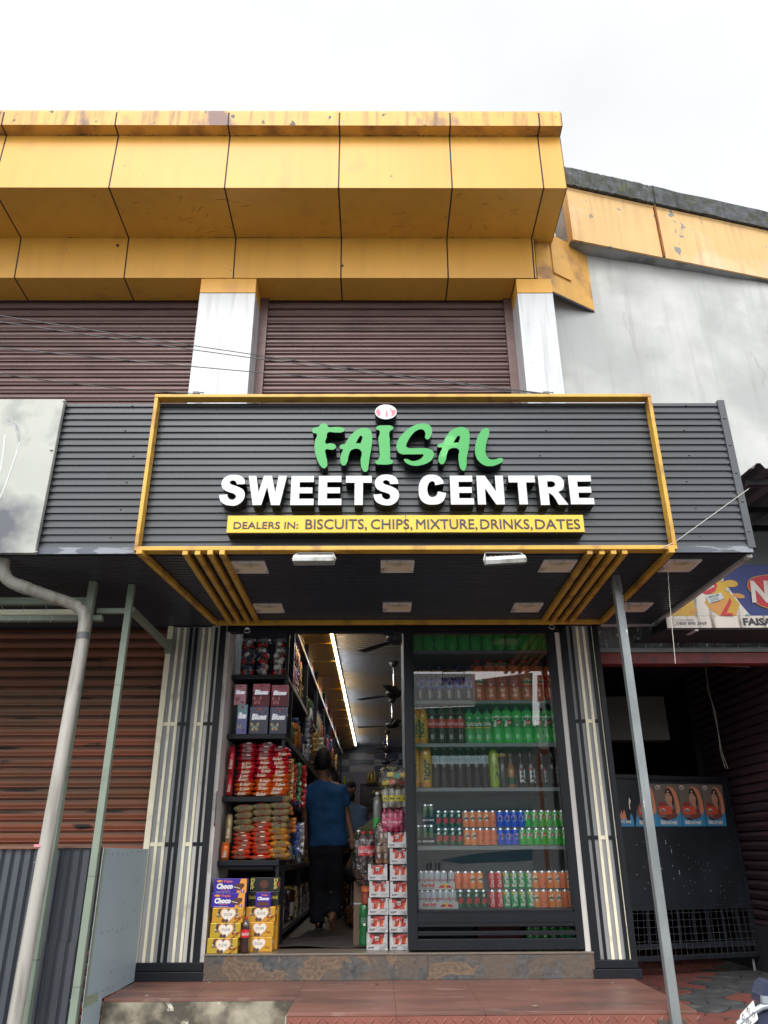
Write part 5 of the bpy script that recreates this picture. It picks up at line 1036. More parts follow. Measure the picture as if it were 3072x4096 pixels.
CG = flat('cap_green', 50, 150, 70); CRd = flat('cap_red', 200, 40, 44); CB = flat('cap_blue', 40, 80, 180); CW = flat('cap_white', 235, 235, 235); CYw = flat('cap_yellow', 230, 200, 40); CK = flat('cap_black', 30, 30, 30)
lg = liquid('lime_soda', 76, 212, 104); lo = liquid('orange_soda', 236, 124, 88); lc = liquid('cola', 58, 36, 34); lp = liquid('cola_dark', 52, 46, 48); lm = liquid('mango_drink', 232, 164, 56); ls = liquid('syrup', 52, 38, 40); ly = liquid('lime_squash', 168, 196, 60); lk = liquid('black_apple', 40, 30, 28); lt = liquid('clear_lime', 90, 190, 112)
bottle('gtop', .36, .053, lg, CG, DGR, (.45, .78), marks=labsup); bottle('gseven', .36, .053, lg, CG, flat('label_seven_green', 30, 160, 76), (.4, .7), marks=lab7); bottle('gplain', .36, .053, lg, CG, flat('label_mid_green', 50, 150, 80), (.42, .66), marks=labback)
bottle('pepsi', .31, .042, lp, CB, NB, (.36, .62), marks=labpep, lev=.8); bottle('mir', .365, .052, lo, CRd, RD, (.34, .6), marks=labmir, lev=.82); bottle('mirback', .365, .052, lo, CRd, RD, (.34, .6), marks=labback, lev=.82)
bottle('coke', .315, .042, lc, CRd, RD, (.43, .66), marks=labcoke, lev=.72); bottle('gsprite', .3, .042, lt, CB, flat('label_sprite_green', 40, 150, 84), (.42, .7), marks=labspr); bottle('froo', .335, .046, lm, CYw, flat('label_mango', 226, 180, 50), (.12, .68), marks=labfro, lev=.99)
bottle('sarb', .33, .034, ls, CW, LBL, (.58, .78), 'tall', labsar, .9); bottle('lime', .33, .04, ly, CG, ly, (.1, .6), 'jug', labgrn, 1); bottle('fizz', .33, .036, lk, CK, BK, (.1, .44), 'slim', labfiz, .9); bottle('gold', .34, .033, liquid('dark_juice', 70, 60, 56), flat('cap_gold', 190, 160, 70), flat('gold_neck_foil', 170, 140, 70), (.72, .8), 'slim', None, .9); bottle('amber', .27, .036, liquid('amber_juice', 170, 110, 60), flat('cap_gold', 190, 160, 70), DGR, (.1, .3), 'slim', None, .6)
def row(key, xs, ox, oy, s, py, lab, grp, cat='bottle', Y=YS, sc_=1, rz=None, start=0):
    for i, x in enumerate(xs):
        p = PY(ox+x/s, py, Y); p.z = PY(1980, py, YS-.05).z+.0005 if Y == YS else p.z; p.y = Y
        put(key, p, lab.replace('#', nth(i+start)), grp, cat, (rz[i] if rz else R_.uniform(-.25, .25)), sc_)
r6 = (1620, 2500, 2.44); r7 = (1620, 2820, 2.44); r8 = (1620, 3150, 2.2726)
row('b_gplain', [115, 228, 345, 460], *r6, 2608, '# pale green soda bottle on the top shelf of the glass case', 'green bottles on the top shelf')
row('b_gtop', [577, 810, 925, 1045, 1160, 1270, 1362], *r6, 2608, '# dark labelled green soda bottle, right half of the top shelf', 'green bottles on the top shelf', rz=[0, 1.2, .8, 0, .1, 1.4, .3])
row('b_gseven', [694], *r6, 2608, 'green soda bottle with red round logo in the middle of the top shelf', 'green bottles on the top shelf', rz=[.3])
row('b_pepsi', [148, 243, 340, 435, 528, 625], *r6, 2804, '# blue labelled cola bottle on the second shelf of the glass case', 'blue labelled cola bottles', rz=[.0, .1, -.1, -.3, -.1, -.2])
row('b_mir', [725, 1197, 1320, 1425], *r6, 2806, '# large orange soda bottle with white starburst label, second shelf', 'large orange soda bottles', rz=[.1, 0, .4, .3])
row('b_mirback', [843, 960, 1080], *r6, 2806, '# large orange soda bottle showing its red back label, second shelf', 'large orange soda bottles')
row('b_froo', [95, 172], *r7, 2975, '# yellow mango drink bottle on the third shelf', 'mango drink bottles')
row('b_coke', [270, 363, 455, 548], *r7, 2975, '# red labelled dark cola bottle on the third shelf', 'red labelled cola bottles', rz=[0, -.4, .1, -.6])
row('b_gsprite', [640, 725, 812], *r7, 2975, '# clear green lemon soda bottle with blue cap, third shelf', 'blue capped green bottles')
row('b_gseven', [910, 1007, 1207, 1308, 1400, 1478], *r7, 2975, '# green soda bottle with red dot logo, third shelf', 'red dot green bottles', sc_=.9)
row('b_gplain', [1105], *r7, 2975, 'green soda bottle showing its back label on the third shelf', 'red dot green bottles', sc_=.9)
row('b_froo', [85, 205], *r7, 3150, '# large mango drink bottle on the fourth shelf', 'mango drink bottles', sc_=1.12)
row('b_sarb', [307, 388, 467, 548, 628, 708, 788], *r7, 3151, '# dark syrup bottle with white cap, fourth shelf', 'white capped syrup bottles')
row('b_lime', [880], *r7, 3151, 'opaque lime green squash bottle on the fourth shelf', 'single bottles on the fourth shelf')
row('b_gold', [962], *r7, 3150, 'tall dark bottle with gold neck beside the lime squash', 'single bottles on the fourth shelf')
row('b_amber', [1045], *r7, 3150, 'short amber glass bottle with gold neck, fourth shelf', 'single bottles on the fourth shelf')
row('b_fizz', [1145, 1240, 1352, 1452, 1520], *r7, 3149, '# black drink bottle with white vertical lettering, fourth shelf', 'black drink bottles', rz=[0, .1, .8, 1.2, .2])
ch = .1335
def cans(key, xs, level, shelf, lab, grp, hh=ch, rz=None, dy=0):
    z = PY(1980, {5: 3383, 6: 3634}[shelf], YS-.05).z+.0005+hh*level
    for i, x in enumerate(xs):
        py = {5: (3383, 3312), 6: (3633, 3560)}[shelf][level]; p = PY(1620+x/2.2726, py, YS-.03); p.z = z+dy; p.y = YS-.03
        put('can_'+key, p, lab.replace('#', nth(i)), grp, 'can', rz[i] if rz else R_.uniform(-.35, .35))
g5 = 'cans on the fifth shelf of the glass case'; g6_ = 'cans on the bottom shelf of the glass case'
for lv, nm, row_ in ((1, 'upper', [('energy', [185, 240]), ('dew', [307, 370, 432, 492]), ('orange', [555, 617, 680, 743]), ('plainorange', [803]), ('pepsi', [867, 932, 995, 1060]), ('seven', [1120, 1183, 1250, 1310, 1375, 1435])]),
                     (0, 'lower', [('energy', [120, 182, 242]), ('dew', [310, 373, 437, 500]), ('orange', [567, 628]), ('plainorange', [690, 750, 812]), ('pepsi', [875, 942, 1008]), ('seven', [1075, 1138, 1203, 1268, 1330, 1393, 1458])])):
    D5 = dict(energy='black energy drink can', dew='dark green soda can', orange='orange soda can with white burst', plainorange='plain orange back of a soda can', pepsi='blue cola can', seven='bright green soda can')
    for key, xs_ in row_: cans(key, xs_, lv, 5, ('# ' if len(xs_) > 1 else '')+D5[key]+', '+nm+' layer of the fifth shelf', g5, .158 if key == 'energy' else ch, [R_.uniform(-.15, .2) for _ in xs_])
D6 = dict(coke='red cola can', sprite='green lemon soda can', orange='orange soda can with white burst', plainorange='plain orange back of a soda can', dew='dark green soda can', bull='silver energy drink can')
for lv, nm, row_ in ((1, 'upper', [('plainorange', [488, 555]), ('orange', [618, 685]), ('coke', [795, 860]), ('sprite', [925, 995, 1062, 1128])]), (0, 'lower', [('dew', [510, 585, 655, 720]), ('coke', [800, 868]), ('sprite', [930, 1000, 1070, 1145])])):
    for key, xs_ in row_: cans(key, xs_, lv, 6, '# '+D6[key]+', '+nm+' layer of the bottom shelf', g6_, rz=[R_.uniform(-.2, .2) for _ in xs_])
for lv, nm, xs_ in ((1, 'upper', [1192, 1257, 1322, 1383, 1448, 1502]), (0, 'lower', [1205, 1270, 1338, 1400, 1468, 1530])):
    for i, x in enumerate(xs_): cans('orange' if i in (0, 2, 3, 5) else 'plainorange', [x], lv, 6, nth(i)+' orange can at the right end of the bottom shelf, '+nm+' layer', 'orange soda cans at the right end of the bottom shelf')
# energy drink trays
for lv, nm, xs_, tr_ in ((1, 'upper', [145, 192, 243, 300, 358, 425], (120, 460)), (0, 'lower', [150, 207, 265, 325, 382, 442], (128, 482))):
    cans('bull', xs_, lv, 6, '# silver energy drink can in the '+nm+' cardboard tray', g6_, dy=.004)
    z = PY(1980, 3634, YS-.05).z+ch*lv; a = PY(1620+tr_[0]/2.2726, 3600, YS-.065).x; b = PY(1620+tr_[1]/2.2726, 3600, YS-.065).x
    t = thing('drink_tray', nm+' printed cardboard tray holding silver energy drink cans', 'tray', ((a+b)/2, YS-.06, z), 'energy drink trays')
    CT_ = flat('tray_silver', 196, 196, 196)
    MB().box(a, b, YS-.064, YS-.061, z+.001, z+.05).box(a, b, YS-.061, YS+.1, z+.0005, z+.0035).build('tray_body', CT_, t)
    MB().text('Red Bull', (a+.08, YS-.0655, z+.033), .1, .02, bold=.05).build('lettering', RD, t); MB().text('ENERGY DRINK', (a+.08, YS-.0655, z+.013), .1, .009, bold=.0).build('lettering', BK, t)
    c_ = a+.215
    mb = MB(); mb.ell((c_, YS-.0650, z+.028), (1, 0, 0), (0, 0, 1), .018, .018, 0)
    for s in (-1, 1): mb.add([(c_+s*x_, YS-.0658, z+z_) for x_, z_ in ((.004, .02), (.02, .012), (.04, .014), (.052, .01), (.046, .024), (.03, .034), (.014, .032))], [tuple(range(7))], 1)
    mb.build('emblem', [YW, RD], t)
cans('plainorange', [], 0, 6, '', '')
# crate and cans behind the low slats
for i, x in enumerate((1140, 1205, 1280, 1355)): p = PY(1620+x/2.2726, 3762, 6.75); p.z = .012; put('can_seven', p, nth(i)+' green can on the case floor behind the low slats', 'cans behind the low slats', 'can', .4)
for i, x in enumerate((1430, 1495, 1560)): p = PY(1620+x/2.2726, 3762, 6.77); p.z = .012; put('can_sprite', p, nth(i)+' wrapped green can at the right end behind the low slats', 'cans behind the low slats', 'can', 1.2)
t = thing('bottle_crate', 'dark red plastic crate behind the low slats of the glass case', 'crate', (.95, 6.95, 0)); CR_ = flat('crate_red', 90, 34, 38)
MB().box(.78, 1.12, 6.8, 6.815, 0.002, .26).box(.78, .79, 6.815, 7.15, 0.002, .26).box(1.11, 1.12, 6.815, 7.15, 0.002, .26).build('crate_wall', CR_, t); MB().box(.8, 1.1, 6.797, 6.80, .09, .12).box(.8, 1.1, 6.797, 6.80, .19, .21).build('rib', CR_, t)
# second row bottles half hidden
row('b_mir', [700, 820, 940, 1060, 1175, 1290], *r6, 2800, '# orange soda bottle of the hidden back row, second shelf', 'back row of orange bottles', Y=YS+.14)
# ================================================================ left hand front shelf unit
fu = thing('front_shelf', 'black shelf unit facing the street at the left of the doorway', 'shelf', (-1.05, 6.9, 0))
SX0, SX1, SY = -1.288, -.815, 6.70
LV = [PY(1000, y, SY).z for y in (2699, 2936, 3186, 3441)]
for z in LV: MB().box(SX0, SX1+.02, SY-.005, 7.15, z-.04, z).build('shelf_board', BLK, fu, bevel=.003)
MB().box(SX0+.03, SX1-.03, SY+.03, SY+.06, LV[3]-.065, LV[3]-.041).build('shelf_board', BLK, fu)
MB().box(SX1-.008, SX1+.02, SY+.02, SY+.05, 0, 2.9).build('post', BLK, fu, bevel=.002); MB().box(SX1-.008, SX1+.02, 7.12, 7.15, 0, 2.9).build('post', BLK, fu)
MB().box(SX0, SX1, 7.15, 7.17, .62, 2.9).build('back_board', flat('back_board_dark', 46, 48, 54, .6), fu)
# gutter poster on the white side wall
t = thing('sticker_strip', 'narrow upright picture sticker on the white side wall', 'sticker', (-1.289, 6.55, .7))
a = PX(868, 3165, -1.2885); b = PX(846, 3305, -1.2885)
MB().quad((-1.2885, a.y-.02, b.z), (-1.2885, a.y+.03, b.z), (-1.2885, a.y+.03, a.z), (-1.2885, a.y-.02, a.z)).build('sheet', flat('sticker_blue', 150, 168, 180), t)
zz = (a.z+b.z)/2
MB().quad((-1.288, a.y-.01, zz-.08), (-1.288, a.y+.02, zz-.08), (-1.288, a.y+.015, zz+.03), (-1.288, a.y-.006, zz+.03)).build('figure_picture', flat('sticker_green', 96, 110, 70), t); MB().quad((-1.288, a.y-.018, b.z+.004), (-1.288, a.y+.028, b.z+.004), (-1.288, a.y+.028, b.z+.03), (-1.288, a.y-.018, b.z+.03)).build('band', flat('sticker_red', 170, 50, 46), t)
q1 = lambda x, y, Y=SY: PY(850+x/4.1475, 2480+y/4.1475, Y)
# --- toy egg jars on the top shelf
JAR = film('jar_clear', (.93, .95, .96), .03, .06, ior=1.4)
EW = flat('egg_white', 225, 225, 222, .25); ER = flat('egg_red', 176, 34, 46, .25); EN = flat('egg_navy', 30, 44, 84, .25)
def eggp(col, nm):
    mb = MB(); n = 12; prof = []
    for k in range(n+1): a = math.pi*k/n; prof.append((.026*math.sin(a)*(1+.12*math.cos(a)), -.036*math.cos(a)))
    mb.lathe(prof, seg=14, ms=[1 if k < n/2 else 0 for k in range(n)]); mb.text('EGG', (0, 0, .008), .03, .016, 2, bold=.05, wrap=(.0268, 0, 0))
    o = mb.build(nm, [EW, col, BK]); C.objects.unlink(o); return o
eggs = [eggp(ER, 'toy_egg'), eggp(EN, 'toy_egg'), eggp(EW, 'toy_egg')]
for ji, (xa, xb) in enumerate(((425, 675), (682, 918), (955, 1215))):
    a, b = q1(xa, 880), q1(xb, 880); r = (b.x-a.x)/2; c = Vector(((a.x+b.x)/2, SY+.03+r, LV[0]))
    nm = ['left', 'middle', 'right'][ji]
    t = thing('sweet_jar', nm+' clear plastic jar of toy eggs on the top shelf', 'jar', c, 'clear jars of toy eggs')
    h = .31; MB().lathe([(r*.96, .002), (r, .012), (r, h-.02), (r*.9, h)], c, 28).build('jar_body', JAR, t); MB().lathe([(r*.88, h-.002), (r*.92, h), (r*.92, h+.025), (r*.8, h+.03)], c, 28).build('lid', flat('lid_clear', 120, 122, 128, .2), t)
    if ji == 0: MB().tube([c+Vector((r*1.01*math.sin(s), -r*1.01*math.cos(s), h*.82+.006*math.sin(s*3))) for s in [(-1.4+.28*k) for k in range(11)]], .004, 6).build('red_ribbon', ER, t)
    rg = random.Random(20+ji)
    for k in range(17):
        row_, col_ = divmod(k, 3); ang = (-.75+col_*.75)+rg.uniform(-.15, .15)+(.35 if row_ % 2 else 0); e = eggs[rg.choice((0, 0, 1, 1, 2))].copy(); C.objects.link(e)
        e.location = c+Vector(((r-.03)*math.sin(ang), -(r-.03)*math.cos(ang), .036+row_*.05)); e.rotation_euler = (rg.uniform(-.5, .5), rg.uniform(-1.8, 1.8), ang); e.scale = (1.22, 1.22, 1.22)
        e['label'] = 'small two coloured toy egg inside the '+nm+' clear jar'; e['category'] = 'toy egg'; e['group'] = 'toy eggs in the '+nm+' jar'
# --- chocolate boxes with butterfly prints
def cbox(x0, y0, x1, y1, base, D, col, lab, word='Blues', dep=.08, fly=None, cols=(None,)):
    a, b = q1(x0, y1, SY+D), q1(x1, y0, SY+D); t = thing('chocolate_box', lab, 'box', ((a.x+b.x)/2, SY+D, base), 'butterfly print chocolate boxes'); h = b.z-a.z; z0 = base; z1 = base+h
    MB().box(a.x, b.x, SY+D, SY+D+dep, z0, z1).build('carton', col[0], t, bevel=.002)
    y = SY+D-.001; w_ = b.x-a.x; cx_ = (a.x+b.x)/2; nar = w_ < .07
    MB().quad((a.x+.001, y, z0+h*.62), (b.x-.001, y, z0+h*.62), (b.x-.001, y, z1-.001), (a.x+.001, y, z1-.001)).build('top_band', col[1], t)
    mb = MB(); rg = random.Random(int(x0)); 
    for k in range(46):
        p = Vector((rg.uniform(a.x+.004, b.x-.004), y-.0004, rg.uniform(z0+h*.6, z1-.004) if not nar else rg.uniform(z0+.005, z1-.004))); s = rg.uniform(.0012, .003); mb.add([p+Vector((-s, 0, 0)), p+Vector((0, 0, -s)), p+Vector((s, 0, 0)), p+Vector((0, 0, s))], [(0, 1, 2, 3)])
    mb.build('star_print', col[2], t)
    MB().text(word, (cx_, y-.001, z0+h*.63), w_*.78, h*.2, bold=.05, shear=.15).build('lettering', flat('silver_print', 190, 190, 196, .2, metal=.6), t); MB().ell((cx_, y-.001, z1-h*.1), (1, 0, 0), (0, 0, 1), w_*.14, h*.05).build('seal', ER, t)
    mb = MB(); f = (a.x+w_*.3, z0+h*.25); s = w_*.24
    if not nar:
        for sg in (-1, 1): mb.add([(f[0]+sg*s*u, y-.001, f[1]+s*v) for u, v in ((0, .1), (.3, .7), (.8, 1), (1, .8), (.85, .25), (.45, .0), (.75, -.3), (.6, -.8), (.25, -.75), (0, -.2))], [tuple(range(10))], 0); mb.add([(f[0]+sg*s*u*.8, y-.0015, f[1]+s*v*.8+.002) for u, v in ((.08, .1), (.3, .6), (.8, .85), (.8, .3), (.4, .02), (.65, -.3), (.5, -.7), (.25, -.6))], [tuple(range(8))], 1)
        mb.build('butterfly', [col[3], col[4]], t); MB().ell((a.x+w_*.72, y-.001, z0+h*.13), (1, 0, 0), (0, 0, 1), w_*.1, h*.05).build('chocolate_picture', flat('choc_print', 88, 66, 60), t)
pk = (flat('box_wine', 122, 48, 66), flat('box_pink', 196, 110, 130), flat('star_pink', 236, 180, 190), flat('fly_pink', 240, 150, 150), flat('fly_wine', 120, 60, 70))
vi = (flat('box_night', 44, 48, 74, .25), flat('box_violet', 62, 60, 104, .25), flat('star_pale', 170, 180, 210), flat('fly_gold', 230, 190, 120), flat('fly_teal', 90, 150, 170))
bl = (flat('box_periwinkle', 104, 108, 176, .25), flat('box_aqua', 96, 160, 180, .25), flat('star_aqua', 200, 220, 230), vi[3], vi[4]); ro = (flat('box_rose', 208, 140, 158, .25), flat('box_rose2', 220, 158, 172), flat('star_rose', 250, 220, 225), pk[3], pk[4])
zb1 = LV[1]; h_low = q1(700, 1430).z-q1(700, 1880).z
cbox(600, 1425, 935, 1880, zb1, .0, vi, 'left dark violet chocolate box with glowing butterfly, second shelf'); cbox(940, 1440, 1240, 1890, zb1, .0, vi, 'right dark violet chocolate box with glowing butterfly, second shelf')
cbox(390, 1370, 590, 1860, zb1, -.0, bl, 'tall blue chocolate box standing at the left of the second shelf')
cbox(655, 1040, 962, 1415, zb1+h_low+.004, .0, pk, 'left wine red chocolate box on top of the violet ones'); cbox(968, 1070, 1262, 1425, zb1+h_low+.004, .0, pk, 'right wine red chocolate box on top of the violet ones')
cbox(352, 1025, 572, 1365, zb1+h_low+.022, .03, ro, 'shiny pink chocolate box at the upper left of the second shelf')
# --- pillow bags of sweets in three stacks per shelf
def bag(m1, m2, word, tall=1.0, wrd=DK):
    mb = MB(); nu, nv = 14, 12; w_, d_, h_ = .158, .15, .046*tall
    def sf_(u, v):
        x = (u-.5)*w_; e = abs(2*u-1); th_ = math.pi*2*v; prof = (1-e**2.6)**.55 if e < 1 else 0
        fx = 1-.06*math.cos(9*th_)*e; return Vector((x*fx, -d_/2*math.cos(th_)*(.86+.14*prof), h_/2+(h_/2*prof+.002)*math.sin(th_)+.0015*math.sin(23*u+7*v)*(e*2)))
    mb.grid(sf_, nu, nv, 0)
    mb.text(word, (0, -.0775, h_*.55), .078, h_*.52, 1, uz=(0, .25, 1), bold=.02, shear=.25); mb.ell((.012, -.0765, h_*.9), (1, 0, 0), (0, .5, .8), .022, .005, 2, 8)
    o = mb.build('sweet_bag', [m1, wrd, m2]); C.objects.unlink(o); return o
BG = {k: glossy('foil_'+k, *c, rough=.28, metal=.25) if 0 else mat('foil_'+k, srgb(*c), .28, metal=.3, var=.15, scale=14, bump=.5, bscale=24) for k, c in dict(crimson=(170, 24, 44), red=(206, 40, 58), orange=(222, 110, 36), gold=(160, 144, 104), coral=(214, 78, 48), amber=(206, 146, 60)).items()}
WTX = flat('bag_cream_text', 240, 225, 205); 
pro = dict(crimson=bag(BG['crimson'], WTX, 'Eclair', 1.1, flat('bag_silver_text', 130, 120, 124)), red=bag(BG['red'], BG['amber'], 'Eclair', 1, WTX), orange=bag(BG['orange'], BG['amber'], 'Eclair', 1, WTX), gold=bag(BG['gold'], BG['crimson'], 'Eclairs', 1.35, flat('bag_brown_text', 84, 70, 50)), coral=bag(BG['coral'], WTX, 'Eclairs', 1, flat('bag_brown_text', 84, 70, 50)), amber=bag(BG['amber'], flat('leaf_print', 110, 140, 60), 'Eclairs', 1.25, flat('bag_brown_text', 84, 70, 50)))
hh = dict(crimson=.036, red=.034, orange=.035, gold=.05, coral=.034, amber=.046)
nmz = dict(crimson='dark crimson', red='bright red', orange='orange', gold='dull gold', coral='coral red', amber='amber yellow')
def stack(cx_px, oy, base, seq, shelf, colname):
    z = base; cnt = {}
    x = PY(820+cx_px/3.858, oy, SY+.02).x
    for i, k in enumerate(seq):
        e = pro[k].copy(); C.objects.link(e); e.location = (x+R_.uniform(-.009, .009), SY+.085+R_.uniform(-.014, .008), z); e.rotation_euler = (R_.uniform(-.08, .08), R_.uniform(-.07, .07), R_.uniform(-.22, .22)); s = R_.uniform(.92, 1.1); e.scale = (s, s, R_.uniform(.92, 1.1))
        z += hh[k]; n = len(seq)-i
        pos = 'bottom' if i == 0 else 'topmost' if n == 1 else ORD[i]+' from bottom'
        e['label'] = f'{nmz[k]} foil sweet bag, {pos} of the {colname} stack on the {shelf} shelf'; e['category'] = 'sweet bag'; e['group'] = 'foil bags of sweets stacked on the front shelf'
stack(600, 3180, LV[2], ['orange']*3+['red']*5+['crimson']*4, 'third', 'left'); stack(885, 3180, LV[2], ['orange']*4+['red']*5+['crimson']*3, 'third', 'middle'); stack(1135, 3180, LV[2], ['orange']*5+['red']*5+['crimson'], 'third', 'right')
stack(560, 3435, LV[3], ['coral']*6+['gold']*4, 'fourth', 'left'); stack(845, 3435, LV[3], ['coral']*8+['gold']*3, 'fourth', 'middle'); stack(1115, 3435, LV[3], ['amber']*5+['gold']*5, 'fourth', 'right')
def upbag(x0, y0, x1, y1, m, lab, D=-.02, word='Eclair'):
    f = lambda x, y: PY(820+x/3.858, 2950+y/3.858, SY+.02+D); a, b = f(x0, y1), f(x1, y0); w_, h_ = b.x-a.x, b.z-a.z; mb = MB()
    mb.grid(lambda u, v: Vector((a.x+w_*(u if u < .5 else 1-(u-.5)*0) if 0 else a.x+w_*(.5+.5*math.cos(2*math.pi*u)*(1-.3*abs(2*v-1)**4)), a.y+.03*math.sin(2*math.pi*u)*(1-abs(2*v-1)**3)+.03, a.z+h_*v)), 16, 12)
    mb.text(word, ((a.x+b.x)/2, a.y-.003, a.z+h_*.35), h_*.35, w_*.45, 1, ux=(0, 0, 1), uz=(-1, 0, 0), bold=.02)
    mb.build('sweet_bag', [m, WTX], label=lab, cat='sweet bag', at=(a.x, a.y, a.z))
upbag(330, 130, 470, 560, BG['crimson'], 'dark crimson foil bag standing upright left of the third shelf stacks'); upbag(308, 560, 430, 895, BG['red'], 'bright red foil packet standing below the crimson upright bag')
upbag(290, 1180, 425, 1630, BG['gold'], 'dull gold foil bag standing upright left of the fourth shelf stacks'); upbag(225, 1610, 375, 1900, BG['orange'], 'orange foil packet standing at the left end of the fourth shelf', word='Eclairs')
# --- boxes on the sill
q3 = lambda x, y, Y=6.47: PY(820+x/3.858, 3400+y/3.858, Y)
GO = mat('gift_gold', srgb(226, 170, 62), .3, metal=.35, var=.06); GO2 = mat('gift_yellow', srgb(214, 180, 62), .3, metal=.35, var=.06); HRT = flat('heart_cream', 236, 228, 216); HRG = flat('heart_rim', 220, 150, 80); BRN = flat('brown_text', 84, 40, 44); RIB = flat('ribbon_red', 150, 36, 40)
GLT = mat('wrapped_sweets', srgb(120, 110, 96), .3, metal=.3, var=.8, scale=60, dirt=srgb(230, 226, 215), dscale=45, dth=(.55, .6), dirt2=srgb(24, 24, 26), d2=(.5, .58), d2s=18)
def gift(x0, x1, z0, h, Y, m, window, lab):
    a = q3(x0, 1500, Y).x; b = q3(x1, 1500, Y).x; w_ = b-a; t = thing('gift_box', lab, 'box', ((a+b)/2, Y, z0), 'golden heart print gift boxes')
    MB().box(a, b, Y, Y+.14, z0+.001, z0+h).build('carton', m, t, bevel=.002); y = Y-.001
    if window: MB().poly([(a+w_*.15, y, z0+h*.38), (a+w_*.85, y, z0+h*.38), (a+w_*.82, y, z0+h*.97), (a+w_*.2, y, z0+h*.97)]).build('window', GLT, t)
    cx_, cz_ = a+w_*.52, z0+h*.52
    def heart(s): return [(cx_+s*.058*math.sin(k)**3*1.15, cz_+s*.0042*(13*math.cos(k)-5*math.cos(2*k)-2*math.cos(3*k)-math.cos(4*k))) for k in [2*math.pi*i/28 for i in range(28)]]
    s = w_/.155; MB().poly([(p, y-.001, q_) for p, q_ in heart(.62*s)][::-1]).build('heart_rim', HRG, t); MB().poly([(p, y-.002, q_) for p, q_ in heart(.53*s)][::-1]).build('heart', HRT, t)
    MB().text("D'LOVE", (cx_, y-.003, cz_+.004), w_*.27, h*.17, bold=.0).build('lettering', BRN, t)
    if window: 
        mb = MB(); bx, bz = a+w_*.83, z0+h*.28; mb.add([(bx-.03, y-.002, z0), (bx-.015, y-.002, z0), (a+w_, y-.002, z0+h*.5), (a+w_, y-.002, z0+h*.4)], [(0, 1, 2, 3)])
        for sg in (-1, 1): mb.add([(bx, y-.003, bz), (bx+sg*.02, y-.003, bz+.014), (bx+sg*.02, y-.003, bz-.008)], [(0, 1, 2)])
        mb.build('ribbon_bow', RIB, t)
    else:
        mb = MB(); n_ = 12; P_ = [Vector((a+w_*.75+k*.003, y-.002, z0+h*(.3+.06*math.sin(k*1.1)))) for k in range(n_)]; mb.tube(P_, .002, 5); P_ = [Vector((a+w_*.04+k*.003, y-.002, z0+h*(.72+.06*math.sin(k*1.1)))) for k in range(n_)]; mb.tube(P_, .002, 5); mb.build('ribbon_curl', RIB, t)
    mb = MB(); mb.ell((a+w_*.38, y-.0035, z0+h*.16), (1, 0, 0), (0, 0, 1), w_*.055, h*.12); mb.ell((a+w_*.49, y-.0038, z0+h*.14), (1, 0, 0), (0, 0, 1), w_*.055, h*.12); mb.build('chocolate_picture', flat('choc_print', 110, 76, 66), t)
    MB().box(b+.0005, b+.0012, Y+.04, Y+.09, z0+h*.5, z0+h*.75).build('side_label', WH, t)
hG = (q3(200, 1360).z-q3(200, 1600).z); z = .001
for i, (xa, xb, m) in enumerate(((30, 500, GO2), (58, 530, GO2), (72, 555, GO))): gift(xa, xb, z, hG-.001, 6.46, m, True, ['bottom', 'middle', 'top'][i]+' windowed gold gift box of the left pile'); z += hG
zl = z; z = .001
for i, (xa, xb, w_) in enumerate(((600, 1035, 0), (598, 1045, 0), (602, 1060, 1))): gift(xa, xb, z, hG-.002, 6.56, GO, w_, ['bottom', 'middle', 'top'][i]+' golden gift box of the right pile behind the cola bottle'); z += hG
zr = z
PUR = flat('cake_purple', 66, 44, 160, .3); CHO = flat('cake_brown', 96, 56, 40); CLY = flat('cake_orange', 236, 160, 60)
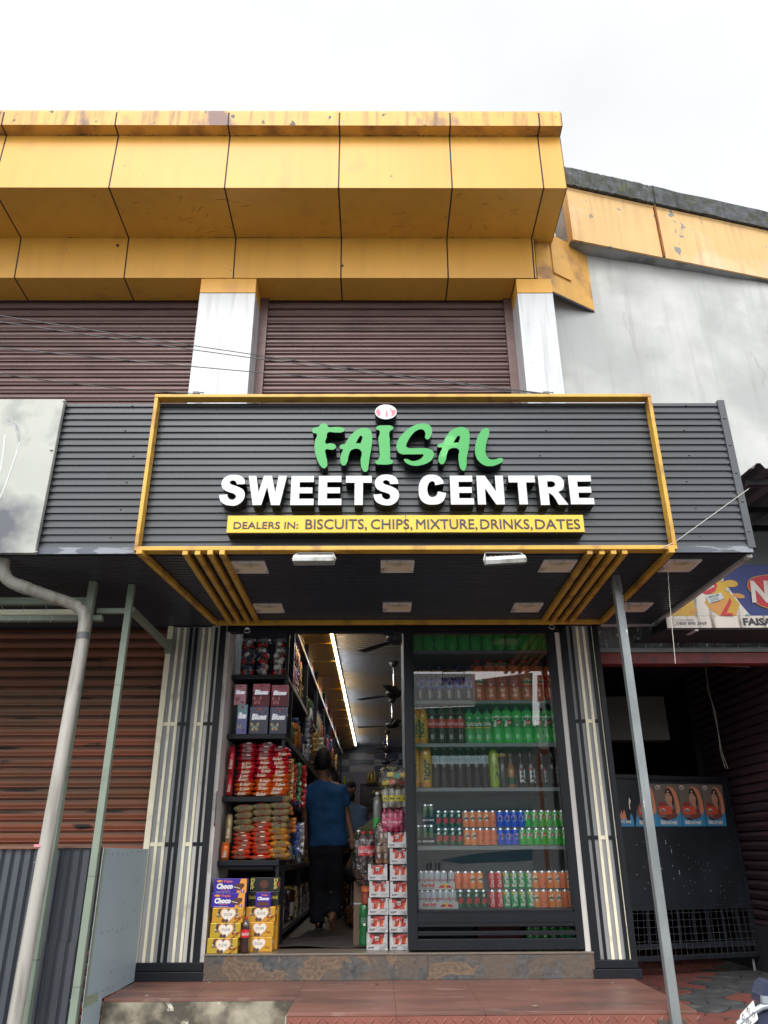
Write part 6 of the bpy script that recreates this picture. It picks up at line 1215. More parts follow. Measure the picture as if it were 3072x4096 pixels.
def cake(a, b, z0, h, Y, lab, small=0):
    w_ = b-a; t = thing('cake_box', lab, 'box', ((a+b)/2, Y, z0), 'purple cake boxes'); MB().box(a, b, Y, Y+.1, z0, z0+h).build('carton', PUR, t, bevel=.002); y = Y-.001
    if not small:
        MB().poly([(a+w_*.7, y, z0+.001), (b-.001, y, z0+.001), (b-.001, y, z0+h-.001), (a+w_*.82, y, z0+h-.001)]).build('orange_corner', CLY, t)
        MB().poly([(a+w_*.6, y-.001, z0+h*.3), (a+w_*.8, y-.001, z0+h*.14), (a+w_*.93, y-.001, z0+h*.45), (a+w_*.92, y-.001, z0+h*.66), (a+w_*.72, y-.001, z0+h*.66), (a+w_*.6, y-.001, z0+h*.48)]).build('cake_picture', CHO, t); MB().bar((a+w_*.61, y-.002, z0+h*.42), (a+w_*.8, y-.002, z0+h*.32), .001, h*.035).build('cream_line', WH, t)
        MB().text('Choco', (a+w_*.33, y-.002, z0+h*.48), w_*.5, h*.34, bold=.06, shear=.12).build('lettering', WH, t); MB().text('Triple', (a+w_*.42, y-.002, z0+h*.82), w_*.28, h*.15, bold=.03, shear=.15).build('lettering', flat('salmon_text', 236, 130, 100), t)
        MB().text('CAKES', (a+w_*.17, y-.002, z0+h*.82), w_*.16, h*.1, bold=.04).build('lettering', CLY, t) if 0 else MB().ell((a+w_*.17, y-.002, z0+h*.82), (1, 0, 0), (0, 0, 1), w_*.09, h*.08).build('badge', CLY, t)
        MB().text('Enrobed Cake', (a+w_*.36, y-.002, z0+h*.22), w_*.24, h*.07, bold=.02).build('lettering', flat('salmon_text', 236, 130, 100), t); MB().text('Deliciously Baked with Love!', (a+w_*.3, y-.002, z0+h*.08), w_*.42, h*.055, bold=.01).build('lettering', WH, t)
        MB().ell((a+w_*.88, y-.002, z0+h*.13), (1, 0, 0), (0, 0, 1), w_*.055, h*.09).build('price_badge', PUR, t); MB().text('5', (a+w_*.88, y-.003, z0+h*.13), w_*.04, h*.1, bold=.06).build('lettering', WH, t)
    else:
        MB().text('Choco', ((a+b)/2, y-.001, z0+h*.58), w_*.8, h*.22, bold=.06, shear=.12).build('lettering', WH, t); MB().text('Triple', ((a+b)/2+.01, y-.001, z0+h*.82), w_*.45, h*.12, bold=.03).build('lettering', flat('salmon_text', 236, 130, 100), t); MB().quad((a+w_*.1, y-.001, z0+h*.08), (b-w_*.1, y-.001, z0+h*.08), (b-w_*.1, y-.001, z0+h*.34), (a+w_*.1, y-.001, z0+h*.34)).build('cake_picture', CHO, t)
        MB().prism([(a, Y+.001, z0+h), (b, Y+.001, z0+h), ((a+b)/2, Y+.001, z0+h+.018)], (0, .004, 0)).build('flap', CHO, t)
hC = hG*.97
a, b = q3(100, 800, 6.46).x, q3(612, 800, 6.46).x
cake(a, b, zl+.001, hC, 6.46, 'lower purple cake box on top of the left gift box pile'); cake(a+.008, b+.008, zl+hC+.002, hC, 6.462, 'upper purple cake box, topmost of the left pile')
cake(q3(780, 800, 6.55).x, q3(1008, 800, 6.55).x, zr, hC, 6.55, 'small purple cake box with brown flap on the right gift box pile', 1)
DKB = flat('dark_choc_box', 40, 42, 40, .3); GTX = flat('olive_gold_text', 190, 180, 80)
for i, (x0, x1, zz_) in enumerate(((668, 1140, zr+.001), (690, 1155, zr+hC+.002))):
    a, b = q3(x0, 700, 6.68).x, q3(x1, 700, 6.68).x; t = thing('dark_chocolate_box', ['lower', 'upper'][i]+' black dark chocolate box behind the small purple box', 'box', ((a+b)/2, 6.68, zz_), 'black dark chocolate boxes')
    if i == 0: MB().box(a, b, 6.70, 6.8, .003, zz_-.001).build('inner_carton', GO, t)
    MB().box(a, b, 6.68, 6.8, zz_, zz_+hC).build('carton', DKB, t, bevel=.002)
    if i: MB().text('Dark', (b-.035, 6.679, zz_+hC*.52), hC*.8, .028, ux=(0, 0, -1), uz=(1, 0, 0), bold=.05).build('lettering', GTX, t); MB().text('Dark', (a+.018, 6.679, zz_+hC*.52), hC*.8, .028, ux=(0, 0, -1), uz=(1, 0, 0), bold=.05).build('lettering', GTX, t); MB().ell(((a+b)/2-.01, 6.679, zz_+hC*.5), (1, 0, 0), (0, 0, 1), .035, .03).build('chocolate_picture', CHO, t); MB().ell((b-.012, 6.679, zz_+hC*.5), (1, 0, 0), (0, 0, 1), .008, .016).build('seal', ER, t)
    else: MB().text('Dark', (a+.035, 6.679, zz_+hC*.6), .06, .024, bold=.05).build('lettering', GTX, t); MB().text('Dark', (b-.035, 6.679, zz_+hC*.6), .06, .024, bold=.05).build('lettering', GTX, t)
p = q3(606, 1565, 6.50); p.z = .001; put('b_coke', p, 'small dark cola bottle with red cap standing between the gift box piles', 'single bottles', 'bottle', 0, .75)
# ================================================================ energy drink cartons right of the doorway
CWH = mat('carton_white', srgb(222, 220, 220), .4, var=.06, scale=20, bump=.3, bscale=30); PAK = flat('pack_red', 200, 44, 36, .3); PAO = flat('pack_orange', 226, 104, 46, .3); CIN = flat('carton_inner', 120, 112, 110)
WRP = film('shrink_wrap', (.96, .96, .97), .02, .12, 1.0, 28)
q5 = lambda x, y, Y=6.6: PY(1150+x/2.458, 2950+y/2.458, Y)
def boost(x0, x1, z0, h, lab, var_):
    Y = 6.60; a = q5(x0, 1500, Y).x; b = q5(x1, 1500, Y).x; w_ = b-a; t = thing('drink_carton', lab, 'carton', ((a+b)/2, Y, z0), 'white cartons of red drink packs'); y1 = Y+.13
    fr = [(a, Y, z0+.001), (b, Y, z0+.001), (b, Y, z0+h-.004), (b-w_*.13, Y, z0+h-.004), (b-w_*.2, Y, z0+h*.34), (a+w_*.2, Y, z0+h*.34), (a+w_*.13, Y, z0+h-.004), (a, Y, z0+h-.004)]
    MB().prism(fr, (0, .004, 0)).box(a, a+.003, Y+.004, y1, z0+.001, z0+h-.004).box(b-.003, b, Y+.004, y1, z0+.001, z0+h-.004).box(a+.003, b-.003, Y+.004, y1, z0+.001, z0+.004).build('tray', CWH, t)
    MB().box(a+.003, b-.003, Y+.06, Y+.07, z0+.004, z0+h-.01).build('inner', CIN, t)
    n = 3; pw = (w_-.01)/n*.98
    for k in range(n):
        xk = a+.005+k*(w_-.01)/n; ms = [PAK, PAO, WH, BK]; mb = MB(); mb.box(xk, xk+pw, Y+.012, Y+.055, z0+.005, z0+h-.012-(.012 if (k+var_) % 3 == 0 else 0), 0)
        if (k+var_) % 4 != 3: mb.poly([(xk+.002, Y+.0112, z0+.006), (xk+pw*.6, Y+.0112, z0+.006), (xk+pw*.9, Y+.0112, z0+h*.6), (xk+.002, Y+.0112, z0+h*.75)], 1); mb.text('BOOST', (xk+pw*.55, Y+.0105, z0+h*.44), h*.56, pw*.34, 2, ux=(.2, 0, 1), uz=(-1, 0, .2), bold=.04)
        else: mb.box(xk+pw*.2, xk+pw*.8, Y+.0105, Y+.012, z0+h*.55, z0+h*.78, 2); mb.text('|||||', (xk+pw*.5, Y+.010, z0+h*.66), pw*.5, h*.12, 3)
        mb.build('drink_pack', ms, t)
    MB().text('BOOST', (a+w_*.22, Y-.001, z0+h*.17), w_*.27, h*.1, bold=.04, shear=.2).build('lettering', BK, t); mb = MB()
    for k, ww in enumerate((.3, .36, .2)): mb.box(a+w_*.6-.0, a+w_*(.6+ww), Y-.0008, Y-.0002, z0+h*(.22-.05*k), z0+h*(.235-.05*k))
    mb.build('fine_print', GY, t)
    if var_ % 3 == 1: mb = MB(); mb.quad((a+w_*.8, Y-.001, z0+h*.1), (a+w_*.95, Y-.001, z0+h*.1), (a+w_*.95, Y-.001, z0+h*.42), (a+w_*.8, Y-.001, z0+h*.42), 0); [mb.box(a+w_*(.82+.012*k*2), a+w_*(.83+.012*k*2), Y-.0016, Y-.0012, z0+h*.14, z0+h*.38, 1) for k in range(5)]; mb.build('barcode', [WH, BK], t)
    MB().grid(lambda u, v: Vector((a-.002+(w_+.004)*u, Y-.003-.002*math.sin(9*u+var_)*math.sin(7*v), z0+.002+(h-.004)*v)), 8, 6).build('wrap', WRP, t)
hB = (q5(1080, 925).z-q5(1080, 2095).z)/7; names = ['bottom', 'second', 'third', 'fourth', 'fifth', 'sixth', 'topmost']
for i, (xa, xb) in enumerate(((1002, 1200), (1000, 1196), (998, 1193), (1010, 1206), (1010, 1200), (1010, 1198), (990, 1180))): boost(xa, xb, .001+i*hB, hB-.002, (names[i]+' white drink carton of the right column beside the glass case'), i)
hL = (q5(880, 1240).z-q5(880, 2097).z)/5
for i, (xa, xb) in enumerate(((780, 980), (790, 984), (794, 992), (805, 998), (792, 982))): boost(xa, xb, .001+i*hL, hL-.002, (['bottom', 'second', 'third', 'fourth', 'topmost'][i]+' white drink carton of the left column nearest the doorway'), i+2)
topR = .001+7*hB; topL = .001+5*hL
PKB = bottle('rose', .2, .03, liquid('rose_milk', 190, 60, 100), flat('cap_pink', 190, 70, 110), flat('label_rose', 205, 80, 120), (.2, .6), 'tall', lambda mb, ms, r, a, b: wtext(mb, ms, 'ROSE', WH, r, 0, (a+b)/2, .035, .014, k=2), 1)
bottle('lemon', .2, .031, liquid('lemon_soda', 170, 170, 160), CYw, flat('label_lemon', 214, 200, 50), (.3, .58), 'pet', lambda mb, ms, r, a, b: wtext(mb, ms, 'lime', DGR, r, 0, (a+b)/2, .035, .018, k=2, bold=.05), .9)
bottle('milk', .17, .034, liquid('malt_milk', 150, 120, 96), CW, flat('label_brown', 120, 90, 70), (.2, .6), 'jug', lambda mb, ms, r, a, b: wtext(mb, ms, '|||||', WH, r, 0, (a+b)/2, .02, .03, k=2), 1); bottle('orangebig', .3, .044, liquid('deep_orange', 140, 62, 44), CRd, flat('label_orange2', 226, 120, 60), (.3, .55), 'pet', None, .95)
XX['b_gbig'] = bottle('gbig', .31, .045, liquid('deep_green', 26, 96, 50), CG, DGR, (.4, .62), marks=labback)
for i, x in enumerate((955, 1012, 1065, 1118)): p = q5(x, 917, 6.64); put('b_rose', (p.x, 6.64, topR), nth(i)+' pink milk bottle on top of the right carton column', 'pink milk bottles', 'bottle', 0, .88)
hR = .2*.88
for i, x in enumerate((965, 1028, 1090, 1152)): p = q5(x, 740, 6.64); put('b_lemon', (p.x, 6.64, topR+hR+.002), nth(i)+' yellow capped lemon bottle above the pink milk bottles', 'yellow capped lemon bottles', 'bottle', 0, .82)
def wrapbag(c, rx, ry, rz_, lab, seed, m=WRP, amp=.12):
    rg = random.Random(seed); ph_ = [rg.uniform(0, 6) for _ in range(6)]; mb = MB()
    def f(u, v):
        t = 2*math.pi*u; p = math.pi*v; n_ = 1+amp*math.sin(5*t+ph_[0])*math.sin(3*p+ph_[1])+amp*.6*math.sin(11*t+ph_[2])*math.sin(7*p+ph_[3]); e = lambda x, k: math.copysign(abs(x)**k, x)
        return Vector(c)+Vector((rx*n_*e(math.sin(p), .5)*e(math.cos(t), .7), ry*n_*e(math.sin(p), .5)*e(math.sin(t), .7), -rz_*e(math.cos(p), .8)*n_))
    mb.grid(f, 40, 24); return mb.build('plastic_wrap', m, label=lab, cat='plastic wrap', at=c)
bottle('clear', .34, .036, liquid('clear_drink', 120, 120, 116), CW, CG, (.2, .42), 'pet', None, 1)
c = q5(1065, 672, 6.66); wrapbag((c.x, 6.64, topR+hR+.085), .115, .045, .085, 'clear shrink wrap round the yellow capped lemon bottles', 2); c = q5(1040, 830, 6.66); wrapbag((c.x, 6.64, topR+.085), .1, .045, .085, 'clear shrink wrap round the pink milk bottles', 3)
for j, (xs_, z_) in enumerate((([900, 965], topL), ([925, 968], topL+.148))):
    for i, x in enumerate(xs_): p = q5(x, 1240, 6.66); put('b_milk', (p.x, 6.66, z_), ['left', 'right'][i]+' brown malt drink jar, '+['lower', 'upper'][j]+' pair above the left cartons', 'brown malt drink jars', 'bottle', 0, .85)
c = q5(945, 1080, 6.66); wrapbag((c.x, 6.66, topL+.15), .075, .045, .15, 'clear shrink wrap round the brown malt jars', 9)
z_ = topR+hR*2-.01; c = q5(1050, 530, 6.66)
for i, (dx, dz, col, nm) in enumerate(((-.07, .03, (220, 200, 60), 'yellow'), (-.02, .035, (200, 110, 90), 'salmon'), (.06, .03, (150, 60, 44), 'dark red'), (.03, .085, (90, 170, 140), 'mint green'), (-.03, .095, (235, 215, 110), 'pale yellow'), (.08, .09, (240, 200, 90), 'golden'))):
    p = Vector((c.x+dx, 6.66, z_+dz)); MB().box(p.x-.03, p.x+.03, p.y-.018, p.y+.018, p.z-.02, p.z+.02).build('snack_packet', mat('pack_'+nm.replace(' ', '_'), srgb(*col), .35, var=.2, scale=20), label=nm+' snack packet inside the clear bag topping the cartons', cat='packet', group='snack packets in the clear bag', at=p, bevel=.012)
wrapbag((c.x, 6.66, z_+.065), .125, .07, .085, 'clear plastic bag of snack packets topping the right column', 5, amp=.16)
# bigger bottles left of the cartons
for i, (x, dx) in enumerate(((742, 0), (820, 0))): p = q5(x, 1345, 6.72); put('b_coke', (p.x, 6.74, p.z), ['left', 'right'][i]+' large cola bottle in the clear bag beside the doorway', 'bagged cola bottles', 'bottle', .2*i, 1.0)
p = q5(695, 1300, 6.8); put('b_sarb', (p.x, 6.84, p.z), 'white capped bottle at the left edge of the bagged cola', 'bagged cola bottles', 'bottle', 0, .9)
c = q5(760, 1200, 6.74); wrapbag((c.x, 6.74, c.z+.0), .1, .06, .165, 'clear plastic bag round the large cola bottles', 7); zt_ = c.z-.165
p = q5(885, 975, 6.76); put('b_clear', (p.x, 6.76, p.z), 'clear tall bottle with green label behind the malt jars', 'single bottles', 'bottle', 0, 1.0)
t = thing('drink_carton', 'brown carton stack behind the white cartons carrying the bagged bottles', 'carton', (-.12, 6.95, 0)); MB().box(-.2, .1, 6.82, 7.1, .001, max(.3, zt_)).build('carton', flat('cardboard_brown', 92, 74, 60, .8), t); MB().box(-.2, .1, 6.819, 6.82, .3, .31).build('tape', GY, t)
p = q5(765, 1645, 6.78); put('b_orangebig', (p.x+.012, 6.82, p.z), 'large orange bottle left of the white cartons', 'large bottles left of the cartons', 'bottle', 0, 1.05)
p = q5(755, 1965, 6.76); put('b_gbig', (p.x+.005, 6.84, .002), 'large green bottle on the floor left of the white cartons', 'large bottles left of the cartons', 'bottle', 0, 1.15)
# ================================================================ inside the shop: long wall of shelves
WS = thing('wall_shelving', 'long black shelving along the left interior wall', 'shelving', (-1.04, 11, 0))
LVS = [2.70, 2.13, 1.61, 1.10, .58, .10]; XF = -.80; YA, YB = 7.2, 17.6
SHB = mat('shelf_edge_brown', srgb(74, 66, 64), .4, var=.1)
for z in LVS: MB().box(-1.28, XF, YA, YB, z-.045, z).build('shelf_board', SHB, WS, bevel=.003)
for k in range(8): y = YA+.02+k*1.48; MB().box(XF-.05, XF-.005, y, y+.03, 0, 2.9).build('upright', BLK, WS)
MB().box(-1.285, -1.28, YA, YB, 0, 2.9).build('back_board', flat('back_board_dark', 46, 48, 54, .6), WS)
def word(n):
    one = ['', 'first']+ORD[1:19]; n += 1
    if n < 20: return one[n]
    if n >= 100: return 'one hundred and '+(word(n-101) if n > 100 else 'zeroth')
    a, b = divmod(n, 10); ty = ['twent', 'thirt', 'fort', 'fift', 'sixt', 'sevent', 'eight', 'ninet'][a-2]
    return ty+'y-'+one[b] if b else ty+'ieth'
PAL = dict(red=(190, 40, 40), orange=(226, 130, 50), gold=(200, 160, 80), purple=(110, 60, 120), blue=(50, 80, 150), silver=(170, 172, 180), pink=(210, 110, 140), brown=(110, 72, 50), cream=(220, 208, 180), green=(70, 130, 70))
FO = {k: mat('wrap_'+k, srgb(*c), .22, metal=.35, var=.5, scale=30, bump=.8, bscale=40, dirt=srgb(230, 225, 215), dscale=26, dth=(.6, .63), dirt2=srgb(30, 26, 28), d2=(.58, .6), d2s=34) for k, c in PAL.items()}
def proto(nm, fn, ms): mb = MB(); fn(mb); o = mb.build(nm, ms); C.objects.unlink(o); return o
LID = flat('jar_lid_blue', 40, 70, 130)
def jarp(k): return proto('sweet_jar', lambda mb: mb.lathe([(.05, 0), (.056, .01), (.056, .17), (.042, .2), (.042, .21), (.046, .212), (.046, .235), (.04, .24)], seg=16, ms=[0]*4+[1]*3), [FO[k], LID])
def tubep(k): return proto('wafer_tub', lambda mb: mb.lathe([(.034, 0), (.036, .01), (.036, .3), (.03, .31), (.03, .33), (0, .332)], seg=12, ms=[0]*3+[1]*2), [FO[k], flat('tub_lid', 200, 60, 50)])
def packp(k):
    def fn(mb): mb.grid(lambda u, v: Vector((.035*math.sin(2*math.pi*u)*(1-abs(2*v-1)**4), .055*math.cos(2*math.pi*u)*(1-.15*abs(2*v-1)), .22*v)), 12, 8)
    return proto('snack_packet', fn, [FO[k]])
def boxp(k): return proto('biscuit_box', lambda mb: mb.box(-.05, .05, -.06, .06, 0, .2).box(.0505, .051, -.04, .04, .03, .12, 1), [FO[k], WH])
PT = {(t, k): f(k) for t, f in (('jar', jarp), ('tub', tubep), ('packet', packp), ('box', boxp)) for k in PAL}
rg = random.Random(42)
shelfname = {0: 'highest', 1: 'second highest', 2: 'middle', 3: 'third lowest', 4: 'second lowest', 5: 'lowest'}
for li, z in enumerate(LVS):
    y = YA+.12; i = 0; t = 'jar'; k = 'silver'
    while y < (15.6 if li < 3 else 11.2):
        if rg.random() < .3 or i == 0: t = rg.choice({0: ['tub', 'jar', 'packet', 'tub'], 1: ['jar', 'tub', 'packet', 'box'], 2: ['box', 'packet', 'packet', 'jar']}.get(li, ['box', 'packet', 'packet', 'box'])); k = rg.choice(list(PAL))
        if rg.random() < .25: k = rg.choice(list(PAL))
        step = {'jar': .125, 'tub': .085, 'packet': .1, 'box': .14}[t]
        e = PT[(t, k)].copy(); C.objects.link(e); e.location = (XF-.08, y, z+.001); s = rg.uniform(1.15, 1.38) if li else rg.uniform(.8, .95); e.scale = (s, s, s); step *= s*.9; e.rotation_euler = (0, 0, rg.uniform(-.2, .2))
        e['label'] = f'{k} {dict(jar="sweet jar", tub="tall wafer tub", packet="snack packet", box="biscuit box")[t]}, {word(i)} from the doorway on the {shelfname[li]} wall shelf'; e['category'] = dict(jar='jar', tub='tub', packet='packet', box='box')[t]; e['group'] = 'goods on the long wall shelves'
        y += step; i += 1
# second jar tier on the second highest shelf near the door
for i in range(5):
    e = PT[('jar', ['silver', 'blue', 'gold', 'red', 'cream'][i])].copy(); C.objects.link(e); e.location = (XF-.07, YA+.14+i*.13, 2.13+.25); e['label'] = ['silver', 'blue', 'gold', 'red', 'cream'][i]+' sweet jar stacked on another near the door, second highest shelf'; e['category'] = 'jar'; e['group'] = 'goods on the long wall shelves'
# hanging strips of sachets in front of the shelves
def strip(px, y0, y1, Y, col, w_, lab, pat=None):
    a = PY(px, y0, Y); b = PY(px, y1, Y); n = max(4, int((a.z-b.z)/.05)); ms = [FO[col] if col in FO else BG.get(col, BK), BK]; mb = MB(); r = random.Random(int(px*7+y0))
    mb.tube([a+Vector((0, 0, .05)), a], .003, 5, 1)
    for k in range(n):
        z = a.z-(a.z-b.z)*k/n; h = (a.z-b.z)/n; x = a.x+r.uniform(-.006, .006)
        mb.grid(lambda u, v: Vector((x-w_/2+w_*u, Y-.012*math.sin(math.pi*u)*math.sin(math.pi*v)+r.uniform(-.002, .002), z-h*.96*(1-v))), 4, 3, 0)
    mb.build('sachet_strip', ms, label=lab, cat='sachet strip', group='sachet strips hanging in front of the wall shelves', at=a)
for i, (px, y0, y1, Y, col, w_, lab) in enumerate(((1164, 3035, 3200, 7.0, 'gold', .055, 'golden sachet strip hanging nearest the front shelf, upper one'), (1178, 3055, 3210, 7.1, 'crimson', .05, 'crimson sachet strip beside the upper golden one'), (1196, 3050, 3205, 7.25, 'green', .05, 'green and dark sachet strip left of the blue shirted man'), (1215, 3060, 3230, 7.5, 'red', .06, 'red sachet strip just left of the blue shirted man'),
        (1160, 3225, 3260, 6.95, 'orange', .05, 'short orange sachet strip below the third shelf level'), (1172, 3270, 3330, 7.0, 'orange', .06, 'orange packet strip hanging at mid height left side'), (1152, 3290, 3430, 6.95, 'brown', .05, 'brown sachet strip hanging behind the fourth shelf stacks'), (1186, 3300, 3420, 7.1, 'blue', .05, 'blue sachet strip hanging at mid height'), (1205, 3290, 3420, 7.3, 'silver', .06, 'silver sachet strip hanging beside the blue one'),
        (1232, 2870, 3040, 8.0, 'silver', .05, 'long silver sachet strip hanging under the middle shelf'), (1245, 2880, 3060, 8.3, 'brown', .05, 'long brown sachet strip next to the long silver one'), (1262, 2930, 3060, 8.6, 'gold', .06, 'gold sachet strip above the blue shirted man'), (1282, 2950, 3070, 9.0, 'cream', .07, 'cream sachet strip hanging behind the man')) ):
    strip(px, y0, y1, Y, col, w_, lab)
# tube lights, alternately cool and warm, lit
def emis(nm, c, s): m = bpy.data.materials.new(nm); m.use_nodes = True; n = m.node_tree.nodes; b = n['Principled BSDF']; b.inputs['Emission Color'].default_value = (*c, 1); b.inputs['Emission Strength'].default_value = s; b.inputs['Base Color'].default_value = (.8, .8, .8, 1); return m
EC, EWm = emis('lit_tube_cool', (.8, .9, 1), 26), emis('lit_tube_warm', (1, .72, .36), 26)
y = 6.75
for i in range(9):
    ln = 1.18; t = thing('tube_light', word(i)+' lit ceiling tube from the doorway, '+('cool white' if i % 2 == 0 else 'warm white'), 'tube light', (-.515, y, 2.9), 'row of lit ceiling tubes')
    MB().box(-.53, -.5, y, y+ln, 2.9, 2.925).build('batten', TRM, t); MB().tube([(-.515, y+.02, 2.885), (-.515, y+ln-.02, 2.885)], .011, 10).build('tube', EC if i % 2 == 0 else EWm, t); y += ln+.06
# ceiling fans
FBL = flat('fan_dark', 52, 48, 50, .4)
for i, (px, py, z_, rz) in enumerate(((1590, 2556, 2.52, .1), (1576, 2776, 2.52, .35), (1569, 2901, 2.52, .7), (1550, 3003, 2.55, .2), (1543, 3050, 2.5, .9))):
    p = PZ(px, py, z_); t = thing('ceiling_fan', word(i)+' dark ceiling fan from the doorway', 'fan', p, 'ceiling fans hanging over the aisle')
    MB().tube([(p.x, p.y, p.z+.04), (p.x, p.y, 2.94)], .012, 8).build('rod', CHR, t); MB().lathe([(.02, -.07), (.07, 0), (.05, .01)], (p.x, p.y, 2.93), 16).build('ceiling_cup', FBL, t)
    MB().lathe([(.0, -.05), (.07, -.04), (.11, -.01), (.1, .03), (.05, .06), (.03, .1)], p, 20).build('motor', FBL, t)
    for k in range(3):
        a = rz+k*2.094; d = Vector((math.cos(a), math.sin(a), 0)); s = Vector((-d.y, d.x, 0))
        MB().prism([p+d*.1+s*.02, p+d*.2+s*.05, p+d*.58+s*.06, p+d*.6-s*.05, p+d*.2-s*.045, p+d*.1-s*.02], (0, 0, -.006)).build('blade', FBL, t)
# back wall pieces
t = thing('calligraphy_picture', 'dark framed picture with gold calligraphy on the back wall', 'picture', PY(1500, 3200, 18.5))
bq = lambda x, y, k=0: PY(1150+x/2.458, 2950+y/2.458, 18.55-.01*k)
a, b = bq(712, 720), bq(1140, 455); MB().box(a.x, b.x, a.y-.04, a.y, a.z, b.z).build('frame', flat('frame_maroon', 52, 36, 44), t); a, b = bq(750, 658, 5), bq(1100, 482, 5); MB().box(a.x, b.x, a.y-.005, a.y, a.z, b.z).build('panel', flat('panel_dark_teal', 24, 40, 46, .3), t)
def scribble(name, par, cx_, cy_, w_, h_, m, k, seed, n=4):
    r = random.Random(seed); mb = MB()
    for j in range(n):
        x0 = cx_-w_/2+w_*(j+.1)/n; P_ = [bq(x0+w_/n*.8*t_, cy_+h_*(.35*math.sin(t_*5+r.uniform(0, 6))+.15*math.cos(t_*9)), k) for t_ in [i/8 for i in range(9)]]; mb.tube(P_, .012, 5)
        q = bq(x0+w_/n*.5, cy_-h_*.45, k); mb.tube([q, q+Vector((.03, 0, .01))], .012, 5)
    mb.tube([bq(cx_+w_*.1, cy_-h_*.5, k), bq(cx_+w_*.1, cy_+h_*.3, k)], .012, 5); mb.build(name, m, par)
scribble('gold_calligraphy', t, 885, 545, 110, 40, flat('calligraphy_gold', 210, 190, 110), 8, 3); scribble('gold_calligraphy', t, 885, 605, 110, 18, flat('calligraphy_gold', 210, 190, 110), 8, 5)
t = thing('calligraphy_plate', 'small black plate with white calligraphy above the picture', 'sign', bq(940, 450)); a, b = bq(873, 450, 1), bq(1008, 388, 1); MB().box(a.x, b.x, a.y-.03, a.y, a.z, b.z).build('plate', BK, t); scribble('white_calligraphy', t, 940, 420, 100, 34, WH, 6, 8, 4)
gb = proto('gold_bottle', lambda mb: mb.lathe([(.05, 0), (.055, .02), (.055, .25), (.02, .38), (.016, .5), (.02, .51)], seg=12), [mat('gold_bottle_glass', srgb(170, 140, 60), .25, metal=.4, var=.1)])
for i, x in enumerate((795, 828, 860, 1020, 1052, 1084, 1116)):
    p = bq(x, 450, 3); e = gb.copy(); C.objects.link(e); e.location = p; e.scale = (.75, .75, .58); e['label'] = nth(i)+' golden bottle on the ledge above the calligraphy picture'; e['category'] = 'bottle'; e['group'] = 'golden bottles above the calligraphy picture'
a, b = bq(770, 455, 2), bq(1150, 450, 2); MB().box(a.x, b.x, a.y-.1, 18.6, a.z-.03, a.z).build('wall_ledge', BLK, bd)
t = thing('hanging_screen', 'dark tilted television hanging behind the men', 'television', bq(620, 500)); c_ = [PY(1150+x/2.458, 2950+y/2.458, 13) for x, y in ((560, 440), (662, 438), (625, 630), (575, 630))]; MB().prism(c_[::-1], (0, .06, 0)).build('screen', flat('screen_dark', 26, 30, 38, .25), t)
t = PY(1378, 3140, 8.6); MB().tube([t+Vector((0, 0, .09)), t, t+Vector((.02, 0, -.08))], .008, 6).build('ribbon', flat('ribbon_lime', 180, 200, 60), label='short lime green ribbon hanging from the shelf end behind the man', cat='ribbon', at=t)
MB().grid(lambda u, v: Vector((-.78+u*.75, 6.75+v*.75, .012+.008*math.sin(7*u+3*v)+.006*math.sin(15*v))), 20, 20).build('door_mat', mat('mat_dark', srgb(58, 50, 48), .95, var=.3, scale=20, bump=.8), label='crumpled dark brown mat inside the doorway', cat='mat', at=(-.4, 7.1, 0))
for i, (x, y, w_, h_, col) in enumerate(((-.2, 8.6, .3, .2, 'brown'), (-.12, 9.2, .25, .35, 'brown'), (-.45, 9.9, .25, .5, 'brown'), (.02, 9.0, .2, .28, 'silver'))):
    MB().grid(lambda u, v: Vector((x+w_*.5*math.cos(2*math.pi*u)*(math.sin(math.pi*v)**.4), y+.14*math.sin(2*math.pi*u)*(math.sin(math.pi*v)**.4), h_*(.5-.5*math.cos(math.pi*v))+.002)), 20, 10).build('goods_bundle', FO[col], label=['brown shiny wrapped bundle on the aisle floor right of the man', 'taller brown wrapped bundle behind the first one', 'upright brown bundle seen between the man\'s legs', 'silver wrapped bundle beside the brown ones'][i], cat='bundle', group='wrapped bundles on the aisle floor', at=(x, y, 0))
# ================================================================ people
SK = mat('skin_brown', srgb(150, 104, 82), .5, var=.06, scale=12); HAIR = mat('hair_black', srgb(24, 20, 20), .6, var=.3, scale=60, bump=.5, bscale=120)
def skin(name, V, E, m, parent, lv=2):
    names = list(V); me = bpy.data.meshes.new(name); off = OFF[parent.name]
    me.from_pydata([Vector(V[k][0])-off for k in names], [(names.index(a), names.index(b)) for a, b in E], []); me.materials.append(m)
    o = bpy.data.objects.new(name, me); C.objects.link(o); o.parent = parent; OFF[o.name] = off
    import bmesh
    bm = bmesh.new(); bm.from_mesh(me); ly = bm.verts.layers.skin.verify(); bm.verts.ensure_lookup_table()
    for i, k in enumerate(names): r = V[k][1]; bm.verts[i][ly].radius = r if isinstance(r, tuple) else (r, r)
    bm.verts[0][ly].use_root = True; bm.to_mesh(me); bm.free()
    o.modifiers.new('skin', 'SKIN').use_smooth_shade = True; q = o.modifiers.new('sub', 'SUBSURF'); q.levels = lv; q.render_levels = lv; return o
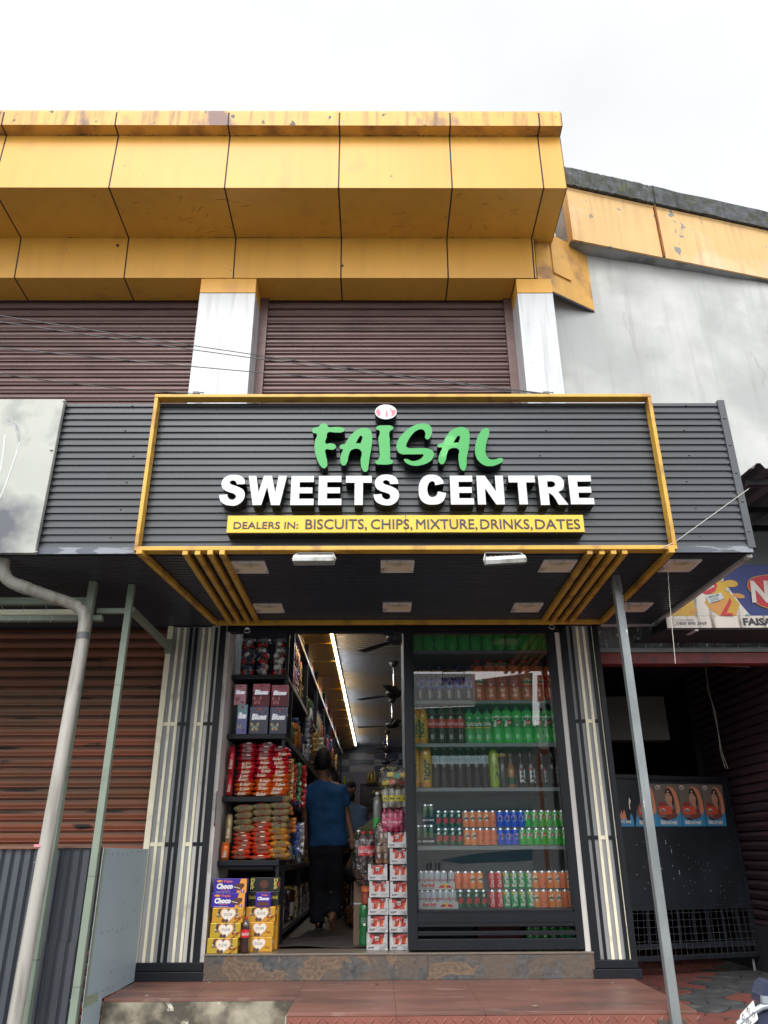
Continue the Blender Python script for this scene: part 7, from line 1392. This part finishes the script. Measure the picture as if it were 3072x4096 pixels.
def cloth(name, lofts, tubes, m, parent, vox=.014):
    mb = MB()
    for secs in lofts:
        n = 24; vs = []
        for c, rx, ry in secs:
            for k in range(n): a = 2*math.pi*k/n; f = lambda x, e_: math.copysign(abs(x)**e_, x); vs.append(Vector(c)+Vector((rx*f(math.cos(a), .8), ry*f(math.sin(a), .8), 0)))
        b = len(mb.v); mb.add(vs, [(i*n+k, i*n+(k+1) % n, (i+1)*n+(k+1) % n, (i+1)*n+k) for i in range(len(secs)-1) for k in range(n)]+[tuple(range(n))[::-1], tuple((len(secs)-1)*n+k for k in range(n))], 0, True)
    for pts, rs in tubes: mb.tube(pts, rs, 14)
    mb.s = [True]*len(mb.s); o = mb.build(name, m, parent)
    q = o.modifiers.new('remesh', 'REMESH'); q.mode = 'VOXEL'; q.voxel_size = vox; q.use_smooth_shade = True
    q = o.modifiers.new('smooth', 'SMOOTH'); q.factor = .6; q.iterations = 3
    tx = bpy.data.textures.get('cloth_folds') or bpy.data.textures.new('cloth_folds', 'CLOUDS'); tx.noise_scale = .16; tx.noise_depth = 1
    q = o.modifiers.new('folds', 'DISPLACE'); q.texture = tx; q.texture_coords = 'GLOBAL'; q.strength = .05; q.mid_level = .5
    return o
def hand(V, E, wr, elb, pref, side=1, s=1.0, curl=.5, palm=Vector((0, 0, 0))):
    d = (V[wr][0]-V[elb][0]).normalized(); x = d.cross(Vector((0, 1, 0))).normalized()*side; n = d.cross(x); pc = V[wr][0]+d*.045*s; V[pref+'palm'] = (pc, .024*s); E.append((wr, pref+'palm'))
    for i, (off_, ln) in enumerate(((-.027, .06), (-.009, .072), (.009, .068), (.026, .052))):
        a = pc+d*.028*s+x*off_*s; b = a+d*ln*.5*s+n*curl*.2*ln*s; c_ = b+d*ln*.42*s+n*curl*.6*ln*s
        for j, (q, r) in enumerate(((a, .0105), (b, .009), (c_, .0075))): V[f'{pref}f{i}{j}'] = (q, r*s)
        E += [(pref+'palm', f'{pref}f{i}0'), (f'{pref}f{i}0', f'{pref}f{i}1'), (f'{pref}f{i}1', f'{pref}f{i}2')]
    a = V[wr][0]+d*.025*s-x*.03*s+n*.008; b = a+d*.03*s-x*.014*s+n*.016; V[pref+'t0'] = (a, .012*s); V[pref+'t1'] = (b, .009*s); E += [(pref+'palm', pref+'t0'), (pref+'t0', pref+'t1')]
def lat(nm, c, rx, ry, rz, m, par, rot=None, face=None):
    mb = MB(); c = Vector(c); n = 12; prof = [(math.sin(math.pi*k/n), -math.cos(math.pi*k/n)) for k in range(n+1)]; mb.lathe(prof, seg=20); M_ = Matrix.Translation(c) @ (rot or Matrix.Identity(4)) @ Matrix.Diagonal((rx, ry, rz, 1))
    mb.v = [M_ @ v for v in mb.v]; return mb.build(nm, m, par)
# man in the blue T-shirt, seen from behind
Y0 = 8.35; foot = PZ(1268, 3738, 0); t = thing('person', 'man seen from behind in dark blue T-shirt and black trousers walking in', 'person', (foot.x, Y0, 0))
P = lambda x, y, d=0: PY(x, y, Y0+d)
V = {'pel': (P(1303, 3392), .1), 'sp': (P(1304, 3290), .09), 'ch': (P(1300, 3175), .1), 'nb': (P(1293, 3126), .068), 'nk': (P(1292, 3098), .052), 'hd': (P(1292, 3062, .0), .082), 'ht': (P(1291, 3040), .076),
     'ls': (P(1240, 3146), .058), 'le': (P(1219, 3255), .041), 'lw': (P(1224, 3345, .06), .028), 'rs': (P(1357, 3146), .058), 're': (P(1389, 3262, .03), .042), 'rw': (P(1407, 3345, -.05), .028),
     'lh': (P(1277, 3412), .1), 'lk': (P(1272, 3565, .05), .062), 'la': (P(1268, 3704, .0), .042), 'lt': (Vector((foot.x-.01, Y0+.17, .03)), .032), 'lhl': (Vector((foot.x, Y0-.04, .045)), .036),
     'rh': (P(1331, 3412), .1), 'rk': (P(1340, 3560, .1), .062), 'ra': (P(1328, 3668, -.1), .042), 'rt': (P(1336, 3722, .0), .03), 'rhl': (P(1320, 3672, -.16), .034)}
E = [('pel', 'sp'), ('sp', 'ch'), ('ch', 'nb'), ('nb', 'nk'), ('nk', 'hd'), ('hd', 'ht'), ('ch', 'ls'), ('ls', 'le'), ('le', 'lw'), ('ch', 'rs'), ('rs', 're'), ('re', 'rw'), ('pel', 'lh'), ('lh', 'lk'), ('lk', 'la'), ('la', 'lt'), ('la', 'lhl'), ('pel', 'rh'), ('rh', 'rk'), ('rk', 'ra'), ('ra', 'rt'), ('ra', 'rhl')]
hand(V, E, 'rw', 're', 'r', 1, 1.05); hand(V, E, 'lw', 'le', 'l', -1, 1.05); skin('body', V, E, SK, t)
SHR = mat('navy_tshirt', srgb(38, 84, 132), .9, var=.08, scale=5, bump=1, bscale=5, stretch=(1, 1, .5)); TRO = mat('black_trousers', srgb(24, 26, 32), .9, var=.15, bump=1, bscale=6, stretch=(1, 1, .6))
e = lambda a, b, k: V[a][0].lerp(V[b][0], k)
cloth('t_shirt', [[(P(1311, 3388), .205, .14), (P(1308, 3340), .2, .135), (P(1305, 3280), .2, .13), (P(1302, 3215), .215, .135), (P(1299, 3175), .225, .13), (P(1297, 3150), .215, .11), (P(1295, 3136), .15, .085), (P(1293, 3124), .085, .07), (P(1293, 3119), .06, .058)]],
    [([V['ls'][0], e('ls', 'le', .35), e('ls', 'le', .7)], [.08, .08, .078]), ([V['rs'][0], e('rs', 're', .35), e('rs', 're', .72)], [.08, .082, .082])], SHR, t)
cloth('trousers', [[(P(1306, 3425), .175, .135), (P(1307, 3400), .185, .14), (P(1308, 3370), .18, .13)]],
    [([P(1277, 3412), V['lk'][0], e('lk', 'la', .5), e('la', 'lk', .06)], [.115, .085, .078, .082]), ([P(1334, 3412), V['rk'][0], e('rk', 'ra', .5), e('ra', 'rk', .06)], [.115, .085, .078, .078])], TRO, t)
hc = P(1291, 3046); lat('hair', hc+Vector((0, -.012, .01)), .092, .104, .118, HAIR, t)
mb = MB(); rg = random.Random(2)
for k in range(900):
    a, b = rg.uniform(0, 6.28), rg.uniform(-.75, 1.0); cb = math.sqrt(max(0, 1-b*b)); d = Vector((cb*math.cos(a), cb*math.sin(a), b))
    if d.y > .35 and b < .2: continue
    p = hc+Vector((0, -.012, .01))+Vector((d.x*.091, d.y*.103, d.z*.117)); t1 = d.orthogonal().normalized()*.004; e_ = (d+Vector((rg.uniform(-.5, .5), rg.uniform(-.5, .5), -.5))).normalized()*rg.uniform(.008, .02)
    mb.add([p-t1, p+t1, p+e_], [(0, 1, 2)])
mb.build('hair_tufts', HAIR, t, kind='stuff')
for s in (-1, 1): lat('ear', hc+Vector((s*.09, .01, -.03)), .014, .022, .034, SK, t)
MB().box(foot.x-.055, foot.x+.045, Y0-.09, Y0+.22, .001, .014).build('slipper', flat('slipper_dark', 40, 34, 32), t, bevel=.01)
def face(c, s, par, turn=0):
    M_ = Matrix.Translation(c) @ Matrix.Rotation(turn, 4, 'Z'); q = lambda x, y, z: M_ @ Vector((x*s, y*s, z*s))
    for k in (-1, 1):
        lat('eye', q(k*.033, -.083, .01), .014*s, .008*s, .009*s, flat('eye_white', 220, 215, 210), par); lat('pupil', q(k*.033, -.09, .01), .006*s, .004*s, .006*s, HAIR, par); lat('brow', q(k*.034, -.088, .03), .02*s, .006*s, .005*s, HAIR, par); lat('ear', q(k*.084, 0, 0), .012*s, .022*s, .034*s, SK, par)
    lat('nose', q(0, -.098, -.018), .015*s, .02*s, .028*s, SK, par); lat('mouth', q(0, -.088, -.06), .026*s, .008*s, .008*s, flat('lip_brown', 120, 66, 58), par)
# man in the light blue shirt behind him
Y0 = 10.0; q0 = PY(1405, 3560, Y0); t = thing('person', 'person in loose light blue shirt half hidden behind the first man', 'person', (q0.x, Y0, 0)); P = lambda x, y, d=0: PY(x, y, Y0+d)
V = {'pel': (P(1405, 3395), .15), 'sp': (P(1412, 3320, -.03), .18), 'ch': (P(1402, 3240), .16), 'nb': (P(1396, 3205), .07), 'nk': (P(1394, 3190), .055), 'hd': (P(1395, 3165), .085), 'ht': (P(1395, 3150), .08), 'ls': (P(1362, 3228), .06), 'le': (P(1356, 3310), .045), 'lw': (P(1375, 3370, -.1), .03), 'rs': (P(1432, 3238), .06), 're': (P(1442, 3310, .1), .045), 'rw': (P(1436, 3370, -.05), .03),
     'lh': (P(1390, 3410), .1), 'lk': (Vector((q0.x-.1, Y0, .48)), .065), 'la': (Vector((q0.x-.1, Y0, .08)), .045), 'lt': (Vector((q0.x-.1, Y0-.16, .035)), .035), 'rh': (P(1420, 3410), .1), 'rk': (Vector((q0.x+.1, Y0, .48)), .065), 'ra': (Vector((q0.x+.1, Y0, .08)), .045), 'rt': (Vector((q0.x+.1, Y0-.16, .035)), .035)}
E = [('pel', 'sp'), ('sp', 'ch'), ('ch', 'nb'), ('nb', 'nk'), ('nk', 'hd'), ('hd', 'ht'), ('ch', 'ls'), ('ls', 'le'), ('le', 'lw'), ('ch', 'rs'), ('rs', 're'), ('re', 'rw'), ('pel', 'lh'), ('lh', 'lk'), ('lk', 'la'), ('la', 'lt'), ('pel', 'rh'), ('rh', 'rk'), ('rk', 'ra'), ('ra', 'rt')]
hand(V, E, 'rw', 're', 'r', 1); hand(V, E, 'lw', 'le', 'l', -1); skin('body', V, E, SK, t)
LSH = mat('pale_blue_shirt', srgb(74, 104, 138), .85, var=.1, scale=6, bump=.5, bscale=9)
cl = lambda a, b, k: V[a][0].lerp(V[b][0], k)
def legs(t, c): cloth('trousers', [[(c+Vector((0, 0, -.08)), .17, .13), (c, .18, .14), (c+Vector((0, 0, .05)), .17, .13)]], [([V[a+'h'][0], V[a+'k'][0], cl(a+'k', a+'a', .95)], [.11, .085, .08]) for a in 'lr'], TRO, t)
cloth('shirt', [[(P(1412, 3392, -.03), .2, .18), (P(1414, 3330, -.06), .22, .21), (P(1408, 3270, -.03), .2, .17), (P(1401, 3235), .2, .14), (P(1397, 3218), .14, .1), (P(1396, 3208), .07, .07)]], [([V[a+'s'][0], cl(a+'s', a+'e', .85)], [.08, .072]) for a in 'lr'], LSH, t)
legs(t, V['pel'][0]+Vector((0, 0, -.02)))
c = P(1395, 3158); face(c, 1, t, .5); lat('hair', c+Vector((.0, .03, .035)), .092, .1, .085, HAIR, t); lat('beard', c+Vector((.02, -.055, -.085)), .062, .05, .055, HAIR, t)
# bending man in olive
Y0 = 9.2; q0 = PY(1480, 3560, Y0); t = thing('person', 'person in olive green shirt bending down behind the cartons', 'person', (q0.x, Y0, 0)); P = lambda x, y, d=0: PY(x, y, Y0+d)
V = {'pel': (P(1545, 3350), .14), 'sp': (P(1505, 3352), .14), 'ch': (P(1455, 3385, -.05), .15), 'nb': (P(1425, 3425, -.08), .07), 'nk': (P(1415, 3445, -.1), .055), 'hd': (P(1408, 3475, -.12), .085), 'ht': (P(1405, 3495, -.13), .078), 'ls': (P(1440, 3410, -.2), .06), 'le': (P(1425, 3480, -.25), .045), 'lw': (P(1436, 3545, -.28), .03), 'rs': (P(1450, 3400, .14), .06), 're': (P(1450, 3480, .16), .045), 'rw': (P(1440, 3550, .1), .03),
     'lh': (P(1545, 3370, -.1), .1), 'lk': (Vector((q0.x+.2, Y0-.1, .5)), .065), 'la': (Vector((q0.x+.25, Y0-.1, .08)), .045), 'lt': (Vector((q0.x+.08, Y0-.12, .035)), .035), 'rh': (P(1545, 3370, .1), .1), 'rk': (Vector((q0.x+.2, Y0+.1, .5)), .065), 'ra': (Vector((q0.x+.25, Y0+.1, .08)), .045), 'rt': (Vector((q0.x+.08, Y0+.12, .035)), .035)}
E2 = list(E[:20]); E2 = [x for x in E2 if 'palm' not in x[1]]
hand(V, E2, 'rw', 're', 'r', 1); hand(V, E2, 'lw', 'le', 'l', -1); skin('body', V, E2, SK, t)
cloth('shirt', [], [([P(1560, 3365), P(1530, 3352), P(1500, 3353), P(1470, 3370, -.03), P(1445, 3398, -.06), P(1430, 3418, -.07)], [.17, .19, .19, .19, .16, .08])]+[([V[a+'s'][0], cl(a+'s', a+'e', .8)], [.085, .072]) for a in 'lr'], mat('olive_shirt', srgb(106, 112, 84), .9, var=.1, bump=.4, bscale=9), t)
legs(t, V['pel'][0]+Vector((0, 0, -.1)))
lat('hair', V['ht'][0]+Vector((-.01, 0, .0)), .095, .092, .095, HAIR, t)
# seated customer at the back
Y0 = 14.0; t = thing('person', 'distant seated person in dark patterned shirt facing the street', 'person', (PY(1460, 3400, Y0).x, Y0, 0)); P = lambda x, y, d=0: PY(x, y, Y0+d)
V = {'pel': (P(1462, 3400, .1), .14), 'sp': (P(1462, 3370, .05), .13), 'ch': (P(1460, 3345), .15), 'nb': (P(1459, 3325), .065), 'nk': (P(1459, 3315), .055), 'hd': (P(1459, 3300), .085), 'ht': (P(1459, 3290), .08), 'ls': (P(1442, 3340), .06), 'le': (P(1437, 3368, -.05), .045), 'lw': (P(1450, 3372, -.2), .03), 'rs': (P(1478, 3340), .06), 're': (P(1484, 3368, -.05), .045), 'rw': (P(1472, 3374, -.2), .03)}
q0 = P(1460, 3400); V.update({'lh': (q0+Vector((-.1, .05, 0)), .1), 'lk': (q0+Vector((-.12, -.4, -.02)), .07), 'la': (Vector((q0.x-.12, Y0-.42, .08)), .045), 'lt': (Vector((q0.x-.12, Y0-.56, .035)), .035), 'rh': (q0+Vector((.1, .05, 0)), .1), 'rk': (q0+Vector((.12, -.4, -.02)), .07), 'ra': (Vector((q0.x+.12, Y0-.42, .08)), .045), 'rt': (Vector((q0.x+.12, Y0-.56, .035)), .035)})
E3 = [x for x in E[:20]]; hand(V, E3, 'rw', 're', 'r', 1); hand(V, E3, 'lw', 'le', 'l', -1); skin('body', V, E3, SK, t)
cloth('shirt', [[(P(1461, 3392), .18, .15), (P(1461, 3365), .18, .14), (P(1460, 3345), .19, .13), (P(1459, 3332), .15, .1), (P(1459, 3326), .07, .06)]], [([V[a+'s'][0], cl(a+'s', a+'e', .6)], [.08, .07]) for a in 'lr'], mat('patterned_shirt', srgb(40, 40, 48), .8, var=.2, dirt=srgb(170, 160, 150), dscale=26, dth=(.6, .62)), t)
legs(t, V['pel'][0])
c = P(1459, 3296); face(c, 1, t); lat('hair', c+Vector((0, .03, .04)), .093, .1, .085, HAIR, t); MB().box(q0.x-.22, q0.x+.22, Y0-.15, Y0+.3, q0.z-.16, q0.z-.12).box(q0.x-.2, q0.x-.16, Y0-.12, Y0+.28, 0, q0.z-.16).box(q0.x+.16, q0.x+.2, Y0-.12, Y0+.28, 0, q0.z-.16).build('bench', BLK, label='plain dark bench under the distant seated person', cat='bench', at=(q0.x, Y0, 0))
# ================================================================ across the street (seen only in the glass)
ob = thing('opposite_building', 'plain pale building across the street mirrored in the glass case', 'building', (0, -14, -.95))
MB().box(-14, 16, -22, -14, -.95, 4.2).build('wall', mat('opposite_wall', srgb(196, 200, 200), .8), ob); MB().box(-14, 16, -14.6, -13, 4.2, 4.5).build('roof', mat('opposite_roof', srgb(86, 96, 92), .7), ob)
MB().box(5, 8, -14.08, -14.01, .4, 3.6).build('shopfront', flat('opposite_green', 60, 100, 60, .6), ob)
MR = lambda x, y, Yv: (lambda p: Vector((p.x, 13.0-Yv, p.z)))(PY(x, y, Yv))      # where a thing seen in the glass (plane Y 6.5) really stands
t = thing('beach_banner', 'wide beach scene banner across the street, mirrored in the glass', 'banner', (1, -9, 0))
BS, BT, BF = flat('banner_sand', 214, 216, 214), flat('banner_teal', 60, 120, 140), flat('banner_foam', 226, 232, 234)
m = lambda x, y, k=0: MR(x, y, 22)+Vector((0, .004*k, 0))
MB().prism([m(1660, 3255), m(2130, 3255), m(2130, 3490), m(1660, 3490)], (0, -.05, 0)).build('panel', BS, t)
MB().poly([m(1700, 3240, 1), m(2130, 3230, 1), m(2130, 3330, 1), m(1900, 3345, 1), m(1700, 3330, 1)]).build('sky_print', flat('banner_blue', 90, 140, 170), t)
MB().poly([m(1760, 3440, 1), m(1880, 3418, 1), m(2130, 3392, 1), m(2130, 3440, 1), m(1900, 3465, 1)]).build('sea_print', BT, t)
MB().poly([m(1700, 3470, 2), m(1900, 3452, 2), m(2130, 3445, 2), m(2130, 3480, 2), m(1700, 3482, 2)]).build('foam_print', BF, t)
for x in (1709, 1722, 1743, 1756): MB().poly([m(x-2, 3480, 3), m(x+3, 3480, 3), m(x+4, 3458, 3), m(x+1, 3447, 3), m(x-3, 3458, 3)]).build('figure_print', BK, t)
t = thing('roadside_board', 'white roadside board on brown posts across the street, mirrored in the glass', 'board', (2, -5, -.95))
n_ = lambda x, y, k=0: MR(x, y, 18)+Vector((0, .004*k, 0))
MB().prism([n_(2158, 2808), n_(2240, 2808), n_(2240, 2995), n_(2158, 2995)], (0, -.04, 0)).build('board', flat('board_white', 210, 214, 214), t)
MB().prism([n_(2150, 2700), n_(2245, 2700), n_(2245, 2806), n_(2150, 2806)], (0, -.04, 0)).build('header', flat('board_brown', 170, 100, 60), t); MB().prism([n_(2158, 2997), n_(2240, 2997), n_(2240, 3015), n_(2158, 3015)], (0, -.04, 0)).build('lower_band', flat('board_red', 150, 70, 50), t)
for st, x, y, w_, h_ in (('IN', 2190, 2852, .34, .22), ('USE', 2200, 2895, .4, .15), ('6491', 2205, 2928, .4, .09), ('PUZHA', 2210, 2952, .36, .08)): MB().text(st, n_(x, y, 2), w_, h_, ux=(-1, 0, 0), bold=.03).build('lettering', flat('board_navy', 40, 50, 90), t)
p = n_(2200, 3015); MB().box(p.x-.3, p.x-.22, -5.1, -5.02, -.95, p.z).box(p.x+.22, p.x+.3, -5.1, -5.02, -.95, p.z).build('post', flat('board_brown', 170, 100, 60), t)
t = thing('pale_shop_hoarding', 'pale shop wall band across the street, mirrored in the upper glass', 'wall', (0, -12, 0)); n_ = lambda x, y: MR(x, y, 24)
MB().prism([n_(1640, 2695), n_(1900, 2695), n_(1900, 2820), n_(1640, 2830)], (0, -.1, 0)).build('wall_band', flat('band_white', 220, 222, 222), t)
MB().prism([n_(1900, 2720), n_(2130, 2690), n_(2130, 3000), n_(1640, 3040), n_(1640, 2835), n_(1900, 2825)], (0, -.1, 0)).build('green_band', flat('band_green', 60, 120, 96), t)
# a little litter and wear on the platform
rg = random.Random(77)
for i in range(9):
    x, y = rg.uniform(-1.6, 1.7), rg.uniform(5.8, 6.4) if i < 6 else rg.uniform(5.3, 5.7)
    if x < -.5: y = max(y, 5.85)
    s = rg.uniform(.012, .03); a = rg.uniform(0, 3); pts = [(x+s*math.cos(a+k*1.05)*rg.uniform(.5, 1), y+s*.6*math.sin(a+k*1.05), -.1705+rg.uniform(0, .003)) for k in range(6)]
    MB().poly(pts).build('litter_scrap', [flat('scrap_pale', 190, 180, 160), flat('scrap_leaf', 110, 90, 50)][i % 2], label=['pale paper scrap', 'dry leaf scrap'][i % 2]+f' on the red platform, {nth(i)} of the litter', cat='litter', group='scraps of litter on the platform', at=(x, y, -.171))
